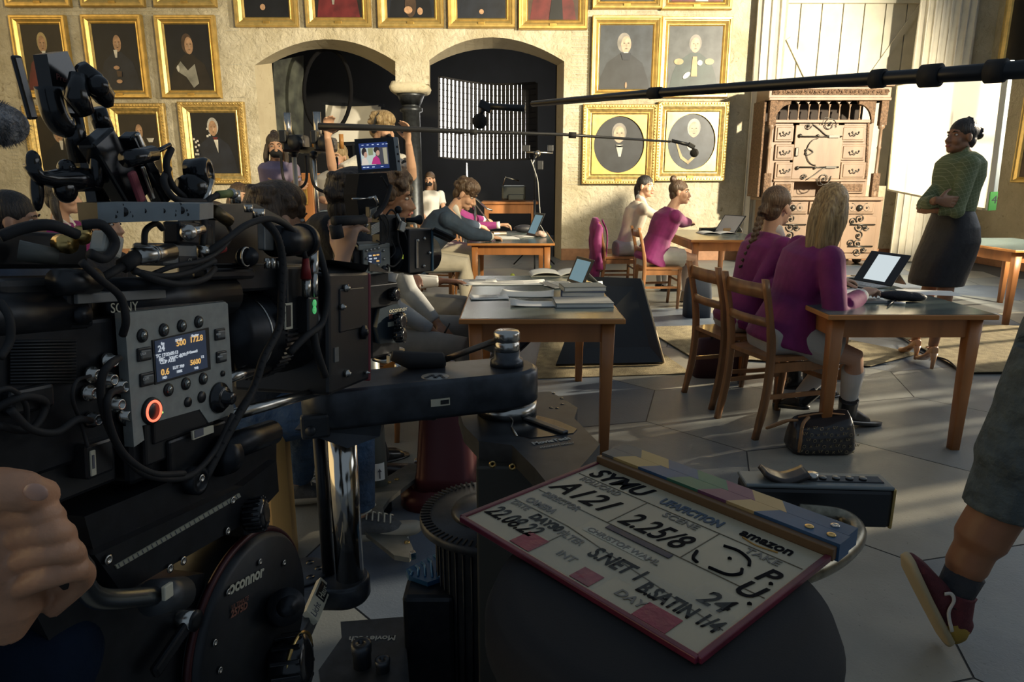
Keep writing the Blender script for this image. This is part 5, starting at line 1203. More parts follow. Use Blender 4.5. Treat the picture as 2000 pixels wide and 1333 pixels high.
# --- second camera operator, seen from behind
Y = 2.55; q_ = lambda x, y, dy=0: P(x, y, Y + dy)
J = custom(dict(pel=q_(684, 660, .45), chest=q_(672, 505, .2), neck=q_(670, 448, .02), f=V((.75, .65, 0)), l=V((-.65, .75, 0)), f2=V((.75, .65, 0)), l2=V((-.65, .75, 0)), s=.98, head=q_(695, 398), look=V((.75, .66, -.05)), up=V((0, 0, 1)),
  sL=q_(650, 470, .16), sR=q_(700, 480, -.12), eL=q_(700, 560, .3), eR=q_(655, 600, -.15), wL=q_(740, 500, .3), wR=P(668, 512, 1.92), hdL=V((1, 0, .3)), hdR=V((.15, .3, .9)), pnR=V((.5, .8, -.1)), curlR=1.5, thumbR=.3,
  hL=q_(672, 670, .53), hR=q_(694, 670, .38), kL=q_(690, 790, .5), kR=q_(700, 795, .3), aL=V((-.72, 3.1, .09)), aR=V((-.6, 2.9, .09)), tL=V((-.55, 3.22, 0)), tR=V((-.43, 3.02, 0))))
person('second camera operator with short dark hair, hand on the camera grip', J, h_dbrown, dict(short=1), sk_warm, black_cloth, 'shirt', black_cloth, 'trousers', boot_m, None, voxel=.006, legs_on=True)
# --- pupils half hidden behind the big camera on the left
def bust(px, py, Y, heading, look, s=1.0):
    J = seated((0, 0, 0), heading, 8, 0, look, None, None, s=s); d = P(px, py, Y) - J['head']; dz = d.z; d.z = 0
    for k, v in list(J.items()):
        if isinstance(v, V) and k not in ('f', 'l', 'f2', 'l2', 'td', 'look', 'up'):
            J[k] = v + d + (V((0, 0, dz)) if k in ('pel', 'chest', 'neck', 'head', 'sL', 'sR', 'eL', 'eR', 'wL', 'wR', 'hL', 'hR') else V())
    return J
person('pupil with dark slicked hair in navy blazer at the far left edge', bust(30, 432, 2.9, 0, (.9, .35, -.1), .98), h_black, {}, sk_warm, navy_m, 'jacket', trouser_m, 'trousers', boot_m, None, collar_m=shirt_white)
person('girl with black hair in magenta blazer behind the camera arms on the left', bust(122, 385, 4.6, 0, (.9, .3, 0), .98), h_black, dict(long=[([(.05, -.02, .03), (.09, -.03, -.06), (.09, -.01, -.17)], .03), ([(-.05, -.02, .03), (-.09, -.03, -.06), (-.09, -.01, -.17)], .03)]), sk_light, magenta, 'jacket', skirt_grey, 'skirt', boot_m, None, collar_m=shirt_white)
person('pupil whose chin shows under the camera top handle', bust(205, 440, 3.9, 0, (.98, -.1, -.05), 1.0), h_dbrown, dict(short=1), sk_light, black_cloth, 'shirt', trouser_m, 'trousers', boot_m, None)
person('smiling girl with brown hair seen over the camera, below the ornate frames', bust(468, 386, 6.0, 0, (.55, -.83, 0), 1.0), h_brown, dict(long=[([(.05, -.02, .03), (.08, -.03, -.06), (.08, -.01, -.17)], .03), ([(-.05, -.02, .03), (-.08, -.03, -.06), (-.08, -.01, -.17)], .03)]), sk_light, magenta, 'jacket', skirt_grey, 'skirt', boot_m, None, collar_m=shirt_white)
person('pupil in magenta blazer behind the camera body, small glimpse beside the handle', bust(418, 430, 5.0, 0, (.9, .3, 0), 1.0), h_dbrown, dict(short=1), sk_light, magenta, 'jacket', trouser_m, 'trousers', boot_m, None)

# --- crew member in jeans sitting behind the dolly (torso hidden by the camera)
J = seated((-.90, 2.36, 0), 20, 6, 0, (.8, .6, -.1), None, None, s=1.05, seat=.47, legs=dict(kL=P(590, 800, 2.55), aL=P(585, 940, 2.70), tL=PZ(640, 972, .02), kR=P(690, 790, 2.25), aR=P(702, 1005, 2.28), tR=P(785, 1040, 2.25)))
J['sole_m'] = sole_m; J['sole_t'] = .026; d_ = P(545, 432, 2.45) - J['head']
for k in ('chest', 'neck', 'head', 'sL', 'sR', 'eL', 'eR', 'wL', 'wR'): J[k] = J[k] + d_ * (.6 if k == 'chest' else 1)
def laces(root, J, R, s):
    for k in 'LR':
        A_, T_ = J['a' + k], J['t' + k]; g = V((A_.x, A_.y, max(A_.z - .09, 0))); d = (T_ - g).normalized(); sd = d.cross(V((0, 0, 1))).normalized(); up = sd.cross(d); mb = MB()
        for i in range(5): x = .045 + i * .022; z = .098 - i * .006; mb.tube([g + d * x + sd * -.03 + up * (z - .018), g + d * (x + .006) + up * z, g + d * (x + .012) + sd * .03 + up * (z - .02)], .0032, 6)
        for q in (-1, 1): mb.tube([g + d * (.05 + .03 * math.cos(a)) + sd * q * (.02 + .02 * math.sin(a)) + up * (.108 - .012 * (1 - math.cos(a)) / 2) for a in [n_ * math.pi / 5 for n_ in range(10)]], .003, 6, closed=True)
        mb.build('laces', mat('lace_pale', (.50, .46, .36), .8), root, True)
person('crew member with wispy brown hair, blue jeans and grey sneakers beside the dolly', J, h_brown, dict(short=1, long=[([(.04, -.04, .05), (.08, -.05, -.03), (.075, -.05, -.08)], .03), ([(-.04, -.04, .05), (-.08, -.05, -.03), (-.075, -.05, -.08)], .03)]), sk_warm, black_cloth, 'shirt', jeans_m, 'trousers', shoe_grey, None, parts_extra=laces)
# ============================================================ BIG CINEMA CAMERA (foreground left)
xf = V((.1875, .998, -.124)).normalized(); yn = V((.984, -.180, 0)); yn = (yn - xf * yn.dot(xf)).normalized(); zu = xf.cross(-yn).normalized()
if zu.z < 0: zu = -zu
O1 = P(252, 740, .60)
CM = Matrix.Translation(O1) @ Matrix((xf, yn, zu)).transposed().to_4x4()
CAMM = [CM]
def H(px, py, off=0.0):
    """photo pixel -> local point on the plane y=off of the current camera frame (x forward, y toward the room, z up)"""
    M = CAMM[0]; Mi = M.inverted(); o = Mi @ V((0, 0, HC)); d = Mi.to_3x3() @ ray(px, py); t = (off - o.y) / d.y
    return o + d * t
def cbx(mb, x0, y0, x1, y1, off, depth, bev=.002):
    """box whose outer face spans the two pixel corners on plane off"""
    a, b = H(x0, y0, off), H(x1, y1, off); mb.b2((a.x, off - depth, b.z), (b.x, off, a.z), bev); return mb
def ccy(mb, px, py, off, depth, r, seg=16, r2=None):
    c = H(px, py, off); mb.tube([c - V((0, depth, 0)), c], [r, r if r2 is None else r2], seg); return mb
def ctub(mb, pts, r, n=6, seg=8): 
    """cable through (px, py, off) points"""
    mb.tube(spline([H(*p) for p in pts], n), r, seg); return mb
LM = lambda px, py, off: Matrix.Translation(H(px, py, off)) @ Matrix.Rotation(rad(90), 4, 'X') if False else Matrix.Translation(H(px, py, off)) @ Matrix(((-1, 0, 0, 0), (0, 0, 1, 0), (0, 1, 0, 0), (0, 0, 0, 1)))
# text on the side plane reads toward +x of the photo: local x decreases or increases by frame handedness
def TM(px, py, off):
    a, b = H(px, py, off), H(px + 10, py, off); sgn = 1 if b.x > a.x else -1
    X = V((sgn, 0, 0)); Z = V((0, 0, 1)); N = V((0, 1, 0))
    return Matrix.Translation(a) @ Matrix((X, Z, N)).transposed().to_4x4()
def build(mb, name, m, par): return mb.build(name, m, par)
big = frame_thing('cinema_camera', 'big black cinema camera with grey control panel in the left foreground', 'camera', CM)
vent = mat('camera_vent', (.016, .018, .021), .5, .3)
mb = MB(); cbx(mb, -120, 652, 246, 872, -.012, .11, .004); cbx(mb, 240, 600, 452, 868, -.010, .11, .006); build(mb, 'body', black_metal, big)
mb = MB()
for k in range(14): a = H(20, 668 + k * 6.2, -.010); b = H(148, 666 + k * 6.2, -.010); mb.tube([a, b], .0011, 6)
build(mb, 'cooling_ribs', vent, big)
mb = MB(); a = H(-200, 632, -.03); b = H(134, 612, -.03); mb.cyl(a, b, .022, seg=20); build(mb, 'side_roll', black_metal, big)
mb = MB(); a = H(184, 595, -.035); b = H(440, 575, -.035); mb.cyl(a, b, .024, seg=20); build(mb, 'top_barrel', black_metal, big)
mb = MB(); cbx(mb, 130, 560, 186, 640, -.01, .05, .004); ccy(mb, 168, 616, -.004, .02, .008); build(mb, 'barrel_clamp', black_metal, big)
mb = MB(); cbx(mb, 152, 575, 325, 583, -.006, .03, .001); build(mb, 'top_tape', mat('tape_grey', (.20, .20, .19), .7), big)
mb = MB(); mb.text('SONY', .013, TM(216, 612, -.0105), .0003); build(mb, 'brand_text', label_cream, big)
# grey control panel
mb = MB(); pts = [H(243, 612, 0), H(440, 590, 0), H(445, 594, 0), H(457, 808, 0), H(408, 826, 0), H(390, 800, 0), H(278, 832, 0), H(282, 860, 0), H(262, 874, 0)]
mb.prism(pts, (0, -.010, 0)); pan = build(mb, 'control_panel', panel_grey, big)
def rrect(mb, x0, y0, x1, y1, off, depth, bev): return cbx(mb, x0, y0, x1, y1, off, depth, bev)
lcd = frame_lcd = None
mb = MB(); mb.prism([H(298, 665, .0014), H(408, 640, .0014), H(412, 722, .0014), H(304, 752, .0014)], (0, -.004, 0)); s_ = build(mb, 'screen_bezel', black_gloss, pan)
mb = MB(); mb.prism([H(303, 667, .0020), H(401, 645, .0020), H(406, 718, .0020), H(308, 747, .0020)], (0, -.001, 0)); build(mb, 'screen', mat('lcd_blue', (.01, .015, .03), .3, emit=(.03, .045, .08), emit_s=.35), s_)
lcd_w = mat('lcd_white', (.1, .1, .1), .5, emit=(.65, .72, .80), emit_s=.45); lcd_o = mat('lcd_orange', (.1, .05, .0), .5, emit=(.95, .55, .16), emit_s=.5)
def ptext(txt, px, py, size, m, par, name='screen_text', slope=None, off=.0026):
    M_ = TM(px, py, off); a, b = H(px, py, off), H(px + 60, py - 13.0, off); ang = math.atan2(b.z - a.z, abs(b.x - a.x)); M_ = M_ @ Matrix.Rotation(ang, 4, 'Z')
    mb = MB(); mb.text(txt, size, M_, .0001, off=.0002, sx=1.15); return build(mb, name, m, par)
for t_, x, y, sz, m_ in (('500', 345, 677, .0085, lcd_o), ('172.8', 371, 670, .0085, lcd_o), ('5600', 372, 714, .0075, lcd_o), ('0.6', 315, 734, .0085, lcd_o), ('24', 309, 688, .0085, lcd_w), ('fps', 315, 674, .0035, lcd_w), ('ISO/EI', 343, 668, .0035, lcd_w), ('Shutter', 374, 659, .0035, lcd_w), ('TC 17:22:05:13', 305, 700, .0045, lcd_w), ('XAVC 4K', 331, 703, .0042, lcd_w), ('REC', 311, 706, .004, lcd_w), ('CLIP A121', 313, 712, .0045, lcd_w), ('2.39:1', 352, 697, .0042, lcd_w), ('S-Gamut3', 366, 692, .0036, lcd_w), ('LUT 709', 338, 722, .0042, lcd_w), ('ND', 318, 741, .0035, lcd_w), ('WB', 380, 722, .0035, lcd_w), ('7.2', 393, 700, .0035, lcd_w), ('100%', 345, 729, .0035, lcd_w)):
    ptext(t_, x, y, sz, m_, s_)
dome = mat('button_chrome', (.22, .23, .22), .2, .9)
for x, y in ((277, 656), (319, 645), (354, 637), (387, 629), (328, 762), (362, 750), (396, 740)):
    mb = MB(); c = H(x, y, 0); mb.tube([c, c + V((0, .002, 0))], [.0068, .0062], 16); b_n = build(mb, 'button_well', black_plastic, pan)
    mb = MB(); mb.ball(c + V((0, .002, 0)), (.0042, .0028, .0048), 12, 8); build(mb, 'round_button', dome, b_n)
for x, y, tx in ((280, 692, 'USER'), (285, 741, 'CLIPS'), (428, 653, 'VIEW'), (431, 697, 'MENU')):
    mb = MB(); c = H(x, y, 0); mb.box(c + V((0, .001, 0)), (.018, .003, .013), bev=.005); w_ = build(mb, 'button_well', black_plastic, pan)
    mb = MB(); mb.box(c + V((0, .0025, 0)), (.0135, .003, .0085), (0, 0, 0), .003); build(mb, 'oval_button', grey_metal, w_)
    mb = MB(); mb.text(tx, .0034, TM(x - 5.5, y + 3, .0043), .0001); build(mb, 'button_text', white_paint, w_)
mb = MB(); c = H(295, 803, 0); mb.tube([c, c + V((0, .003, 0))], [.0135, .0125], 28); rb = build(mb, 'record_button', black_plastic, pan)
mb = MB(); mb.tube([c + V((.0095 * math.cos(a), .0034, .0095 * math.sin(a))) for a in [k * math.pi / 16 for k in range(32)]], .0012, 8, closed=True); build(mb, 'red_ring', mat('red_ring_light', (.3, .02, .01), .4, emit=(1, .13, .07), emit_s=1.6), rb)
mb = MB(); mb.ball(H(317, 806, .001), .0011, 8, 6); build(mb, 'status_lamp', mat('lamp_green', (.1, .3, .05), .4, emit=(.4, .8, .2), emit_s=1), pan)
for x, y, r_ in ((366, 786, .0055), (393, 776, .0065), (434, 730, .0035)):
    mb = MB(); c = H(x, y, 0); mb.tube([c, c + V((0, .002, 0))], [r_, r_ * .9], 14); build(mb, 'small_button', black_plastic, pan)
mb = MB(); c = H(427, 777, 0); mb.lathe([(.0175, 0), (.0170, .003), (.013, .0035), (.0125, .008), (.011, .0085), (.007, .009), (.007, .017), (.0055, .0185), (0, .019)], c, (0, 1, 0), 24); build(mb, 'jog_dial', black_gloss, pan)
# lower bodywork, label and battery
mb = MB(); cbx(mb, 282, 815, 420, 860, -.004, .08, .003); cbx(mb, 300, 806, 405, 832, -.001, .03, .002); build(mb, 'lower_bracket', black_plastic, big)
mb = MB(); mb.prism([H(376, 843, .006), H(417, 831, .006), H(418, 845, .006), H(378, 860, .006)], (0, -.002, 0)); lb = build(mb, 'sticker', label_cream, big)
mb = MB(); cbx(mb, 381, 842, 398, 850, .0068, .0008, 0); build(mb, 'sticker_print', print_ink, lb)
mb = MB(); cbx(mb, -60, 872, 230, 940, -.02, .10, .004); cbx(mb, 170, 870, 225, 920, .0, .04, .003); build(mb, 'battery_plate', black_plastic, big)
mb = MB(); cbx(mb, 177, 882, 190, 928, .0015, .002, .001); lb = build(mb, 'sticker', label_cream, big); mb = MB(); cbx(mb, 181, 890, 186, 915, .0022, .0008, 0); build(mb, 'sticker_print', print_ink, lb)
# connectors on the body side
for x, y in ((208, 705), (207, 742), (230, 755), (176, 732), (222, 790), (240, 812), (170, 768), (176, 820), (248, 820)):
    mb = MB(); c = H(x, y, -.010); mb.lathe([(.0072, 0), (.0072, .003), (.0052, .0035), (.0052, .009), (.0035, .009), (.0035, .005), (0, .005)], c, (0, 1, 0), 16); build(mb, 'connector', steel if (x + y) % 3 else mat('dark_steel', (.12, .12, .12), .3, 1), big)
for pts, r_ in (([(232, 700, .0), (215, 712, .02), (200, 735, .02), (198, 780, .015), (215, 840, .01), (250, 900, .01), (300, 932, .012), (370, 930, .012), (420, 880, .01), (455, 810, .012)], .0033),
                ([(236, 760, .0), (212, 775, .02), (215, 830, .016), (245, 890, .012), (300, 925, .014), (360, 925, .014)], .003),
                ([(176, 735, .0), (150, 745, .012), (142, 780, .012), (160, 830, .0), (172, 875, .004)], .0016),
                ([(0, 590, .0), (18, 620, .01), (20, 665, .01), (0, 700, .01)], .003), ([(160, 512, .01), (195, 545, .012), (235, 580, .012), (246, 625, .012), (240, 655, .004)], .0034),
                ([(-10, 800, .0), (30, 780, .01), (60, 775, .01), (90, 790, .0), (60, 840, .0), (-10, 830, .0)], .003), ([(20, 800, .01), (60, 838, .01), (110, 845, .01), (150, 820, .01), (178, 822, .0)], .003), ([(-20, 770, .01), (20, 760, .012), (50, 790, .008), (52, 840, .0)], .002)):
    mb = MB(); ctub(mb, pts, r_); build(mb, 'cable', black_rubber, big)
mb = MB(); cbx(mb, 22, 765, 110, 795, -.004, .02, .003); build(mb, 'output_box', black_plastic, big)
# connectors strip behind and above the body (left)
mb = MB(); cbx(mb, -60, 445, 175, 525, -.06, .06, .004); build(mb, 'power_box', black_plastic, big)
mb = MB(); mb.tube([H(36, 490, -.05), H(115, 502, -.03)], [.009, .007], 14); build(mb, 'grey_plug', mat('plug_grey', (.10, .10, .085), .5), big)
mb = MB(); mb.tube([H(118, 476, -.035), H(135, 478, -.02)], .008, 16); mb.ball(H(160, 460, -.02), .0085); build(mb, 'brass_plug', brass, big)
mb = MB(); mb.box(H(209, 478, .0), (.022, .016, .020), (0, .3, 0), .003); build(mb, 'white_plug', mat('plug_white', (.45, .44, .38), .5), big)
mb = MB(); cbx(mb, 0, 545, 200, 580, -.02, .06, .006); build(mb, 'cable_tray', black_plastic, big)
mb = MB(); mb.tube([H(110, 552, -.005), H(185, 548, -.005)], .011, 14); build(mb, 'power_plug', black_plastic, big)
mb = MB(); mb.tube([H(195, 546, -.0), H(240, 520, .0)], .004, 8); mb.tube([H(240, 520, 0), H(270, 500, .0)], .007, 10); build(mb, 'cable_boot', black_rubber, big)
for a, b, r_ in (((265, 502), (335, 492), .0085), ((390, 492), (405, 490), .0065)):
    mb = MB(); mb.tube([H(*a, .0), H(*b, .0)], r_, 16); mb.tube([H(*a, .0).lerp(H(*b, .0), .4), H(*a, .0).lerp(H(*b, .0), .48)], r_ * 1.08, 16); build(mb, 'metal_connector', steel, big)
mb = MB(); mb.tube([H(410, 492, .0), H(438, 486, .0)], [.0055, .004], 12); build(mb, 'red_boot', mat('boot_red', (.26, .02, .02), .5), big)
mb = MB(); cbx(mb, 318, 475, 388, 520, .0, .035, .003); build(mb, 'distribution_box', grey_metal, big)
mb = MB(); cbx(mb, 350, 500, 385, 514, .0006, .001, 0); lb = build(mb, 'sticker', black_plastic, big); mb = MB(); mb.text('CE', .005, TM(368, 512, .0010), .0001); build(mb, 'sticker_print', label_cream, lb)
for pts, r_ in (([(0, 462, -.02), (50, 445, -.01), (100, 440, 0), (150, 458, 0)], .0045), ([(160, 440, .0), (200, 440, .01), (225, 475, .012), (205, 505, .012), (175, 495, .01)], .0042),
                ([(282, 478, .01), (285, 450, .01), (305, 437, .01), (318, 448, .01)], .0028), ([(255, 524, .0), (300, 545, .012), (350, 555, .014), (400, 545, .012), (420, 525, .0)], .0032),
                ([(260, 530, .004), (320, 540, .01), (370, 532, .01), (420, 510, .01)], .003), ([(300, 535, .004), (340, 520, .01), (400, 508, .01), (440, 480, 0), (450, 455, -.02), (435, 430, -.02), (400, 425, -.02)], .0026),
                ([(330, 330, -.05), (320, 355, -.02), (345, 390, -.01), (400, 395, -.01)], .0035), ([(390, 400, .0), (398, 440, .0), (395, 480, .0)], .0035)):
    mb = MB(); ctub(mb, pts, r_); build(mb, 'cable', black_rubber, big)
# top handle with drilled holes
alum = mat('handle_aluminium', (.26, .29, .30), .42, .3, 60, .08)
hq = lambda x, y, dy=0: P(x, y, .60 + (x - 190) * .0002 + dy)
mb = MB(); mb.prism([hq(190, 396), hq(390, 398), hq(390, 430), hq(192, 436)], (0, .03, 0)); mb.build('top_handle', alum, big, True)
mb = MB(); mb.prism([hq(150, 396, .02), hq(190, 396, .001), hq(192, 436, .001), hq(154, 432, .02)], (0, .03, 0)); mb.build('handle_end', black_metal, big, True)
for x, y, r_ in ((241, 414, .0036), (281, 412, .002), (318, 412, .002), (353, 411, .003), (225, 423, .0014), (228, 414, .001), (253, 414, .001), (257, 422, .0013), (341, 420, .0013), (366, 419, .0013), (342, 412, .001), (364, 411, .001), (239, 400, .001), (352, 399, .001)):
    mb = MB(); c = hq(x, y, -.0003); mb.cyl(c, c + V((0, .0006, 0)), r_ * 1.2, seg=14); mb.build('drilled_hole', black_gloss, big, True)
mb = MB(); cbx(mb, 350, 432, 392, 480, .004, .02, .003); cbx(mb, 380, 432, 420, 500, -.01, .03, .004); build(mb, 'handle_post', black_metal, big)
mb = MB(); mb.ball(H(368, 455, .01), .0085); mb.tube([H(368, 455, .01), H(395, 448, .01)], .005, 10); build(mb, 'wing_knob', steel, big)
# upper bridge toward the lens: motor, rods, arm
mb = MB(); mb.prism([H(420, 400, -.05), H(500, 398, -.05), H(560, 430, -.05), H(600, 470, -.05), H(600, 520, -.05), H(420, 520, -.05)], (0, -.05, 0)); build(mb, 'top_bridge', black_plastic, big)
mb = MB(); mb.cyl(H(536, 472, .0), H(590, 470, .0), .020, seg=24); mb.cyl(H(588, 470, .0), H(596, 470, 0), .023, seg=24); build(mb, 'focus_motor', black_metal, big)
mb = MB(); mb.cyl(H(478, 503, -.02), H(484, 502, .012), .012, seg=20); build(mb, 'rod_tube', black_metal, big); mb = MB(); c = H(482, 502, .0125); mb.tube([c + V((.0105 * math.cos(a), 0, .0105 * math.sin(a))) for a in [k * math.pi / 12 for k in range(24)]], .0012, 6, closed=True); build(mb, 'tube_rim', steel, big)
mb = MB(); mb.tube([H(455, 372, -.02), H(395, 424, -.02)], .002) if False else cbx(mb, 420, 515, 640, 560, -.02, .05, .004); cbx(mb, 405, 525, 500, 545, -.01, .02, .004); build(mb, 'bridge_plate', black_metal, big)
mb = MB(); cbx(mb, 516, 434, 536, 490, .0, .01, .002); build(mb, 'grey_bracket', grey_metal, big)
for x in (522, 532, 545):
    mb = MB(); mb.tube([H(x, 505, .0), H(x, 525, .0)], .004, 8); build(mb, 'pin_connector', steel, big)
mb = MB(); ctub(mb, [(395, 500, 0), (440, 470, .012), (485, 438, .016), (530, 428, .016), (565, 445, .014), (585, 470, .012), (597, 505, .01)], .0038); build(mb, 'cable', black_rubber, big)
mb = MB(); pts = spline([H(*p) for p in ((515, 430, .01), (540, 460, .02), (552, 510, .022), (550, 580, .022), (545, 640, .02), (515, 700, .018), (495, 760, .016), (455, 830, .014), (400, 935, .008))], 8)
mb.tube(pts, .0050, 8)
for i in range(0, len(pts) - 2, 2): d = (pts[i + 1] - pts[i]).normalized(); mb.tube([pts[i] + V((.004, .002, 0)), pts[i + 1] + V((-.004, .002, 0))], .0022, 5)
build(mb, 'braided_cable', black_rubber, big)
mb = MB(); mb.tube([H(597, 505, .01), H(598, 545, .01)], [.0042, .0075], 12); build(mb, 'red_boot', mat('boot_red', (.26, .02, .02), .5), big)
mb = MB(); mb.tube([H(598, 545, .01), H(599, 580, .01)], .0062, 12); mb.tube([H(613, 535, .01), H(614, 580, .01)], .0055, 12); mb.tube([H(613, 490, .0), H(613, 535, .01)], .0065, 12); build(mb, 'metal_connector', steel, big)
mb = MB(); ctub(mb, [(620, 478, -.01), (632, 520, .01), (640, 570, .014), (630, 630, .014), (600, 655, .01), (565, 690, .0)], .005); build(mb, 'cable', black_rubber, big)
mb = MB(); ctub(mb, [(612, 650, .0), (620, 690, .005), (635, 735, .005)], .006); build(mb, 'cable', black_rubber, big)
mb = MB(); cbx(mb, 603, 580, 624, 650, .012, .05, .003); cbx(mb, 560, 520, 605, 645, -.005, .04, .004); build(mb, 'lens_motor_box', black_plastic, big)
for y in (593, 606): mb = MB(); c = H(614, y, .0125); mb.tube([c, c + V((0, .0008, 0))], .0055, 16); d_ = build(mb, 'green_dot', mat('dot_green', (.10, .55, .16), .5, emit=(.1, .6, .2), emit_s=.35), big); mb = MB(); mb.text('C', .007, TM(611.5, y + 3.5, .0138), .0001); build(mb, 'dot_letter', label_cream, d_)
mb = MB(); cbx(mb, 557, 593, 572, 642, .0, .002, 0); lb = build(mb, 'sticker', label_cream, big); mb = MB(); cbx(mb, 560, 597, 569, 638, .0008, .001, 0); build(mb, 'sticker_print', black_plastic, lb)
# lens barrel along x
Lc = H(560, 660, -.065); 
mb = MB(); mb.lathe([(.052, -.115), (.052, -.10), (.058, -.095), (.058, -.05), (.062, -.045), (.062, -.01), (.057, -.005), (.057, .03), (.066, .035), (.066, .075), (.060, .08), (.060, .11)], V((H(520, 660, -.06).x, -.068, H(500, 665, -.01).z)), (1, 0, 0), 40); ln = build(mb, 'lens', black_metal, big)
mb = MB(); c0 = V((H(520, 660, -.06).x, -.068, H(500, 665, -.01).z))
for k in range(60): a = k * math.pi / 30; mb.box(c0 + V((.0, .0632 * math.cos(a), .0632 * math.sin(a))) + V((-.028, 0, 0)), (.03, .003, .003), (-a, 0, 0))
build(mb, 'gear_ring', black_plastic, ln)
mb = MB(); mb.tube([c0 + V((-.07, .0585 * math.cos(a), .0585 * math.sin(a))) for a in [k * math.pi / 24 for k in range(48)]], .0016, 6, closed=True); build(mb, 'chrome_ring', steel, ln)
# matte box
mb = MB(); cbx(mb, 642, 532, 722, 742, .006, .16, .006); mbx = build(mb, 'matte_box', black_plastic, big)
xr = H(722, 640, .006).x; zt_, zb_ = H(722, 534, .006).z, H(724, 744, .006).z
mb = MB(); mb.b2((xr - .003, -.155, zb_), (xr + .004, .0075, zt_), .003); build(mb, 'red_rim', mat('matte_box_red', (.20, .035, .045), .4, .2), mbx)
mb = MB(); cbx(mb, 683, 582, 697, 626, .0075, .002, 0); lb = build(mb, 'sticker', label_cream, mbx); mb = MB(); cbx(mb, 687, 588, 694, 620, .0082, .001, 0); build(mb, 'sticker_print', black_plastic, lb)
mb = MB(); cbx(mb, 654, 680, 662, 706, .0075, .002, 0); build(mb, 'small_sticker', grey_metal, mbx)
for x, y, r_ in ((707, 649, .012), (672, 563, .006), (664, 600, .005), (674, 730, .006), (712, 728, .003)):
    mb = MB(); c = H(x, y, .006); mb.lathe([(r_, 0), (r_, .006), (r_ * .5, .007), (r_ * .45, .010), (0, .010)], c, (0, 1, 0), 18); build(mb, 'screw_knob', black_metal if r_ > .01 else steel, mbx)
mb = MB(); cbx(mb, 665, 565, 712, 640, .0085, .004, .004); build(mb, 'tray_latch', black_plastic, mbx)
mb = MB(); mb.prism([H(600, 508, -.05), H(648, 508, .0), H(722, 518, .03), H(714, 532, .006), H(640, 534, .006)], (0, -.004, .0)); build(mb, 'top_flag', mat('flag_black', (.02, .021, .022), .5), mbx)
mb = MB(); mb.prism([H(722, 512, .006), H(722, 530, .006), H(885, 545, .0), H(760, 532, .0)], (0, -.003, 0)); build(mb, 'side_flag', mat('flag_black', (.02, .021, .022), .5), mbx)
# rods and dovetail plate (on the fluid head)
mb = MB(); mb.cyl(H(445, 740, -.03), H(490, 725, -.03), .0065); mb.cyl(H(450, 812, -.03), H(640, 760, -.03), .0075); build(mb, 'lens_rod', steel, big)
mb = MB(); cbx(mb, 330, 862, 445, 905, .0, .07, .003); build(mb, 'riser_block', black_metal, big)
mb = MB(); mb.cyl(H(430, 880, .004), H(530, 845, .004), .016, seg=20); mb.cyl(H(425, 895, .004), H(445, 890, .004), .021, seg=20); build(mb, 'cross_tube', black_metal, big)
mb = MB(); c = H(392, 940, .012); mb.lathe([(.015, -.03), (.015, .0), (.009, .002), (.009, -.004), (0, -.004)], c, (0, 1, 0), 24); build(mb, 'rosette', black_metal, big)
# viewfinder and accessory arms above the camera (far side, towers into the portraits)
def gbar(a, b, w_, t_, off, name, m=black_gloss, bev=.003): mb = MB(); mb.bar(H(*a, off), H(*b, off), w_, t_, (0, 1, 0), bev); return build(mb, name, m, big)
gbar((30, 108), (64, 234), .010, .005, -.08, 'flag_arm')
mb = MB(); mb.prism([H(92, 106, -.08), H(132, 100, -.08), H(148, 140, -.08), H(166, 205, -.08), H(150, 222, -.08), H(128, 220, -.08), H(105, 180, -.08)], (0, -.015, 0)); build(mb, 'eyepiece_block', black_gloss, big)
mb = MB(); mb.text('Preston', .008, TM(110, 155, -.079), .0002); build(mb, 'block_text', mat('worn_red_print', (.12, .03, .03), .5), big)
mb = MB(); mb.tube([H(158, 128, -.06), H(178, 155, -.06), H(205, 190, -.06), H(214, 208, -.06)], [.006, .011, .010, .004], 14); mb.tube([H(152, 145, -.06), H(150, 190, -.06), H(168, 222, -.06)], [.007, .011, .008], 12); mb.ball(H(192, 168, -.05), .010); build(mb, 'clamp_jaw', black_gloss, big)
mb = MB(); mb.tube(spline([H(95, 170, -.09), H(105, 215, -.09), H(118, 240, -.09), H(128, 245, -.09)], 4), .012, 12); build(mb, 'hook_arm', black_gloss, big)
mb = MB(); mb.cyl(H(136, 212, -.09), H(158, 318, -.09), .010, seg=18); build(mb, 'tall_rod', black_gloss, big)
mb = MB(); mb.cyl(H(188, 212, -.09), H(205, 255, -.09), .009, seg=14); build(mb, 'tall_rod', black_gloss, big)
mb = MB(); mb.tube([H(60, 320, -.08), H(75, 345, -.08), H(100, 350, -.08), H(140, 350, -.08), H(185, 352, -.08)], [.007, .006, .008, .012, .011], 14); mb.ball(H(65, 318, -.08), (.007, .006, .011)); mb.ball(H(188, 330, -.07), (.006, .006, .018)); mb.ball(H(130, 328, -.08), .008); mb.ball(H(72, 370, -.09), (.006, .006, .020)); mb.ball(H(128, 370, -.08), (.012, .009, .013)); build(mb, 'knuckle_joint', black_gloss, big)
gbar((185, 265), (260, 395), .036, .020, -.07, 'monitor_arm'); gbar((250, 262), (318, 395), .016, .018, -.06, 'monitor_arm')
gbar((256, 335), (278, 395), .010, .006, -.05, 'red_tape', mat('tape_red_pink', (.33, .07, .09), .6))
gbar((268, 260), (284, 300), .006, .004, -.045, 'steel_strip', steel); gbar((278, 325), (300, 390), .005, .003, -.045, 'steel_strip', steel)
mb = MB(); mb.prism([H(168, 268, -.09), H(205, 262, -.09), H(248, 272, -.09), H(262, 330, -.09), H(290, 398, -.09), H(190, 398, -.09)], (0, -.012, 0)); build(mb, 'arm_bracket', black_gloss, big)
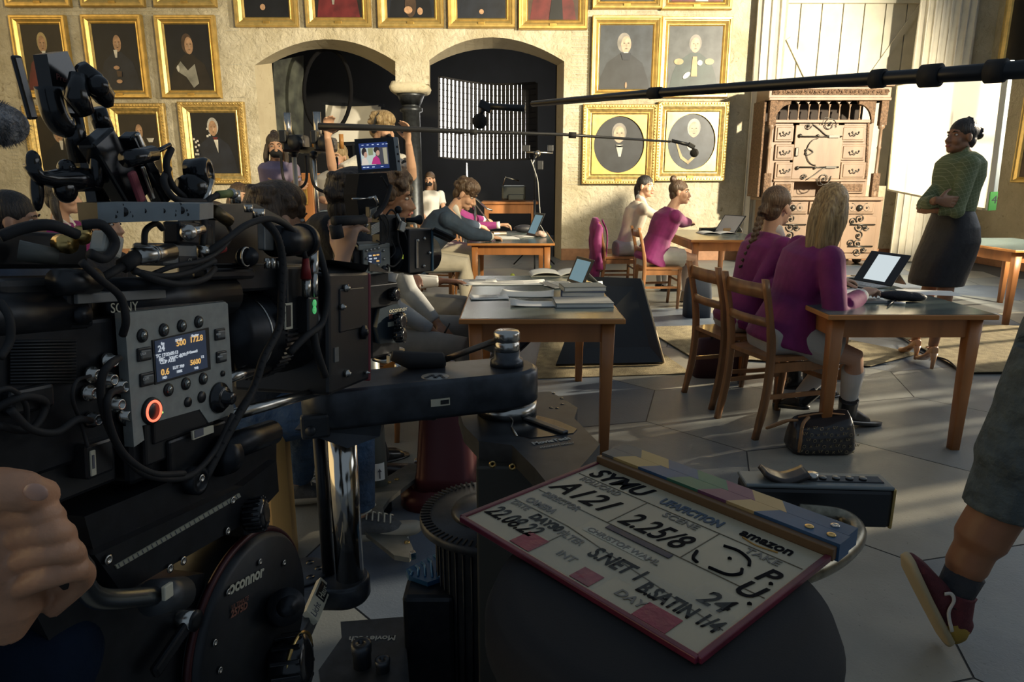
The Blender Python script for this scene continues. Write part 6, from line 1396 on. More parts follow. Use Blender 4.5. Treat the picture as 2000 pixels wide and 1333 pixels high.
mb = MB(); mb.tube([H(245, 312, -.03), H(300, 300, -.03)], .008, 10); mb.tube([H(298, 301, -.03), H(332, 283, -.03)], [.0028, .0024], 8); build(mb, 'thumb_lever', black_gloss, big)
mb = MB(); mb.lathe([(.016, -.02), (.017, .0), (.015, .004), (.010, .004), (.010, .002), (0, .002)], H(404, 338, -.02), (.3, 1, .1), 28); mb.tube([H(395, 345, -.03), H(375, 365, -.03), H(380, 395, -.03)], [.012, .018, .016], 12); build(mb, 'round_knob', black_gloss, big)
mb = MB(); mb.tube(spline([H(p, q, -.03) for p, q in ((335, 290), (325, 320), (335, 360), (360, 385), (375, 395))], 5), .0035, 8); build(mb, 'cable', black_rubber, big)
mb = MB(); mb.tube([H(412, 352, -.015), H(398, 405, -.015)], .0045, 10); build(mb, 'steel_lever', steel, big)
mb = MB(); mb.tube([H(425, 381, -.01), H(450, 378, -.01)], .0045, 10); build(mb, 'yellow_boot', mat('boot_yellow', (.22, .26, .08), .6), big)
mb = MB(); mb.tube([H(450, 378, -.01), H(457, 379, -.01)], .006, 12); mb.tube([H(459, 372, -.01), H(461, 398, -.01)], .006, 12); mb.tube([H(505, 408, -.01), H(506, 428, -.01)], .0075, 12); mb.tube([H(485, 400, -.01), H(486, 415, -.01)], .005, 12); build(mb, 'metal_post', steel, big)
mb = MB(); ctub(mb, [(425, 381, -.01), (405, 395, -.01), (400, 430, -.01), (398, 480, -.01)], .0036); build(mb, 'cable', black_rubber, big)
mb = MB(); mb.tube([H(418, 412, -.01), H(447, 432, -.01)], .007, 12); build(mb, 'bronze_clamp', mat('bronze', (.15, .11, .06), .4, .8), big)

# ============================================================ FLUID HEAD under the camera
fh = frame_thing('fluid_head', 'black fluid head with red ring and round tension disc under the big camera', 'tripod head', CM)
xf2 = H(225, 1105, .02) - H(470, 965, .02)
mb = MB(); a, b = H(175, 1075, .02), H(472, 905, .02)
mb.prism([H(165, 1010, .0), H(480, 880, .0), H(540, 868, .0), H(540, 905, .0), H(225, 1080, .0), H(185, 1085, .0)], (0, -.12, 0)); build(mb, 'sliding_plate', black_metal, fh)
mb = MB(); mb.prism([H(185, 1085, .012), H(475, 950, .012), H(540, 900, .012), H(545, 960, .012), H(500, 1010, .012), H(240, 1160, .012)], (0, -.12, 0)); body_ = build(mb, 'head_body', black_metal, fh)
mb = MB(); mb.prism([H(226, 1105, .0135), H(468, 964, .0135), H(471, 971, .0135), H(230, 1112, .0135)], (0, -.002, 0)); sc_ = build(mb, 'scale_strip', mat('scale_cream', (.26, .26, .20), .6), fh)
mb = MB()
for k in range(26): a, b = H(232 + k * 9.2, 1102 - k * 5.35, .0138), H(235 + k * 9.2, 1108 - k * 5.35, .0138); mb.bar(a, b, .0006, .0006)
build(mb, 'scale_marks', print_ink, sc_)
for x, y in ((332, 1111), (358, 1096), (445, 1038), (455, 978), (212, 1094), (394, 935)):
    mb = MB(); c = H(x, y, .014); mb.lathe([(.0045, 0), (.0045, .001), (.0022, .001), (.0022, -.001), (0, -.001)], c, (0, 1, 0), 12); build(mb, 'screw', steel, fh)
mb = MB(); ctr = H(508, 1235, .02); R1 = (H(508, 1235, .02) - H(400, 1235, .02)).length
mb.lathe([(R1 * .98, -.09), (R1 * .98, -.006), (R1 * .93, .0), (0, .002)], ctr, (0, 1, 0), 64); disc = build(mb, 'side_disc', mat('disc_black', (.013, .015, .018), .45, .3, 80, .15), fh)
mb = MB(); mb.tube([ctr + V((R1 * 1.0 * math.cos(a), -.012, R1 * 1.0 * math.sin(a))) for a in [k * math.pi / 32 for k in range(64)]], .0045, 8, closed=True); build(mb, 'red_ring', mat('ring_dark_red', (.045, .006, .008), .4, .3), disc)
M_ = TM(447, 1163, .0228); a, b = H(438, 1168, .0228), H(516, 1125, .0228); ang = math.atan2(b.z - a.z, abs(b.x - a.x))
mb = MB(); mb.text('oconnor', .0205, M_ @ Matrix.Rotation(ang, 4, 'Z'), .0002, off=.0006); build(mb, 'maker_text', label_cream, disc)
M_ = TM(452, 1192, .0228); mb = MB(); mb.text('ULTIMATE', .0075, M_ @ Matrix.Rotation(ang, 4, 'Z'), .0002); mb.text('2575D', .012, TM(451, 1208, .0228) @ Matrix.Rotation(ang, 4, 'Z'), .0002, off=.0004); build(mb, 'model_text', mat('red_print', (.22, .09, .06), .5), disc)
for x, y in ((446, 1157), (508, 1098), (420, 1256), (430, 1310), (555, 1100)):
    mb = MB(); c = H(x, y, .0225); mb.lathe([(.004, 0), (.004, .001), (.002, .001), (.002, -.001), (0, -.001)], c, (0, 1, 0), 12); build(mb, 'screw', steel, disc)
mb = MB(); mb.prism([H(60, 1180, .0), H(400, 1120, .0), H(400, 1333, .0), H(380, 1420, .0), H(150, 1420, .0), H(100, 1260, .0)], (0, -.10, 0)); build(mb, 'lower_body', black_metal, fh)
mb = MB(); mb.bar(H(375, 1208, .012), H(300, 1318, .012), .014, .008, (0, 1, 0), .003); mb.lathe([(.011, -.01), (.011, .006), (.005, .007), (0, .007)], H(374, 1212, .012), (0, 1, 0), 18); build(mb, 'brake_lever', black_metal, fh)
mb = MB(); mb.lathe([(.009, -.02), (.010, .002), (.0, .004)], H(374, 1212, .014), (0, 1, 0), 16); build(mb, 'lever_bolt', steel, fh)
def knob(par, px, py, off, r, depth, name, n=18, axis=(.25, 1, .15)):
    c = H(px, py, off); mb = MB(); ax = V(axis).normalized(); m_ = basis(ax)
    mb.lathe([(r * .86, -depth), (r * .9, 0), (r * .5, .003), (r * .3, .002), (0, .003)], c, ax, 28)
    for k in range(n): a = k * 2 * math.pi / n; p = c + m_ @ V((r * .93 * math.cos(a), r * .93 * math.sin(a), -depth * .45)); mb.box(p, (r * .14, r * .14, depth * .9), m_ @ Matrix.Rotation(a, 3, 'Z'), .001)
    for k in range(n): a = k * 2 * math.pi / n; mb.tube([c + m_ @ V((r * .42 * math.cos(a), r * .42 * math.sin(a), .001)), c + m_ @ V((r * .88 * math.cos(a), r * .88 * math.sin(a), -.001))], r * .035, 4)
    return build(mb, name, black_gloss, par)
knob(fh, 517, 1003, .03, .021, .022, 'rosette_knob')
mb = MB(); cbx(mb, 480, 965, 520, 1030, .01, .05, .004); build(mb, 'knob_mount', black_metal, fh)
mb = MB(); mb.cyl(H(548, 1190, .02), H(560, 1185, .05), .022, seg=24); mb.cyl(H(556, 1188, .045), H(568, 1183, .06), .012, seg=20); build(mb, 'counterbalance_crank', black_metal, fh)
knob(fh, 600, 1290, .06, .036, .04, 'drag_dial', 12)
mb = MB(); c = H(585, 1285, .05); mb.tube([c + V((.030 * math.cos(a), .0, .030 * math.sin(a))) for a in [k * math.pi / 16 for k in range(32)]], .003, 6, closed=True); build(mb, 'brass_ring', brass, fh)
# pan handle held by the hand
ph = frame_thing('pan_handle', 'grey steel pan handle gripped by the operators hand at the lower left', 'pan handle', CM)
mb = MB(); mb.tube(spline([H(150, 1120, .06), H(175, 1160, .05), H(215, 1172, .045), H(300, 1165, .04)], 6), .0085, 14); build(mb, 'handle_tube', mat('handle_steel', (.18, .20, .21), .25, .9), ph)
mb = MB(); mb.cyl(H(298, 1168, .038), H(352, 1160, .035), .016, seg=20); cl = build(mb, 'handle_clamp', mat('clamp_grey', (.055, .06, .065), .4, .4), ph)
mb = MB(); cbx(mb, 322, 1148, 340, 1164, .055, .004, .001); lb = build(mb, 'sticker', label_cream, cl)
mb = MB(); mb.cyl(H(150, 1122, .06), H(95, 1060, .07), .013, seg=16); hgrip = CM @ H(110, 1080, .065); build(mb, 'rubber_grip', black_rubber, ph)

# ============================================================ SECOND CAMERA
O2 = P(735, 500, 2.05); xf = V((.62, .78, -.03)).normalized(); yn = V((.78, -.62, 0)).normalized(); zu = yn.cross(xf); zu = zu if zu.z > 0 else -zu
C2 = Matrix.Translation(O2) @ Matrix((xf, yn, zu)).transposed().to_4x4(); CAMM[0] = C2
b2 = frame_thing('cinema_camera', 'second cinema camera with bright monitor on top, beyond the big one', 'camera', C2)
mb = MB(); cbx(mb, 690, 482, 760, 560, -.01, .10, .005); build(mb, 'body', black_metal, b2)
mb = MB(); cbx(mb, 709, 483, 763, 533, .0, .012, .003); cbx(mb, 700, 478, 762, 486, .0, .10, .003); pan2 = build(mb, 'control_panel', mat('panel_silver', (.20, .22, .21), .45, .4), b2)
mb = MB(); cbx(mb, 719, 494, 744, 514, .001, .002, 0); s2 = build(mb, 'screen', mat('lcd_blue', (0, 0, 0)), pan2)
for i, (x, y, m_) in enumerate(((723, 500, lcd_w), (731, 499, lcd_o), (738, 498, lcd_o), (724, 506, lcd_w), (733, 505, lcd_w), (723, 512, lcd_w), (738, 510, lcd_o))): mb = MB(); cbx(mb, x - 2.5, y - 1.2, x + 3, y + 1.2, .0018, .0004, 0); build(mb, 'screen_text', m_, s2)
for x, y in ((716, 490), (724, 488), (731, 487), (739, 485), (716, 505), (716, 521), (724, 522), (731, 520), (739, 518), (749, 490), (750, 506), (727, 530), (735, 528), (743, 526)):
    mb = MB(); mb.ball(H(x, y, .001), .0045, 8, 6); build(mb, 'round_button', steel, pan2)
mb = MB(); mb.lathe([(.012, 0), (.011, .01), (0, .012)], H(750, 526, .0), (0, 1, 0), 16); build(mb, 'jog_dial', black_gloss, pan2)
mb = MB(); Lx = V((H(770, 505, -.05).x, -.055, H(770, 505, .0).z)); mb.lathe([(.045, -.03), (.05, .0), (.055, .01), (.055, .06), (.065, .065), (.065, .10), (.058, .105), (.058, .16)], Lx, (1, 0, 0), 36); ln = build(mb, 'lens', black_metal, b2)
mb = MB(); cbx(mb, 784, 498, 788, 506, .012, .001, 0); build(mb, 'lens_mark', mat('mark_yellow', (.5, .55, .05), .5, emit=(.5, .6, .05), emit_s=.2), ln)
mb = MB(); cbx(mb, 798, 448, 845, 530, .02, .15, .004); mb2_ = build(mb, 'matte_box', black_plastic, b2)
mb = MB(); xr = H(844, 490, .02).x; mb.b2((xr - .004, -.13, H(844, 530, .02).z), (xr + .004, .024, H(844, 450, .02).z), .002); build(mb, 'blue_rim', mat('rim_blue', (.05, .12, .17), .35, .3), mb2_)
mb = MB(); mb.bar(H(843, 450, .02), H(884, 469, .06), .005, .07, (0, 1, 0)); mb.prism([H(778, 447, .0), H(843, 447, .02), H(882, 470, .06), H(843, 455, .02)], (0, -.004, 0)); build(mb, 'top_flag', mat('flag_black', (.02, .02, .02)), mb2_)
for x, y in ((839, 494), (829, 466), (828, 520), (816, 470)): mb = MB(); mb.ball(H(x, y, .022), .006, 8, 6); build(mb, 'screw_knob', steel, mb2_)
mb = MB(); cbx(mb, 813, 468, 818, 524, .024, .004, .001); build(mb, 'tray_strip', steel, mb2_)
# monitor
Mo = frame_thing('monitor', 'small production monitor showing two girls, on top of the second camera', 'monitor', Matrix.Translation(P(738, 305, 2.0)) @ Matrix.Rotation(rad(8), 4, 'Z') @ Matrix.Rotation(rad(2), 4, 'Y'))
CAMM[0] = Mo.matrix_basis @ Matrix(((1, 0, 0, 0), (0, -1, 0, 0), (0, 0, 1, 0), (0, 0, 0, 1)))
# the monitor's own frame: x right, y toward the photographer, z up
Mf = CAMM[0]; Mo.matrix_basis = Mf @ Matrix(((1, 0, 0, 0), (0, 1, 0, 0), (0, 0, 1, 0), (0, 0, 0, 1))) if False else Mo.matrix_basis
def HM(px, py, off): p = H(px, py, off); return V((p.x, -p.y, p.z))
def mq(mb, x0, y0, x1, y1, off, t_=.001): mb.prism([HM(x0, y0, off), HM(x1, y0 + (0), off), HM(x1, y1, off), HM(x0, y1, off)], (0, t_, 0)); return mb
mb = MB(); mb.prism([HM(692, 272, 0), HM(768, 268, 0), HM(776, 333, 0), HM(700, 338, 0)], (0, .03, 0)); build(mb, 'housing', black_plastic, Mo)
mb = MB(); mb.prism([HM(768, 268, 0), HM(777, 268, -.0), HM(784, 334, -.0), HM(776, 334, 0)], (0, .06, 0)); sd_ = build(mb, 'silver_side', mat('silver_side', (.33, .34, .33), .4, .5), Mo)
for x, y in ((775.5, 287), (777, 301), (778.5, 315)): mb = MB(); mb.ball(HM(x, y, .001), .003, 8, 6); build(mb, 'side_button', black_plastic, sd_)
E_ = lambda n, c, s=.8: mat('display_' + n, (0, 0, 0), .4, emit=c, emit_s=s)
mb = MB(); mb.prism([HM(700, 281, .001), HM(756, 277, .001), HM(761, 328, .001), HM(707, 332, .001)], (0, .0005, 0)); scn = build(mb, 'screen', E_('navy', (.015, .03, .12)), Mo)
def disp(pts, c, n, k): mb = MB(); mb.prism([HM(x, y, .0012 + k * .0004) for x, y in pts], (0, .0003, 0)); build(mb, 'screen_picture', E_(n, c), scn)
disp([(703, 290), (757, 287), (760, 321), (706, 324)], (.05, .05, .06), 'dark', 1)
disp([(704, 290), (733, 288.5), (735, 322), (707, 323.5)], (.40, .46, .42), 'wall', 2)
disp([(718, 290), (728, 289), (729, 303), (720, 304)], (.20, .22, .12), 'frame', 3)
disp([(747, 289), (755, 288), (758, 320), (751, 320)], (.30, .28, .2), 'lamp', 3)
el = lambda cx_, cy_, rx, ry: [(cx_ + rx * math.cos(k * math.pi / 8), cy_ + ry * math.sin(k * math.pi / 8)) for k in range(16)]
disp(el(711, 297, 5, 8), (.02, .015, .015), 'hair', 4); disp(el(735, 293, 5.5, 6), (.02, .015, .015), 'hair', 4)
disp(el(714, 303, 3.4, 6), (.42, .25, .18), 'skin', 5); disp(el(738, 299, 3.6, 5.5), (.42, .25, .18), 'skin', 5)
disp([(706, 323), (708, 311), (714, 308), (719, 315), (721, 322)], (.55, .48, .42), 'cream', 6); disp([(726, 321), (729, 309), (735, 304), (741, 310), (744, 321)], (.38, .03, .16), 'magenta', 6)
for x in (706, 716, 726, 736, 746, 753): disp([(x, 283.5 - (x - 706) * .06), (x + 4, 283.2 - (x - 706) * .06), (x + 4, 284.6 - (x - 706) * .06), (x, 284.8 - (x - 706) * .06)], (.5, .6, .8), 'type', 3)
for x in (709, 716, 727, 744): disp([(x, 327 - (x - 706) * .06), (x + 5, 326.7 - (x - 706) * .06), (x + 5, 328.2 - (x - 706) * .06), (x, 328.5 - (x - 706) * .06)], (.5, .6, .8), 'type', 3)
CAMM[0] = C2
# rig over the second camera
mb = MB(); mb.prism([H(702, 340, -.04), H(755, 338, -.04), H(762, 365, -.04), H(752, 400, -.04), H(735, 425, -.04), H(702, 425, -.04), H(696, 380, -.04)], (0, -.06, 0)); build(mb, 'fur_screen_hood', mat('hood_black', (.006, .006, .007), .95), b2)
fin = mat('fin_silver', (.40, .40, .37), .4, .6)
for x0, y0, x1, y1 in ((722, 404, 742, 425), (724, 435, 742, 458)):
    mb = MB(); cbx(mb, x0, y0, x1, y1, .0, .02, .002); fb_ = build(mb, 'transmitter_box', black_plastic, b2)
    mb = MB()
    for k in range(7): mb.bar(H(x0 + 1, y0 + 3 + k * (y1 - y0 - 6) / 6 + 4, .002), H(x1 - 1, y0 + 3 + k * (y1 - y0 - 6) / 6 - 4, .002), .003, .003)
    build(mb, 'cooling_fins', fin, fb_)
for pts, r_ in (([(700, 428), (712, 420), (715, 440), (690, 460), (700, 480)], .0025), ([(745, 345), (758, 370), (750, 395), (738, 410), (745, 430)], .0035), ([(755, 420), (765, 410), (775, 425), (778, 470), (785, 500), (770, 520), (756, 518)], .003), ([(748, 430), (755, 450), (752, 475), (735, 470)], .002), ([(765, 470), (772, 490), (762, 505)], .002), ([(738, 430), (750, 420), (760, 440), (756, 470), (740, 478)], .0022), ([(690, 455), (700, 445), (720, 440)], .002), ([(776, 412), (790, 455), (800, 480)], .003)):
    mb = MB(); mb.tube(spline([H(x, y, .012) for x, y in pts], 6), r_, 6); build(mb, 'cable', black_rubber, b2)
mb = MB(); mb.tube(spline([H(763, 362, .015), H(757, 385, .02), H(748, 405, .02), H(730, 425, .02)], 10), .007, 10); 
build(mb, 'coiled_cable', black_rubber, b2)
mb = MB(); mb.tube([H(688, 389, .01), H(722, 388, .01)], .003, 8); mb.tube([H(720, 388, .01), H(733, 384, .01)], .004, 8); mb.ball(H(713, 450, .01), .010, 10, 8); mb.ball(H(716, 440, .01), .006, 8, 6); mb.tube([H(731, 383, .01), H(736, 392, .01), H(738, 402, .01)], .005, 8); build(mb, 'steel_fittings', steel, b2)
mb = MB(); mb.cyl(H(652, 432, .03), H(712, 430, .02), .014, seg=16); build(mb, 'side_handle', black_rubber, b2)
mb = MB(); mb.cyl(H(655, 440, .03), H(660, 465, .03), .018, seg=16); build(mb, 'grip', black_rubber, b2)
mb = MB(); cbx(mb, 780, 425, 792, 450, .0, .03, .003); mb.lathe([(.006, 0), (.008, .03), (.016, .05), (.016, .052), (0, .053)], H(794, 430, .0), (1, .1, 0), 18); mb.ball(H(778, 410, .01), .012, 10, 8); build(mb, 'lens_light', black_metal, b2)
mb = MB(); cbx(mb, 742, 420, 780, 482, -.02, .04, .004); build(mb, 'battery_block', black_plastic, b2)
mb = MB(); mb.tube([H(775, 418, .02), H(790, 450, .02)], .004, 8); mb.box(H(785, 443, .025), (.02, .012, .03), (0, .4, 0), .002); build(mb, 'power_connector', fin, b2)
# its head
fh2 = frame_thing('fluid_head', 'smaller blue black fluid head carrying the second camera', 'tripod head', C2)
mb = MB(); cbx(mb, 722, 558, 778, 596, .0, .10, .004); cbx(mb, 722, 600, 782, 690, -.02, .10, .008); build(mb, 'head_body', black_metal, fh2)
mb = MB(); mb.prism([H(742, 604, .0), H(776, 592, .0), H(790, 612, .0), H(792, 650, .0), H(782, 668, .0), H(742, 672, .0), H(736, 640, .0)], (0, -.03, 0)); pd = build(mb, 'side_disc', mat('disc_blue', (.02, .035, .05), .4, .3), fh2)
mb = MB(); mb.text('oconnor', .022, TM(760, 612, .001), .0004); build(mb, 'maker_text', label_cream, pd)
mb = MB(); cbx(mb, 760, 615, 767, 623, .001, .001, 0); build(mb, 'red_sticker', mat('red_print', (.2, .1, .1)), pd); mb = MB(); cbx(mb, 758, 630, 770, 637, .001, .001, 0); build(mb, 'sticker', label_cream, pd)
knob(fh2, 776, 575, .02, .022, .02, 'rosette_knob', 14, (.3, 1, .1)); knob(fh2, 788, 628, .03, .03, .02, 'drag_dial', 14, (.4, 1, .1)); knob(fh2, 790, 655, .04, .024, .03, 'drag_dial', 12, (.5, 1, .1))
mb = MB(); mb.cyl(H(760, 682, -.06), H(760, 698, -.06), .05, seg=24); build(mb, 'bowl_clamp', black_metal, fh2)
mb = MB(); mb.cyl(H(760, 694, -.06), H(760, 703, -.06), .055, seg=24); cbx(mb, 762, 694, 775, 710, .0, .02, .003); build(mb, 'clamp_ring', steel, fh2)
# support for the second camera: slider block on a column
sup = thing('camera_pedestal', 'maroon wedge shaped pedestal with rubber skirt carrying the second camera', 'pedestal', (-.28, 2.75, 0))
mar = mat('maroon_paint', (.085, .015, .018), .4, .2)
pc = PZ(905, 905, .03)
mb = MB(); mb.loft([((-.28, 2.75, .09), (.15, 0, 0), (0, .13, 0)), ((-.28, 2.75, .14), (.13, 0, 0), (0, .11, 0)), ((-.28, 2.78, .44), (.11, 0, 0), (0, .09, 0)), ((-.28, 2.80, .52), (.10, 0, 0), (0, .07, 0))], 20, 4); build(mb, 'wedge_body', mar, sup) if False else mb.build('wedge_body', mar, sup, True)
mb = MB(); mb.loft([((-.28, 2.75, 0), (.20, 0, 0), (0, .15, 0)), ((-.28, 2.75, .05), (.20, 0, 0), (0, .15, 0)), ((-.28, 2.75, .09), (.16, 0, 0), (0, .13, 0))], 24, 3); mb.build('foot_skirt', mar, sup, True)
mb = MB(); mb.box((-.12, 2.62, .04), (.2, .06, .05), bev=.01); mb.build('rubber_pad', black_rubber, sup, True)
mb = MB(); mb.cyl((-.30, 2.5, .62), (-.30, 2.15, .66), .02); mb.box((-.30, 2.45, .60), (.10, .6, .05), bev=.01); mb.cyl((-.28, 2.75, .50), (-.28, 2.75, .60), .05); mb.build('support_arm', black_metal, sup, True)
orange = mat('orange_anodized', (.45, .15, .02), .35, .5)
mb = MB(); a, b = P(752, 722, 1.75), P(777, 710, 1.75); mb.bar(a, b, .012, .02); mb.bar(P(805, 722, 1.75), P(887, 712, 1.75), .012, .012); mb.build('orange_rail', orange, sup, True)
mb = MB(); mb.cyl(P(779, 716, 1.74), P(779, 712, 1.8), .012); mb.build('rail_bolt', steel, sup, True)

# ============================================================ DOLLY
navyp = mat('dolly_paint', (.050, .056, .066), .33, .45, 26, .3, .02, 300); navyp2 = mat('dolly_deck_paint', (.036, .040, .046), .42, .4, 30, .25)
do = thing('camera_dolly', 'dark camera dolly with thick swing arm, deck and chrome posts in the foreground', 'dolly', (.12, 1.25, 0))
DZ = .935
# swing arm: slab between two round ends
A0, A1 = PZ(640, 742, 1.0), PZ(995, 712, 1.0)
def slab(mb, p0, p1, r0, r1, z0, z1, n=14, bev=.008):
    d = V((p1.x - p0.x, p1.y - p0.y, 0)).normalized(); s_ = V((-d.y, d.x, 0)); out = []
    for k in range(n + 1): a = -math.pi / 2 + math.pi * k / n; out.append(V((p1.x, p1.y, 0)) + d * (r1 * math.cos(a)) + s_ * (r1 * math.sin(a)))
    for k in range(n + 1): a = math.pi / 2 + math.pi * k / n; out.append(V((p0.x, p0.y, 0)) + d * (r0 * math.cos(a)) + s_ * (r0 * math.sin(a)))
    N = len(out); cen = sum(out, V()) / N
    lay = [(z0, 1 - bev * 6), (z0 + bev, 1), (z1 - bev, 1), (z1, 1 - bev * 6)]
    rings = [[mb.bm.verts.new(cen + (p - cen) * f + V((0, 0, z))) for p in out] for z, f in lay]
    for A, B in zip(rings, rings[1:]):
        for k in range(N): f = mb.bm.faces.new((A[k], A[(k + 1) % N], B[(k + 1) % N], B[k])); f.smooth = True
    mb.bm.faces.new(list(reversed(rings[0]))); mb.bm.faces.new(rings[-1])
a0 = P(640, 738, 1.12); a1 = P(985, 712, 1.24); zt_a, zb_a = 1.005, .922
a0 = V((-.285, 1.12, 0)); a1 = V((.005, 1.245, 0))
pA = PZ(650, 745, 1.0); pB = PZ(990, 713, 1.0)
mb = MB(); slab(mb, pA, pB, .058, .062, .925, 1.0); arm = mb.build('swing_arm', navyp, do, True)
M_ = Matrix.Translation(PZ(822, 745, 1.0005)) @ Matrix.Rotation(math.atan2(pB.y - pA.y, pB.x - pA.x), 4, 'Z')
mb = MB(); mb.lathe([(.026, 0), (.026, .0006)], PZ(850, 736, 1.0), (0, 0, 1), 32, 1.0, .9); em = mb.build('round_emblem', mat('emblem_grey', (.30, .31, .30), .5, .3), arm, True)
mb = MB(); c = PZ(850, 736, 1.0012); sx = .018
for p, q in (((-1, -.6), (-.35, .6)), ((-.35, .6), (.05, -.5)), ((.05, -.5), (.45, .6)), ((.45, .6), (1, -.6))): mb.bar(c + V((p[0] * sx, p[1] * sx, 0)), c + V((q[0] * sx, q[1] * sx, 0)), .005, .001)
mb.build('emblem_letter', navyp2, em, True)
# small label on the arm's side
s_dir = V((pB.x - pA.x, pB.y - pA.y, 0)).normalized(); s_n = V((s_dir.y, -s_dir.x, 0))
lc = pA.lerp(pB, .55) + s_n * .062; lc.z = .958
mb = MB(); mb.box(lc, (.036, .002, .014), Matrix((s_dir, -s_n, V((0, 0, 1)))).transposed()); lb = mb.build('sticker', label_cream, arm, True)
mb = MB(); mb.box(lc + s_n * .0012 + s_dir * .008, (.016, .001, .008), Matrix((s_dir, -s_n, V((0, 0, 1)))).transposed()); mb.build('sticker_print', black_plastic, lb, True)
# locking knob with lever on the arm's right end
kc = V((pB.x, pB.y, 1.0))
mb = MB(); mb.lathe([(.034, 0), (.032, .012), (.026, .016), (.026, .030)], kc, seg=28); mb.build('knob_base', navyp, do, True)
mb = MB(); mb.lathe([(.0255, .028), (.0255, .046), (.023, .048), (.023, .050), (.026, .052), (.026, .066), (.023, .070), (0, .071)], kc, seg=32); kb = mb.build('locking_knob', steel, do, True)
lv = P(780, 698, pB.y - .04); la = kc + V((-.02, 0, .050))
mb = MB(); g0 = P(868, 703, pB.y - .01); mb.cyl(la, g0, .0065, seg=12); mb.build('lever_rod', mat('rod_bronze', (.14, .11, .085), .35, .8), do, True)
mb = MB(); mb.tube([g0, P(862, 704, pB.y - .012), P(800, 704, pB.y - .03), P(765, 695, pB.y - .04)], [.013, .017, .018, .010], 12); mb.build('lever_grip', black_rubber, do, True)
# left end cap and chrome post below it
mb = MB(); mb.lathe([(.036, 0), (.036, .006), (.032, .008), (.030, .008), (0, .009)], (pA.x, pA.y, 1.0), seg=32); mb.ball((pA.x, pA.y, 1.01), .006); mb.build('end_cap', steel, do, True)
mb = MB(); mb.cyl((pA.x + .01, pA.y, .925), (pA.x + .01, pA.y, .60), .027, seg=36); mb.build('chrome_post', chrome, do, True)
mb = MB(); mb.cyl((pA.x - .035, pA.y + .01, .915), (pA.x - .035, pA.y + .01, .60), .012, seg=16); mb.build('dark_post', black_metal, do, True)
mb = MB(); mb.box((pA.x - .02, pA.y - .058, .935), (.05, .02, .045), (0, 0, .35), .006); mb.cyl((pA.x - .025, pA.y - .075, .93), (pA.x - .025, pA.y - .06, .93), .009); mb.prism([(pA.x - .06, pA.y - .05, .925), (pA.x + .09, pA.y - .02, .925), (pA.x + .085, pA.y - .02, .90), (pA.x + .03, pA.y - .04, .885)], (0, .04, 0)); mb.build('post_bracket', navyp2, do, True)
# lower arm with drilled plate at the foot of the post
zL = .60
pC = V((pA.x + .0, pA.y, zL)); pD = PZ(590, 1120, zL); pE = PZ(515, 1275, zL)
mb = MB(); slab(mb, pD, pC, .058, .048, zL - .045, zL); slab(mb, pE, pD, .05, .056, zL - .044, zL - .001); la_ = mb.build('lower_arm', navyp, do, True)
mb = MB(); mb.lathe([(.052, 0), (.052, .004), (.050, .005), (0, .005)], (pD.x, pD.y, zL), seg=36); dp = mb.build('drilled_plate', navyp2, la_, True)
for k in range(6): a = k * math.pi / 3 + .3; mb = MB(); mb.cyl((pD.x + .032 * math.cos(a), pD.y + .032 * math.sin(a), zL + .0048), (pD.x + .032 * math.cos(a), pD.y + .032 * math.sin(a), zL + .0056), .008, seg=16); mb.build('drilled_hole', black_gloss, dp, True)
sd = V((pD.x - pE.x, pD.y - pE.y, 0)).normalized(); sn = V((sd.y, -sd.x, 0))
zz = (V((0, 0, .75)) - sn * .66).normalized(); sn2 = (sn * .75 + V((0, 0, .66))).normalized(); mid = pE.lerp(pD, .62) + sn * .052; mid.z = zL - .002; Ms = Matrix((sd, zz, sn2)).transposed().to_4x4()
mb = MB(); mb.box(mid, (.105, .030, .012), Matrix((sd, zz, sn2)).transposed()); lb = mb.build('company_label', label_cream, la_, True)
mb = MB(); mb.box(mid + sd * .022 + sn2 * .0063, (.046, .022, .001), Matrix((sd, zz, sn2)).transposed()); mb.build('label_block', black_plastic, lb, True)
mb = MB(); mb.text('Licht', .019, Matrix.Translation(mid - sd * .050 + sn2 * .0066 - zz * .007) @ Ms, .0002); mb.build('label_text', print_ink, lb, True)
mb = MB(); mb.text('Haus', .019, Matrix.Translation(mid + sd * .001 + sn2 * .0072 - zz * .007) @ Ms, .0002); mb.build('label_text', label_cream, lb, True)
# deck: octagonal plate with cut-out and lettering, right of the arm
zd = .90
deck = [PZ(x, y, zd) for x, y in ((895, 795), (1000, 770), (1075, 765), (1128, 797), (1122, 818), (1172, 868), (1145, 900), (1085, 965), (1045, 915), (1000, 870), (935, 862), (905, 830))]
mb = MB(); mb.prism(deck, (0, 0, -.035)); dk = mb.build('deck_plate', navyp2, do, True)
mb = MB(); cpts = [PZ(x, y, zd + .0012) for x, y in ((1000, 832), (1004, 818), (1022, 810), (1050, 812), (1090, 822), (1127, 838), (1120, 846), (1075, 852), (1035, 856), (1010, 850))]; mb.prism(cpts, (0, 0, -.002)); co_ = mb.build('recess', black_gloss, dk, True)
mb = MB(); mb.tube([PZ(1010, 852, zd + .002), PZ(999, 835, zd + .002), PZ(1003, 819, zd + .002), PZ(1020, 811, zd + .002)], .0015, 6); mb.build('recess_rim', steel, co_, True)
mb = MB(); mb.bar(PZ(1027, 817, zd + .004), PZ(1105, 845, zd + .004), .016, .006, bev=.002); mb.build('recess_lever', navyp, co_, True)
tdir = (PZ(1125, 855, zd) - PZ(1040, 868, zd)).normalized(); tu = V((-tdir.y, tdir.x, 0)); Mt = Matrix((tdir, tu, V((0, 0, 1)))).transposed().to_4x4()
mb = MB(); mb.text('MovieTech', .0165, Matrix.Translation(PZ(1042, 869, zd + .001)) @ Mt, .0003, off=.0006); mb.build('maker_text', mat('deck_print', (.34, .36, .34), .5), dk, True)
